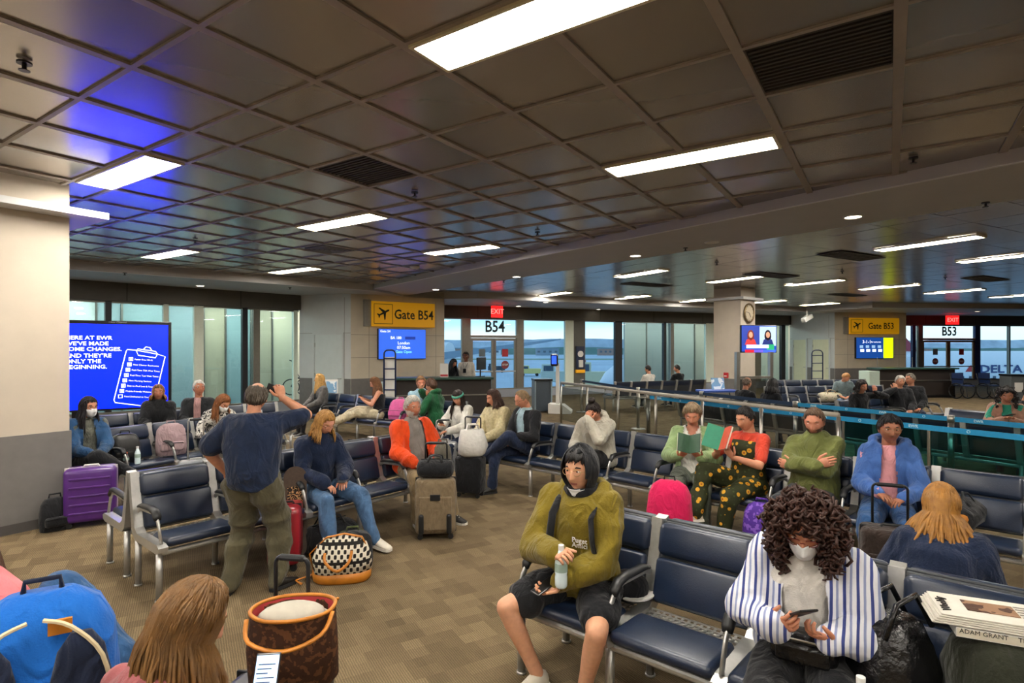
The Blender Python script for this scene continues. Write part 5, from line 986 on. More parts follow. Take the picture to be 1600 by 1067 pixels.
for a in range(0, 360, 30): G().box((.22 * sin(radians(a)), -.034, .22 * cos(radians(a))), (.012, .006, .035), R=np.array(Matrix.Rotation(radians(a), 3, 'Y'))).build('hour_mark', BLK, t)
t = thing('fire_alarm', 'small red fire alarm box on the left face of the column', 'alarm', (*(cc + Vector((-fn.y, fn.x, 0)) * -.0 + Vector((cos(radians(40) + pi), sin(radians(40) + pi), 0)) * .44)[:2], zy(586, 16.9)), radians(40 - 90)); G().rbox((0, -.04, 0), (.13, .07, .16), .01).build('box', RED, t); G().box((0, -.08, -.02), (.08, .012, .03)).build('pull_bar', WHITEP, t)
tv = at(1186, 15.6); t = thing('television', 'wall television showing two newscasters, on a bracket at the column', 'television', (tv.x, tv.y, 0), radians(8)); zt, zb = zy(508, 15.6), zy(551, 15.6); w = 60 / FPX * 15.6; h = zt - zb
G().rbox((0, .04, (zt + zb) / 2), (w, .08, h), .01).build('bezel', BLK, t); zc = (zt + zb) / 2
def tvb(fx, fz, fw, fh, m, nm, y=-.004): G().box((fx * w / 2, y, zc + fz * h / 2), (fw * w, .004, fh * h)).build(nm, m, t)
tvb(0, .02, .97, .94, scr('tv_base', '#1f3f9a', 1.1), 'display'); tvb(-.48, .2, .46, .70, scr('tv_left', '#2c3c8c', .9), 'left_picture', -.008); tvb(.48, .2, .46, .70, scr('tv_right', '#9fb4c8', .9), 'right_picture', -.008)
def caster(x, hair, top, nm):
    g = G(); g.sphere((x, -.012, zc + .08), (.10, .006, .17), 1, 14, 10); g.sphere((x, -.016, zc + .11), (.06, .006, .085), 0, 12, 8); g.build(nm, [scr('tv_skin', '#d08a70', .8), scr('tv_hair' + hair[1:], hair, .7)], t); G().prism([(x - .17, zc - .16), (x + .17, zc - .16), (x + .12, zc - .02), (x, zc + .02), (x - .12, zc - .02)], 'y', -.016, -.013).build(nm + '_clothes', scr('tv_top' + top[1:], top, .8), t)
caster(-w * .24, '#6a2a20', '#c23a3a', 'left_newscaster'); caster(w * .24, '#1a1420', '#23306c', 'right_newscaster')
tvb(-.1, -.55, .62, .12, scr('tv_white', '#d8e0ff', 1.2), 'caption_bar', -.02); tvb(-.3, -.88, .5, .10, scr('tv_red', '#c02030', 1.), 'ticker', -.02); tvb(.62, -.6, .2, .2, scr('tv_green', '#2a9a6a', .9), 'weather_block', -.02); tvb(.3, -.88, .6, .10, scr('tv_blue', '#3a5ad8', 1.), 'ticker_end', -.02)
G().box((0, .35, zc), (.10, .6, .10)).build('wall_bracket', BLK, t)
kp = at(1178, 15.2); t = thing('steel_kiosk_stand', 'tall brushed steel stand with glass panel under the television', 'stand', (kp.x, kp.y, 0), radians(8)); kw = 56 / FPX * 15.2
for s in (-1, 1): G().box((s * kw / 2, 0, .9), (.09, .12, 1.8)).build('post', STEEL, t)
G().box((0, 0, 1.12), (kw, .14, .06)).build('crossbar', STEEL, t); G().box((0, 0, .06), (kw, .16, .12)).build('base', STEEL, t); G().box((0, 0, .60), (kw - .10, .012, .95)).build('glass_panel', glass_mat('smoked_glass', '#cfd0cc', .08, .9), t)
cp = at(1261, 24.2); t = thing('security_camera', 'white security camera hanging below the far soffit', 'camera', (cp.x, cp.y, zy(497, 24.2)), radians(20)); G().rbox((0, 0, 0), (.50, .22, .20), .03, R=np.array(Matrix.Rotation(radians(-25), 3, 'Y'))).build('housing', WHITEP, t); G().tube([(0, 0, .1), (0, 0, 3.5 - zy(497, 24.2))], .03, 8).build('stem', WHITEP, t)
# ------------------------------------------------------------------ counters
GRN = M('dark_green_top', '#2c4a42', .35, 0, .06); DKW = M('dark_wood_front', '#2a2320', .5, 0, .12, 8); GLP = M('pale_glass_end', '#b8c8bc', .3, 0, .04)
def counter(A, B, h, label, wends=True):
    t, L = panel_on(A, B, 'gate_counter', label, 'counter')
    G().box((L / 2, .35, h / 2 - .02), (L, .6, h - .08)).build('front_body', DKW, t); G().rbox((L / 2, .30, h - .03), (L + .1, .8, .06), .015).build('worktop', GRN, t); G().box((L / 2, .03, h * .58), (L, .03, .03)).build('steel_strip', STEEL, t); G().box((L / 2, .06, .05), (L, .05, .1)).build('kick_plate', BLK, t)
    G().rbox((-.22, .32, h / 2 - .06), (.42, .6, h - .12), .02).build('end_panel', GLP, t)
    for u in (.1, L * .5): G().box((u, .3, h + .2), (.012, .012, .4)).build('screen_post', ALU, t)
    G().box((L * .27, .30, h + .22), (L * .42, .01, .38)).build('splash_guard', glass_mat('clear_guard', '#ffffff', .06, .97), t)
    return t, L
cA, cB = at(612, 14.75), at(768, 15.3); ct, cL = counter(cA, cB, 1.12, 'long dark gate counter with green top under the B54 sign')
counter(at(1376, 21.5), at(1494, 21.8), 1.15, 'dark gate counter with green top in front of gate B53')
q = at(694, 15.2); t = thing('counter_placard', 'small white placard with red strip on the B54 counter', 'sign', (q.x, q.y, 1.12), .1); G().box((0, 0, .19), (.22, .02, .36)).build('board', WHITEP, t); G().box((0, -.012, .05), (.20, .006, .05)).build('red_strip', RED, t); G().box((0, .05, .01), (.2, .14, .02)).build('foot', WHITEP, t)
q = at(752, 15.5); t = thing('computer_monitor', 'black monitor seen edge-on at the end of the B54 counter', 'monitor', (q.x, q.y, 1.12), radians(65)); G().rbox((0, 0, .36), (.5, .04, .34), .01).build('panel', BLK, t); G().tube([(0, .03, 0), (0, .03, .3)], .02, 8).build('stem', BLK, t); G().box((0, .03, .01), (.22, .18, .02)).build('foot', BLK, t)
# boarding scanner, small podium
q = fl(874, 645); t = thing('boarding_scanner', 'boarding pass scanner on a white post with blue lit screen', 'scanner', q, radians(-12)); g = G(); g.prism([(-.30, 0), (.36, 0), (.36, .08), (.12, .26), (-.30, .28)], 'y', -.25, .25); g.build('base', WHITEP, t); G().box((-.05, 0, .85), (.10, .08, 1.2)).build('post', WHITEP, t)
G().rbox((-.14, -.06, 1.55), (.22, .14, .36), .05).build('head', BLK, t); G().box((-.14, -.135, 1.56), (.14, .008, .24)).build('display', scr('scanner_blue', '#2a55e0', 1.4), t); G().box((-.04, .02, 1.2), (.06, .1, .5)).build('neck', BLK, t)
q = fl(849, 643); t = thing('podium', 'dark grey boarding podium beside the scanner', 'podium', q, radians(10)); G().box((0, .2, .46), (.46, .4, .9)).build('body', M('podium_grey', '#46505a', .45, 0, .06), t); G().rbox((0, .2, .95), (.56, .5, .06), .01).build('top', BLK, t)
for s in (-1, 1): G().box((s * .25, .2, .48), (.04, .44, .94)).build('side_panel', M('podium_pale', '#8ea0aa', .4, 0, .05), t)
# ladder-like racks, picture, bike
def rack(p, w, h, n, label, rz=0., fill=False):
    t = thing('tubular_rack', label, 'rack', p, rz); g = G(); g.tube(utube(w, h, w * .35), .02, 8); g.build('frame', M('navy_tube', '#1f2b52', .4, .2, .06), t, smooth=True)
    for i in range(n): z = .15 + i * (h - .35) / (n - 1); G().tube([(-w / 2, 0, z), (w / 2, 0, z)], .014, 8).build('rung', M('navy_tube', '#1f2b52', .4, .2, .06), t)
    if fill: G().box((0, .03, h * .48), (w * .92, .02, h * .86)).build('white_panel', WHITEP, t)
    G().box((0, .12, .03), (w, .5, .05)).build('foot', M('navy_tube', '#1f2b52', .4, .2, .06), t)
rack(at(609, 13.6), .27, zy(547, 13.6), 7, 'tall navy tubular rack with white panels left of the B54 counter', radians(10), True)
rack(at(1277, 21.5), .44, zy(547, 21.5), 6, 'tall navy ladder-like rack before the cream far door', radians(5))
q = at(518, 13.8); t = thing('easel_picture', 'small white-framed picture of an aeroplane by the service wall', 'picture', (q.x, q.y, 0), radians(15)); zt = zy(593, 13.8); zb = zy(623, 13.8); G().box((0, 0, (zt + zb) / 2), (.30, .03, zt - zb)).build('frame', WHITEP, t); G().box((0, -.018, (zt + zb) / 2), (.24, .006, zt - zb - .08)).build('print', pattern('sky_print', '#7fa8cc', ['#dfe6ea'], 'camo', 6), t); G().box((0, .06, zb / 2), (.06, .06, zb)).build('easel_leg', ALU, t)
q = at(438, 17.6); 
t = thing('folding_wheelchair', 'black folded wheelchair-like frame behind the glass left of the service door', 'wheelchair', (q.x, q.y + 1.4, .0), radians(20)); g = G()
for s in (-.2, .2): g.tube([(s + .26 * cos(a), 0, .30 + .26 * sin(a)) for a in np.arange(18) * pi / 9], .018, 6, closed=True)
g.build('wheel_pair', BLK, t); g = G(); g.tube([(-.2, 0, .3), (0, 0, .75), (.25, 0, .3)], .02, 6).tube([(0, 0, .75), (-.12, 0, 1.15), (-.25, 0, 1.2)], .02, 6).tube([(-.1, 0, .6), (.35, 0, .6)], .03, 6).tube([(0, -.2, .6), (0, .2, .6)], .03, 6); g.build('frame', BLK, t); t.location.z = .3
# payphone panel on the grey column between the windows
Lp = along(P4, P5, 906); pp = Vector((*P4, 0)).lerp(Vector((*P5, 0)), Lp / (Vector(P5) - Vector(P4)).length); t = thing('payphone_panel', 'dark wall panel with round clock and handset on the grey window column', 'telephone', (pp.x, pp.y, 0), wbr)
zz = lambda y: zy(y, pp.y); G().box((0, -.02, (zz(541) + zz(576)) / 2), (.38, .06, zz(541) - zz(576))).build('backboard', M('deep_blue_board', '#1c2744', .5, 0, .05), t); g = G(); g.tube([(0, -.05, zz(553)), (0, -.07, zz(553))], .13, 20); g.build('round_dial', WHITEP, t); G().rbox((0, -.08, zz(568)), (.2, .08, .3), .02).build('handset_box', WHITEP, t); G().box((0, -.03, zz(580)), (.42, .08, .12)).build('yellow_plate', YEL, t)
# blue table with poster by the column
q = at(1122, 14.6); t = thing('folding_table', 'blue-covered table with a small poster left of the column', 'table', (q.x, q.y, 0), radians(10)); G().rbox((0, 0, .80), (1.0, .5, .05), .01).build('top', M('blue_cover', '#24489a', .5, 0, .08), t)
for sx_ in (-.42, .42): G().tube([(sx_, -.2, 0), (sx_, .2, .78)], .015, 6).build('leg', BLK, t); G().tube([(sx_, .2, 0), (sx_, -.2, .78)], .015, 6).build('leg', BLK, t)
G().box((.05, .1, .98), (.36, .02, .30), R=np.array(Matrix.Rotation(radians(-10), 3, 'X'))).build('poster', pattern('sky_print', '#7fa8cc', ['#dfe6ea'], 'camo', 6), t)
# ------------------------------------------------------------------ stanchions with belts and the glass railing
BELT = M('belt_blue', '#1790c4', .55, 0, .05); BELTD = M('belt_navy', '#14304e', .6, 0, .05); BTX = M('belt_print', '#bfe4ee', .6, 0, 0)
def stanchion(p, label, nxt=None, belt=BELT, h=.98, words=True):
    t = thing('queue_stanchion', label, 'stanchion', (p.x, p.y, 0), 0, 'steel belt stanchions'); g = G(); g.tube([(0, 0, 0), (0, 0, .02), (0, 0, .035)], [.17, .17, .04], 24); g.build('base', STEEL, t); G().tube([(0, 0, .03), (0, 0, h - .10)], .038, 14).build('post', STEEL, t, smooth=True); G().tube([(0, 0, h - .10), (0, 0, h)], .046, 14).build('belt_head', STEEL, t, smooth=True)
    if nxt is not None:
        d = nxt - p; L = d.length; rz = math.atan2(d.y, d.x); o = G().box((L / 2, 0, h - .05), (L - .09, .006, .065)).build('belt', belt, t, (0, 0, 0), rz)
        if words:
            for i, s in enumerate(('EWR', 'O', 'EWR', 'O')): text_mesh('belt_lettering', s, .05, BTX, o, (L * (i + .6) / 4.2, -.006, h - .05), bold=.001)
fr = [(1013, 617, 'front-line stanchion farthest left, first under the bright belt'), (1164, 634, 'front-line stanchion behind the reader in green'), (1381, 656, 'front-line stanchion between the dozing man and the blue hoodie woman')]
pts = [fl(x, y, .97) for x, y, _ in fr]; end = pts[-1] + (pts[-1] - pts[-2]) * 1.15
for i, (x, y, l) in enumerate(fr): stanchion(pts[i], l, pts[i + 1] if i + 1 < len(pts) else end)
stanchion(end, 'front-line stanchion at the right picture edge')
bk = [(909, 593, 'rear stanchion left of the boarding scanner lane', BELTD), (997, 606, 'rear-line stanchion left of the two window sitters', BELTD), (1096, 612, 'rear-line stanchion below the column', BELTD), (1243, 628, 'rear-line stanchion right of the television column', BELT), (1486, 650, 'rear-line stanchion in front of the man in black', BELT)]
pts = [fl(x, y, .97) for x, y, *_ in bk]; end = pts[-1] + (pts[-1] - pts[-2]) * .95
for i, (x, y, l, b) in enumerate(bk): stanchion(pts[i], l, pts[i + 1] if i + 1 < len(pts) else end, b, words=b is BELT)
stanchion(end, 'rear-line stanchion at the right picture edge')
ra, rb = Vector((1.25, 14.4, 0)), Vector((4.30, 7.45, 0)); d = rb - ra; L = d.length; t = thing('glass_railing', 'low smoked-glass railing with round beige handrail along the queue', 'railing', ra, math.atan2(d.y, d.x)); ng = 6
g = G(); g.tube([(0, 0, 1.02), (L, 0, 1.02)], .032, 12); g.build('handrail', M('beige_rail', '#b3aca0', .4, .3, .05), t, smooth=True)
for i in range(ng + 1): G().tube([(i * L / ng, 0, 0), (i * L / ng, 0, 1.0)], .026, 10).build('post', STEEL, t, smooth=True)
for i in range(ng): G().box(((i + .5) * L / ng, 0, .50), (L / ng - .08, .012, .82)).build('glass_panel', glass_mat('grey_rail_glass', '#dfe4e4', .08, .93), t)
ra = Vector((4.95, 8.45, 0)); rb = Vector((7.15, 4.5, 0)); d = rb - ra; L = d.length; t = thing('teal_glass_railing', 'low teal-tinted glass screen in front of the long row at right', 'railing', ra, math.atan2(d.y, d.x))
for i in range(4): G().box(((i + .5) * L / 4, 0, .45), (L / 4 - .05, .012, .74)).build('glass_panel', glass_mat('teal_rail_glass', '#9adcdc', .08, .93), t)
for i in range(5): G().tube([(i * L / 4, 0, 0), (i * L / 4, 0, .86)], .022, 10).build('post', STEEL, t)
G().tube([(0, 0, .86), (L, 0, .86)], .02, 10).build('handrail', STEEL, t)
# folded wheelchairs and bins at B53
WCB = M('wheelchair_blue', '#23345e', .5, 0, .08)
for i, (x, l) in enumerate(((1503, 'folded blue wheelchair beside the B53 counter'), (1545, 'second folded blue wheelchair by the B53 windows'))):
    q = at(x, 21.3); t = thing('wheelchair', l, 'wheelchair', (q.x, q.y, 0), radians(10)); g = G()
    for s in (-.26, .26): g.tube([(s, .28 * cos(a), .30 + .28 * sin(a)) for a in np.arange(18) * pi / 9], .022, 6, closed=True); g.tube([(s, .25, .95), (s, .15, .5), (s, -.35, .5), (s, -.45, .1)], .016, 6); g.tube([(s, -.25, .74), (s, .15, .74)], .025, 6)
    g.build('frame', BLK, t); G().box((0, -.05, .5), (.5, .45, .04)).build('seat', WCB, t); G().box((0, .18, .76), (.5, .03, .42)).build('backrest', WCB, t)
q = at(1582, 20.5); t = thing('waste_bin', 'grey waste bin with white notice at the far right', 'bin', (q.x, q.y, 0), 0.); G().rbox((0, 0, .45), (.55, .5, .9), .03).build('body', M('bin_grey', '#4d5254', .5, 0, .06), t); G().rbox((0, 0, .93), (.58, .53, .07), .02).build('lid', BLK, t); G().box((0, -.256, .5), (.3, .006, .34)).build('notice', WHITEP, t)
# ------------------------------------------------------------------ outside
def outside(): 
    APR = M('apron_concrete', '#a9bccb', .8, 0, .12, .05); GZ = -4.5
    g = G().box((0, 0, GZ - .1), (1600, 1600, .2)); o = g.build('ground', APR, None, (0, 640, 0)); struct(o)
    tag(G().box((0, 0, 0), (900, 30, .04)).build('grass_strip', fabric('dry_grass', '#5e7a58', .3, .05), None, (60, 330, GZ + .02)), 'green grass strip beyond the apron taxiway', 'grass'); 
    def ridge(name, Y, h, x0, x1, n, col, seed, label):
        r = np.random.default_rng(seed); xs = np.linspace(x0, x1, n); hs = h * (.55 + .45 * np.convolve(r.uniform(0, 1, n + 8), np.ones(9) / 9, 'valid')); V, F = [], []
        for x, q in zip(xs, hs): V += [(x, 0, 0), (x, 18, q), (x, 60, 0)]
        for i in range(n - 1):
            a = i * 3; F += [(a, a + 3, a + 4, a + 1), (a + 1, a + 4, a + 5, a + 2), (a, a + 2, a + 5, a + 3)]
        F += [(0, 1, 2), (n * 3 - 3, n * 3 - 1, n * 3 - 2)]; tag(G().add(V, F).build(name, M(col[0], col[1], .9, 0, .2, .05), None, (0, Y, GZ)), label, 'hills')
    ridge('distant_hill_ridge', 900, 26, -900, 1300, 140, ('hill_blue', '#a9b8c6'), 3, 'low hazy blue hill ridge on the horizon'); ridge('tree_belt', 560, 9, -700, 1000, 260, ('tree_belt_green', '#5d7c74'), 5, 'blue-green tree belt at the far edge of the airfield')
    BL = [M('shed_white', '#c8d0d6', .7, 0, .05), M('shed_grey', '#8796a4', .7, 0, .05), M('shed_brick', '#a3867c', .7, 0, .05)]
    for i in range(12):
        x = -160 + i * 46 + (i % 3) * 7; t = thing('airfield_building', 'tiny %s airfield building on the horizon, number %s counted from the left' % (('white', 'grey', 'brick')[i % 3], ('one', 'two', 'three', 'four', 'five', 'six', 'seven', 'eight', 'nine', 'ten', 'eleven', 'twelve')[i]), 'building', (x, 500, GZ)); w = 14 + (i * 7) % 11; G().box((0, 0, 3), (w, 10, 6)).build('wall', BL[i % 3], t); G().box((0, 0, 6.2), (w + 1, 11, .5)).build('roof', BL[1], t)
        for k in range(4): G().box((-w / 2 + (k + .5) * w / 4, -5.05, 3.4), (w / 9, .1, 1.6)).build('window', M('far_window', '#50606e', .3, 0, .05), t)
    WHITEA = M('aircraft_white', '#d9dfe6', .35, 0, .03); BLUEA = M('aircraft_navy', '#1d3a72', .4, 0, .05)
    def fuselage(t, L, r, m, nose=True):
        g = G(); st = [(0, .02, -.5), (.02, .25, -.42), (.05, .42, -.3), (.10, .65, -.18), (.17, .88, -.06), (.25, 1, 0), (.7, 1, 0), (.85, .75, .15), (1, .15, .6)]
        rings = [[(f * L, k * r * cos(a), r * 1. + dz * r * .6 + k * r * sin(a)) for a in np.arange(24) * pi / 12] for f, k, dz in st]; g.loft(rings); g.build('fuselage', m, t, smooth=True)
    q = at(937, 46); t = thing('parked_aircraft', 'white aircraft nose parked outside the middle window', 'aircraft', (q.x, q.y, GZ + 1.6), radians(22)); fuselage(t, 36, 2.9, WHITEA)
    G().box((3.0, -1.5, 4.3), (1.2, .5, .5)).build('cockpit_window', BLK, t)
    for x in (4, 18): G().tube([(x, 0, -1.6), (x, 0, .5)], .2, 8).build('landing_gear', BLK, t)
    # aircraft wing seen through the B54 door
    t = thing('aircraft_wing', 'long pale aircraft wing with raised tip outside gate B54', 'aircraft', (0, 0, 0)); a, b = at(690, 70), at(876, 62); zt, zr = zy(531, 62), zy(556, 70); g = G()
    V = [(a.x, a.y - 3, zr - .5), (a.x, a.y + 4, zr - .4), (b.x, b.y + 1.2, zt), (b.x, b.y - .3, zt), (a.x, a.y - 3, zr + .4), (a.x, a.y + 4, zr + .2), (b.x, b.y + 1.2, zt + .15), (b.x, b.y - .3, zt + .15)]
    g.add(V, [(0, 1, 2, 3), (4, 7, 6, 5), (0, 3, 7, 4), (1, 5, 6, 2), (0, 4, 5, 1), (2, 6, 7, 3)]); g.build('wing', M('wing_grey', '#7f93a6', .4, .2, .05), t); t2 = G(); t2.tube([(a.x - 3, a.y, zr - 1.6), (a.x - 1, a.y, zr - 1.6)], 1., 16); t2.build('engine', M('engine_white', '#b8c4ce', .4, .1, .05), t)
    G().tube([(a.x - 26, a.y + 9, zr - .6), (a.x + 1, a.y + .5, zr - .2)], 1.9, 20).build('fuselage', WHITEA, t); G().tube([(a.x - 8, a.y, GZ), (a.x - 8, a.y, zr - 1)], .3, 8).build('landing_gear', BLK, t)
    # airliner outside B53 with its name
    q = at(1405, 62); t = thing('airliner', 'white airliner with dark blue lettering outside gate B53', 'aircraft', (q.x, q.y, GZ + 1.5), radians(4)); R = 2.3; g = G(); g.loft([[(x, k * R * cos(a), R + dz + k * R * sin(a)) for a in np.arange(28) * pi / 14] for x, k, dz in ((-14, .15, 1.8), (-6, .6, .9), (2, .95, .1), (6, 1, 0), (44, 1, 0))]); g.build('fuselage', WHITEA, t, smooth=True)
    text_mesh('airline_lettering', 'DELTA', 1.15, BLUEA, t, (9.6, -R * 1.0 - .02, R + .35), bold=.03, sx=1.4); G().box((8, -R - .01, R - .1), (40, .05, .10)).build('cheat_line', BLUEA, t) if 0 else None
    g = G()
    for i in range(26): g.box((-1 + i * .9, -R * .985, R + .35 - .9), (.28, .1, .36))
    g.build('cabin_windows', M('cabin_glass', '#3a4a5c', .3, 0, .05), t)
    G().prism([(5.6, R + .1), (6.2, R + .8), (6.8, R + .1)], 'y', -R * 1. - .03, -R * .98).build('red_emblem', RED, t)
    G().prism([(0, R * 1.9), (2.2, R * 1.9), (-1.6, 8.4), (-3.2, 8.4)], 'y', -.2, .2).build('tail_fin', M('tail_red', '#9c3344', .45, 0, .1), t); G().box((20, 0, R * .2), (5, 20, .4)).build('wing', M('wing_grey', '#7f93a6', .4, .2, .05), t); G().tube([(10, 0, -1.5), (10, 0, 1)], .3, 8).build('landing_gear', BLK, t)
    # ground vehicles
    def vehicle(px, Y, w, h, col, label, rz=0.):
        q = at(px, Y); t = thing('service_vehicle', label, 'vehicle', (q.x, q.y, GZ), rz); m = M('vehicle_' + col[1:], col, .5, 0, .06); G().rbox((0, 0, h * .38 + .3), (w, 2.0, h * .5), .1).build('body', m, t); G().rbox((-w * .25, 0, h * .8 + .1), (w * .42, 1.9, h * .42), .1).build('cab', m, t); G().box((-w * .25, -.97, h * .82 + .1), (w * .32, .04, h * .24)).build('side_window', M('cabin_glass', '#3a4a5c', .3, 0, .05), t)
        for s in (-.32, .32):
            for y in (-.9, .9): G().tube([(s * w, y - .1, .35), (s * w, y + .1, .35)], .36, 14).build('wheel', BLK, t)
    vehicle(925, 84, 6, 4.2, '#c9c3a0', 'cream catering truck on the apron left of the aircraft nose'); vehicle(776, 150, 4.5, 2.2, '#2e3a46', 'small dark van far out on the apron behind the B54 door'); vehicle(828, 130, 5, 2.3, '#d0c27a', 'yellow tug on the apron right of the B54 door'); vehicle(868, 95, 5, 3.6, '#b9c0b4', 'pale belt loader outside near the white window post'); vehicle(905, 220, 5, 2.4, '#b04a3c', 'tiny red truck far away on the airfield'); vehicle(1424, 120, 6, 3, '#3a5a9a', 'blue van outside near gate B53')
    # loading bridges: panelled corridors just beyond the glass
    def bridge(A, B, d0, panels, label, name='loading_bridge', lit=0.):
        a, b = Vector((*A, 0)), Vector((*B, 0)); dv = (b - a).normalized(); n = Vector((-dv.y, dv.x, 0)); t = thing(name, label, 'corridor', a + n * d0, math.atan2(dv.y, dv.x)); A2_ = (a + n * d0)[:2]; B2_ = (b + n * d0)[:2]
        us = [(along(A2_, B2_, x0), along(A2_, B2_, x1), m, z0, z1) for x0, x1, m, z0, z1 in panels]; lo, hi = min(u[0] for u in us), max(u[1] for u in us)
        for u0, u1, m, z0, z1 in us: G().box(((u0 + u1) / 2, .06, (z0 + z1) / 2), (u1 - u0, .12, z1 - z0)).build('wall_panel', m, t)
        G().box(((lo + hi) / 2, -d0 / 2 + .35, 3.5), (hi - lo, d0 - .9, .1)).build('roof', M('bridge_roof', '#9aa4a6', .6, 0, .05), t); G().box(((lo + hi) / 2, -d0 / 2 + .35, -.1), (hi - lo, d0 - .9, .15)).build('deck', M('bridge_deck', '#6a7078', .7, 0, .08), t)
        for u in np.arange(lo + .6, hi, 1.9): G().box((u, -d0 / 2 + .2, 3.42), (1.1, .25, .05)).build('strip_light', M('bridge_lamp', '#f4f8ee', .5, 0, 0, emit=60), t)
        for u in (lo + .2, hi - .2): G().tube([(u, -.6, GZ), (u, -.6, -.15)], .25, 10).build('support_column', ALU, t)
        for u0, u1, m, z0, z1 in us[1:]: G().box((u0, -.02, (z0 + z1) / 2), (.05, .06, z1 - z0)).build('panel_joint', FRAMEM, t)
        return t
    pw = M('bridge_white', '#d9e2da', .5, 0, .04); pg = M('bridge_bluegrey', '#9fb4b8', .5, 0, .06); pb = M('bridge_beige', '#b5ac92', .6, 0, .06); pc_ = M('bridge_cream', '#cfc6a8', .6, 0, .04); pd = M('bridge_teal', '#94aeb0', .5, 0, .06)
    bridge(P0, P1, 2.6, [(60, 150, pw, 0, 3.45), (150, 190, pg, 0, 3.45), (190, 262, pd, 0, 3.45), (262, 318, pg, 0, 3.45), (318, 352, pb, 0, 3.45), (352, 392, pd, 0, 3.45), (392, 425, pb, 0, 3.45), (425, 470, pc_, 0, 3.45)], 'lit loading bridge corridor with pale panels behind the left windows')
    gm = M('bridge_fog_grey', '#a5a7a0', .5, .2, .08); t = bridge(P4, P5, 3.2, [(976, 1010, gm, 0, 3.45), (1010, 1045, M('bridge_grey2', '#989e9c', .5, .2, .08), 0, 3.45), (1045, 1085, gm, 0, 3.45), (1085, 1150, M('bridge_warm', '#a9a292', .5, .2, .08), 0, 3.45), (1150, 1250, pb, 0, 3.45)], 'grey metal loading bridge close behind the middle windows')
outside()
# ------------------------------------------------------------------ luggage and belongings
bench('Z', 'seat row in the near left foreground, mostly below the picture', (-2.264, 1.854), 25, 4)
def soft_rings(w, d, prof, n=20, e=2.6, seed=0, crumple=0.):
    r = np.random.default_rng(seed); out = []
    ph = r.uniform(0, 6, 6)
    for z, s, sd in prof:
        ring = []
        for a in np.arange(n) * 2 * pi / n:
            c, q = cos(a), sin(a); x = math.copysign(abs(c) ** (2 / e), c) * w / 2 * s; y = math.copysign(abs(q) ** (2 / e), q) * d / 2 * sd
            k = 1 + crumple * (sin(3 * a + ph[0] + z * 19) + .7 * sin(5 * a + ph[1] - z * 31) + .5 * sin(8 * a + ph[2] + z * 47)); ring.append((x * k, y * k, z))
        out.append(ring)
    return out
RUB = M('rubber_wheel', '#1a1a1b', .6, 0, .08); HANDLE = M('dark_handle', '#1d1e20', .4, .2, .06)
def suitcase(label, p, az, w, d, h, m, ribs=0, handle=.0, trim=HANDLE, z=0., cover=None, pocket=False, hw=.22, ribm=None):
    t = thing('suitcase', label, 'suitcase', (p[0], p[1], z), -radians(az) + pi); wh = .055
    b = G().rbox((0, 0, wh + (h - wh) / 2), (w, d, h - wh), .045, seg=3).build('shell', m, t, smooth=True)
    for i in range(ribs): G().rbox((0, -d / 2 - .002, wh + (h - wh) * (.18 + .64 * i / max(1, ribs - 1))), (w * .78, .016, .022), .006).build('rib', ribm or m, b)
    G().rbox((0, 0, wh + (h - wh) / 2), (w + .006, .014, h - wh + .006), .004).build('zip_band', trim, t)
    for sx_ in (-1, 1):
        for sy in (-1, 1): G().tube([(sx_ * (w / 2 - .05), sy * (d / 2 - .05) - .012, .028), (sx_ * (w / 2 - .05), sy * (d / 2 - .05) + .012, .028)], .028, 12).build('wheel', RUB, t)
    G().tube([(-.07, 0, h), (-.06, 0, h + .02), (.06, 0, h + .02), (.07, 0, h)], .01, 8).build('top_grip', trim, t)
    if pocket:
        G().rbox((0, -d / 2 - .008, h * .45), (w * .82, .03, h * .55), .012, seg=2).build('front_pocket', m, t); G().rbox((0, -d / 2 - .028, h * .72), (.10, .008, .06), .004).build('name_plate', HANDLE, t)
        for s in (-1, 1): G().rbox((s * w * .34, -d / 2 - .02, .17), (.05, .05, .2), .02).build('wheel_guard', HANDLE, t)
    if handle: g = G(); g.tube(utube(hw, handle, .03, h - .01, d / 2 - .04), .009, 8); g.build('pull_handle', ALU if trim is not HANDLE else HANDLE, t, smooth=True); G().rbox((0, d / 2 - .04, h + handle - .012), (hw * .8, .03, .028), .012).build('handle_grip', HANDLE, t)
    return t
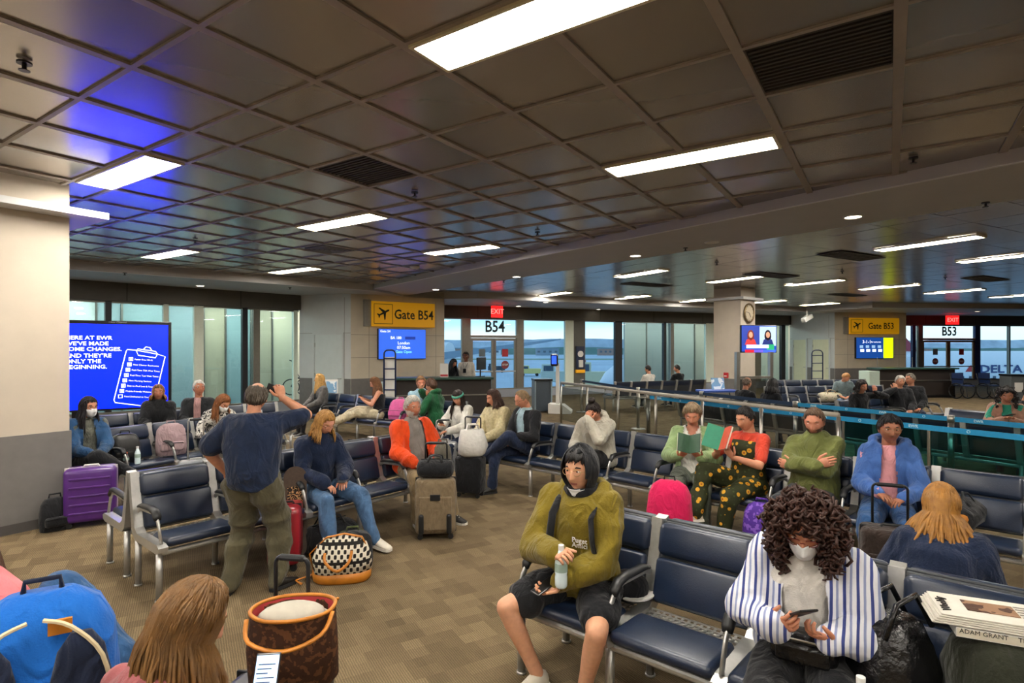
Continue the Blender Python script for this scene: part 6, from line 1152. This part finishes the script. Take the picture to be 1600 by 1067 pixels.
def backpack(label, p, az, w, d, h, m, trim=None, z=0., name='backpack', pockets=1, loop=True, lean=0., strapm=None):
    trim = trim or m; t = thing(name, label, 'bag', (p[0], p[1], z), -radians(az) + pi); t.rotation_euler = (radians(lean), 0, -radians(az) + pi)
    b = G().loft(soft_rings(w, d, [(0, .86, .8), (.02 * h, .97, .95), (.25 * h, 1.02, 1.05), (.55 * h, 1, 1), (.8 * h, .92, .86), (.93 * h, .74, .6), (h, .42, .3)], e=3.2, seed=len(label), crumple=.012)).build('body', m, t, smooth=True)
    for i in range(pockets): G().rbox((0, -d / 2 - .004, h * (.30 + .36 * i)), (w * (.78 - .12 * i), .07, h * .30), .03, seg=3).build('pocket', trim, t, smooth=True); G().tube([(-w * .33, -d / 2 - .038, h * (.41 + .36 * i)), (0, -d / 2 - .042, h * (.42 + .36 * i)), (w * .33, -d / 2 - .038, h * (.41 + .36 * i))], .004, 6).build('zip', HANDLE, t)
    if loop: G().tube([(-.05, .01, h * .985), (-.045, .01, h + .035), (.045, .01, h + .035), (.05, .01, h * .985)], .009, 8).build('carry_loop', strapm or trim, t, smooth=True)
    for s in (-1, 1): G().tube([(s * w * .22, d / 2 * .7, h * .93), (s * w * .27, d / 2 + .05, h * .75), (s * w * .3, d / 2 + .05, h * .4), (s * w * .36, d / 2 * .9, h * .1)], [(.022, .008)] * 4, 6).build('shoulder_strap', strapm or trim, t, smooth=True)
    return t
def duffel(label, p, az, L, r, m, z=0., trim=HANDLE, name='duffel_bag'):
    t = thing(name, label, 'bag', (p[0], p[1], z), -radians(az)); rings = []
    for f, k in ((-.5, .55), (-.47, .85), (-.35, 1.0), (-.15, 1.04), (.1, 1.0), (.3, 1.05), (.46, .9), (.5, .55)): rings.append([(f * L, r * k * 1.15 * cos(a) * (1 + .04 * sin(5 * a + f * 20)), r * .88 * (1 + k * .98 * max(-.94, sin(a))) * 1.0) for a in np.arange(18) * pi / 9])
    G().loft(rings).build('body', m, t, smooth=True)
    for s in (-1, 1): G().tube([(-L * .2, s * r * .7, r * 1.5), (-L * .16, s * r * .35, r * 2.1), (0, s * r * .2, r * 2.22), (L * .16, s * r * .35, r * 2.1), (L * .2, s * r * .7, r * 1.5)], [(.014, .006)] * 5, 6).build('handle', trim, t, smooth=True)
    G().tube([(-L * .4, 0, r * 1.78), (0, 0, r * 1.82), (L * .4, 0, r * 1.78)], .005, 6).build('zip', trim, t); return t
def bottle(label, p, z, h=.22, cap='#d8d8d6', tint='#cfe0e4', name='water_bottle'):
    t = thing(name, label, 'bottle', (p[0], p[1], z)); g = G(); r = .033; g.tube([(0, 0, 0), (0, 0, .01), (0, 0, h * .25), (0, 0, h * .3), (0, 0, h * .35), (0, 0, h * .62), (0, 0, h * .8), (0, 0, h * .9)], [r * .85, r, r, r * .93, r, r, r * .55, r * .4], 16); g.build('bottle_body', M('clear_plastic_' + tint[1:], tint, .12, 0, .03, spec=.7), t, smooth=True)
    G().tube([(0, 0, h * .88), (0, 0, h)], r * .46, 12).build('cap', M('cap_' + cap[1:], cap, .5, 0, .03), t); G().tube([(0, 0, h * .38), (0, 0, h * .58)], r * 1.02, 16).build('label_band', M('band_green', '#8fa59a', .6, 0, .1), t); return t
def phone(label, loc, xd, nd, lit=None):
    t = thing('phone', label, 'phone', loc); orient(t, xd, nd); G().rbox((0, 0, 0), (.074, .152, .009), .004).build('case', BLK, t)
    if lit:
        G().box((0, 0, .0052), (.066, .14, .0008)).build('display', scr('phone_' + lit[1:], lit, 1.2), t); gk = scr('phone_ink', '#3a4660', .4)
        for i in range(7): G().box((-.006 * (i % 3), .045 - i * .012, .0060), (.05 - .008 * (i % 3), .003, .0006)).build('text_line', gk, t)
    return t
def hand_pt(key, q, f=.10, up=.03): s = P_[key]; d = np.array(s.k['hands'][q].get('d', s.wr[q] - s.el[q]), float); d /= np.linalg.norm(d); return s.world(s.wr[q] + d * f + np.array((0, 0, up)))
PURP = M('purple_shell', '#4a1f6e', .3, 0, .12, 8, spec=.6)
suitcase('glossy purple ribbed suitcase with white trim beside the pillar', at(143, 6.12), 150, .46, .28, .62, PURP, 5, 0, M('white_trim', '#cfcac6', .5, 0, .05))
backpack('black bag slumped against the pillar behind the purple suitcase', at(86, 5.92), 130, .26, .16, .34, BLKF)
SH = .47
LAV = fabric('lavender_leather', '#9a8286', .1, 12); backpack('lavender diaper backpack with curved handle on the seat beside the denim jacket woman', (-4.58, 7.6), 140, .36, .2, .42, LAV, z=SH, pockets=1)
backpack('black leather backpack with gold zips on the seat next to the lavender bag', (-4.87, 7.12), 140, .32, .2, .36, M('black_gloss_leather', '#131314', .35, 0, .15, 30, .2, 60), z=SH)
bottle('clear water bottle on the seat in front of the black backpack', (-4.62, 6.98), SH, .22); bottle('small orange-capped bottle beside the clear water bottle', (-4.72, 6.92), SH, .16, '#d8501c', '#4a4446')
suitcase('grey suitcase with tall pull handle in front of the auburn-haired woman', at(306, 7.0), 150, .38, .24, .52, M('grey_shell', '#6a6c70', .4, 0, .08), 3, .5, M('steel_trim', '#a4a4a2', .35, .6, .05), hw=.17)
suitcase('red suitcase with black centre band behind the standing man', at(446, 4.93), 165, .26, .36, .54, M('red_shell', '#8f1a26', .3, 0, .1, 8, spec=.6), 0)
t = thing('skateboard', 'graffiti-printed skateboard leaning upright behind the standing man', 'skateboard', (*at(461, 5.10)[:2], 0), radians(20)); t.rotation_euler = (radians(-8), 0, radians(20)); G().prism([(.10 * cos(a), .10 + .10 * sin(a)) for a in np.arange(13) * pi / 12 + pi] + [(.10 * cos(a), .72 + .10 * sin(a)) for a in np.arange(13) * pi / 12], 'y', -.008, .008).build('deck', M('dark_grip', '#4a3c32', .8, 0, .15, 60), t); G().box((0, -.010, .50), (.13, .004, .28)).build('graphic', pattern('graffiti', '#2a2420', ['#c9a070'], 'zebra', 26), t)
for zz_ in (.2, .62):
    for s in (-1, 1): G().tube([(s * .06, .05, zz_), (s * .1, .05, zz_)], .027, 12).build('wheel', WHITEP, t)
duffel('black duffel bag under the turtleneck woman\'s seat', at(515, 5.35), 120, .5, .15, BLKF); backpack('black and moss-green backpack on the floor behind the patterned tote', at(551, 4.95), 160, .34, .24, .30, BLKF, fabric('moss_green', '#4a5230'))
# patterned tote with tan leather
TAN = M('tan_leather', '#b06c16', .5, 0, .15, 14, .1, 80); TRB = pattern('tribal_weave', '#d3cbb9', ['#1d1a18'], 'tribal', 14); q = fl(535, 905)
t = thing('patterned_tote', 'black-and-cream woven tote with tan leather base and handles on the carpet', 'bag', q, radians(8)); G().loft(soft_rings(.46, .26, [(.0, .9, .9), (.02, 1, 1), (.09, 1.03, 1.06)], crumple=.01)).build('leather_base', TAN, t, smooth=True); G().loft(soft_rings(.46, .26, [(.088, 1.02, 1.05), (.2, 1.0, 1.0), (.29, .86, .72), (.345, .66, .36), (.36, .5, .15)], crumple=.03, seed=4)).build('woven_body', TRB, t, smooth=True)
for y in (-1, 1): G().tube(spl([(-.12, y * .11, .26), (-.11, y * .15, .20), (-.02, y * .165, .13), (.07, y * .155, .19), (.09, y * .11, .27)]), [(.013, .005)] * 17, 6).build('handle', TAN, t, smooth=True)
G().tube([(-.23, 0, .10), (-.26, .0, .22), (-.12, -.03, .36), (.02, -.03, .385), (.16, -.02, .35), (.215, 0, .22)], [(.014, .005)] * 6, 6).build('shoulder_strap', TAN, t, smooth=True); G().tube([(-.22, 0, .06), (-.36, -.05, .03), (-.30, -.1, .02)], [(.013, .005)] * 3, 6).build('loose_strap', TAN, t)
# by the man in orange
TAUPE = fabric('taupe_nylon', '#75654e', .12, 20); q = fl(681, 838); suitcase('tall taupe suitcase with recessed wheels, black duffel strapped on top', q, 175, .40, .26, .60, TAUPE, 0, .34, pocket=True)
duffel('small black duffel riding on the taupe suitcase', (q.x, q.y - .02), 0, .36, .10, BLKF, z=.605)
backpack('grey camera bag hanging beside the bearded man\'s hand', at(692, 6.1), 160, .18, .12, .28, fabric('grey_nylon', '#5c584e'), z=.60, pockets=1, name='camera_bag')
suitcase('silver ribbed suitcase behind the man in orange', at(694, 8.2), 170, .38, .24, .56, M('silver_shell', '#a7a8aa', .3, .5, .06), 4, .3, M('steel_trim', '#a4a4a2', .35, .6, .05))
q = fl(735, 775); suitcase('black suitcase with a white shopping bag on top', q, 200, .36, .24, .52, BLKF, 0, .5)
t = thing('shopping_bag', 'crumpled white plastic shopping bag resting on the black suitcase', 'bag', (q.x + .03, q.y - .04, .525), .3); G().loft(soft_rings(.36, .24, [(0, .7, .7), (.03, .95, .95), (.13, 1.05, 1.05), (.24, .95, .8), (.31, .86, .55), (.34, .8, .4)], n=28, crumple=.045, seed=9)).build('bag_body', M('white_plastic', '#c9c7c1', .35, 0, .08, 20, .6, 25), t, smooth=True)
for y in (-1, 1): G().tube([(-.08, y * .03, .33), (-.05, y * .05, .40), (.05, y * .05, .40), (.08, y * .03, .33)], [(.016, .003)] * 4, 6).build('handle', M('white_plastic', '#c9c7c1', .35, 0, .08, 20, .6, 25), t)
backpack('pink backpack on the far seat next to the girl', seat('H', 2, .34, -.05)[0], 200, .42, .24, .42, fabric('pink_nylon', '#c4588c', .12, 8), z=SH, lean=-12)
backpack('small black backpack on the floor before the far row', at(548, 9.4), 190, .3, .2, .34, BLKF)
# middle row
q = at(1046, 5.32); backpack('hot pink trolley backpack on the carpet before the empty middle seat', q, 205, .42, .26, .66, fabric('hot_pink_nylon', '#c0134e', .12, 8), z=0., pockets=1, strapm=BLKF)
q = at(1190, 5.2); backpack('shiny purple patterned bag at the floral dungarees woman\'s feet', q, 215, .32, .2, .48, pattern('purple_print', '#4a2a86', ['#7a56b4'], 'camo', 24), pockets=1)
q = at(1292, 4.6); backpack('grey backpack on the floor before the dozing man', q, 215, .30, .22, .46, fabric('ash_nylon', '#5a5a52'), pockets=1)
q = at(1394, 4.1); suitcase('dark brown soft suitcase in front of the blue hoodie woman', q, 205, .40, .26, .60, fabric('dark_brown_nylon', '#2c211c'), 0, .30, pocket=True)
p = seat('M', 0, .32, .12)[0]; duffel('black bag on the seat right of the blue hoodie woman', p, 140, .5, .13, BLKF, z=SH); t = thing('tan_case', 'tan leather case lying on the black bag', 'case', (p.x - .18, p.y - .22, SH + .10), radians(30)); G().rbox((0, 0, .035), (.24, .10, .07), .03).build('body', TAN, t, smooth=True); G().box((0, 0, .072), (.2, .006, .006)).build('zip', HANDLE, t)
# front row
GLOSS = M('black_gloss_nylon', '#101012', .22, 0, .2, 20, .7, 18); p = seat('F', 1, .40, .27)[0]; t = thing('shiny_black_bag', 'crumpled shiny black handbag at the striped shirt woman\'s elbow', 'bag', (p.x, p.y, SH), .4); G().loft(soft_rings(.34, .26, [(0, .8, .8), (.03, 1, 1), (.15, 1.06, 1.1), (.26, .9, .85), (.33, .7, .6), (.35, .5, .4)], n=30, crumple=.045, seed=2)).build('bag_body', GLOSS, t, smooth=True)
for y in (-.05, .05): G().tube([(-.12, y, .30), (-.05, y, .42), (.10, y + .02, .43), (.17, y, .30)], .011, 8).build('handle', GLOSS, t, smooth=True)
p = seat('F', 1, .30, -.14)[0]; backpack('large dark olive backpack with brass clips on the front seat', p, 200,  .50, .34, .37, fabric('dark_olive_nylon', '#23251a', .2, 12), z=SH, pockets=1)
p2 = at(1556, 2.13, 0); t = thing('hardback_book', 'white hardback book lying under the newspaper', 'book', (p2.x + .03, p2.y, .845), radians(-24)); G().box((0, 0, .0), (.34, .20, .035)).build('cover', WHITEP, t); G().box((0, -.002, 0), (.335, .202, .026)).build('pages', M('paper', '#cfc8b6', .8, 0, .05), t); text_mesh('spine_lettering', 'ADAM GRANT', .022, BLK, t, (-.09, -.102, .006)); text_mesh('spine_lettering', 'THINK AGAIN', .022, BLK, t, (.08, -.102, .006))
t = thing('newspaper', 'folded newspaper with a brown photograph on top of the book', 'newspaper', (p2.x, p2.y + .02, .865), radians(-24)); PAP = M('newsprint', '#c4bfb4', .85, 0, .05)
for i in range(5): G().rbox((.004 * i - .01, .003 * i, .005 + i * .007), (.40 - .008 * i, .22, .006), .002).build('folded_sheet', PAP, t)
G().box((0, .02, .038), (.16, .10, .002)).build('photograph', pattern('sepia_photo', '#8a6a52', ['#4a342a'], 'camo', 12), t); text_mesh('headline', 'Weekly', .042, BLK, t, (-.15, .0, .0385), (0, 0, pi / 2)); 
for i in range(6): G().box((.13, .07 - i * .024, .038), (.09, .006, .001)).build('text_line', M('print_grey', '#6e6a64', .8, 0, .05), t)
bottle('clear water bottle at the lower edge before the shiny black bag', at(1345, 2.05), SH, .24)
p = seat('F', 4, .18, -.2)[0]; t = thing('cap_and_mask', 'black cap with white lining lying on the seat behind the hoodie man', 'cap', (p.x, p.y, SH), .6); G().sphere((0, 0, .05), (.11, .12, .09), 0, 16, 10).build('crown', BLKF, t, smooth=True); G().prism([(.11 * cos(a), -.06 - .09 * sin(a)) for a in np.arange(11) * pi / 10], 'z', .02, .028).build('brim', WHITEP, t)
s = P_['stripes']; p = s.world((0, .23, .66)); t = thing('waist_bag', 'black leather waist bag on the striped shirt woman\'s lap', 'bag', (p.x, p.y, .60), -radians(212)); G().rbox((0, 0, .07), (.26, .11, .14), .045, seg=3).build('bag_body', GLOSS, t, smooth=True); G().rbox((0, .06, .06), (.2, .03, .08), .014).build('front_pocket', GLOSS, t); G().tube([(-.1, .06, .115), (.1, .06, .115)], .004, 6).build('zip', STEEL, t)
# near left: roller with monogram tote, blue backpack
q = at(437, 2.32); suitcase('dark roller suitcase with long black handle carrying the brown tote', q, 190, .38, .26, .56, M('black_shell', '#151516', .4, 0, .1), 0, .46, hw=.15)
MONO = pattern('brown_monogram', '#3d2416', ['#5d3b22'], 'camo', 40); t = thing('monogram_tote', 'brown patterned tote with tan rim and red lining on the roller suitcase', 'bag', (q.x + .08, q.y - .06, .565), .15); rg = soft_rings(.34, .20, [(0, .9, .8), (.02, 1, 1), (.15, 1.02, 1.08), (.27, .96, 1.15), (.30, .94, 1.2)], n=36, e=2.15, crumple=.012, seed=3); G().loft(rg, caps=False).build('bag_body', MONO, t, smooth=True).modifiers.new('s', 'SOLIDIFY').thickness = .006
G().loft(soft_rings(.33, .19, [(.04, .9, .9), (.15, 1, 1.06), (.295, .93, 1.18)], n=36, e=2.15, crumple=.012, seed=3)[::-1], caps=False).build('red_lining', M('red_lining', '#a02c30', .8, 0, .1), t, smooth=True); G().loft(soft_rings(.33, .19, [(.0, .85, .8), (.03, .9, .9)], n=26)).build('bag_bottom', MONO, t)
G().tube(rg[-1], .008, 6, closed=True).build('rim', TAN, t, smooth=True)
for y in (-1, 1): G().tube(spl([(-.16, y * .06, .29), (-.13, y * .14, .24), (0, y * .165, .21), (.13, y * .14, .25), (.16, y * .06, .30)]), [(.009, .005)] * 17, 6).build('handle', TAN, t, smooth=True)
t2 = thing('white_sun_hat', 'white cap tucked into the open brown tote', 'hat', (q.x + .07, q.y - .05, .80), .2); G().sphere((0, 0, .03), (.13, .075, .05), 0, 18, 10).build('crown', M('hat_white', '#a8a294', .8, 0, .06), t2, smooth=True); G().tube([(.135 * cos(a), .08 * sin(a), .02) for a in np.arange(20) * pi / 10], .010, 6, closed=True).build('brim', M('hat_white', '#a8a294', .8, 0, .06), t2, smooth=True)
p = seat('Z', 1, .33)[0]; BB = fabric('bright_blue_nylon', '#0f5cb0', .1, 8); t = backpack('bright blue and navy backpack with cream piping at the lower left corner', at(66, 1.84), 148, .42, .26, .64, BB, fabric('navy_nylon', '#141d33'), z=SH, pockets=0)
for s in (-1, 1): G().loft(soft_rings(.16, .05, [(-.1, .9, .8), (.12, 1, 1), (.26, 1.0, 1), (.36, .75, .8), (.41, .35, .5)])).build('navy_panel', fabric('navy_nylon', '#141d33'), t, (s * .115, -.142, .13), smooth=True); G().tube(spl([(s * .02, -.125, .59), (s * .09, -.15, .565), (s * .17, -.16, .46), (s * .20, -.15, .28)]), .007, 6).build('piping', M('cream_piping', '#c9b894', .7, 0, .05), t)
G().box((.06, -.12, .56), (.06, .012, .045)).build('brand_patch', TAN, t)
# things in hands
p = hand_pt('olive', 1, .07, -.10); bottle('half-hidden clear bottle held by the olive hoodie man', p, p.z - .07, .22)
p = hand_pt('olive', -1, .09, .02); phone('black phone in the olive hoodie man\'s lower hand', p, (-.2, .3, 0), (-.2, -.3, .9))
a, b = hand_pt('stripes', 1, .1), hand_pt('stripes', -1, .1); phone('black phone held by the striped shirt woman in both hands', (a + b) / 2 + Vector((0, 0, .03)), (1, .1, 0), (0, .55, .85))
p = hand_pt('foreground', 1, .09, .02); phone('lit phone with text held up by the foreground woman', p + Vector((-.01, -.02, .03)), (1, .1, 0), (.15, -.9, .5), '#bcd2f0')
p = hand_pt('standing', 1, .06, 0); phone('dark phone the standing man holds to his eyes', p + Vector((-.05, .03, 0)), (.3, .1, .9), (0, -.9, .2))
a, b = hand_pt('girl', 1, .08), hand_pt('girl', -1, .08); phone('phone held by the girl in the far row', (a + b) / 2, (1, 0, 0), (.4, .1, .9))
a, b = hand_pt('curly', 1, .08), hand_pt('curly', -1, .08); phone('pale phone held by the curly-haired woman', (a + b) / 2, (1, 0, 0), (0, .3, .9))
p = hand_pt('turtleneck', -1, .07, .025); phone('black phone on the turtleneck woman\'s lap', p, (1, 0, 0), (0, 0, 1)); p = hand_pt('headband', 1, .08, .02); phone('phone held by the woman with the headband', p, (1, 0, 0), (0, .3, .9))
def book(key, label, col1, col2, w=.15, h=.22, open_=35):
    s = P_[key]; a, b = hand_pt(key, 1, .1), hand_pt(key, -1, .1); c = (a + b) / 2 + Vector((0, 0, .05)); t = thing('book', label, 'book', c, -radians(s.az)); 
    for q, m in ((1, col1), (-1, col2)):
        R = np.array(Euler((radians(-62), 0, 0)).to_matrix() @ Matrix.Rotation(radians(-q * open_), 3, 'Y')); o = R @ np.array((q * w / 2, 0, 0)); G().box(o, (w, h, .004), R=R).build('cover', m, t); G().box(o + R @ np.array((0, 0, -.010)), (w * .94, h * .95, .016), R=R).build('page_block', M('paper', '#cfc8b6', .8, 0, .05), t)
book('reader1', 'small dark green book read by the woman in the cardigan', M('book_green', '#2c4a36', .5, 0, .08), M('book_green', '#2c4a36', .5, 0, .08), .13, .19); book('reader2', 'green and red paperback read by the woman in floral dungarees', M('book_teal', '#1a7a5c', .5, 0, .1), M('book_red', '#b8452c', .5, 0, .1), .16, .23)
# far right
p = seat('R1', 3, .3, -.2)[0]; duffel('floral cream travel bag beside the sandy-haired person', p, 180, .55, .15, pattern('floral_cream', '#b9ad98', ['#7c8a6c', '#8a5a4a', '#a89a80'], 'floral', 22), z=SH, trim=M('tan_strap', '#8a7458', .6, 0, .1))
suitcase('silver-handled cabin case at the right seat rows', at(1216, 14.3), 180, .36, .24, .52, BLKF, 0, .5)
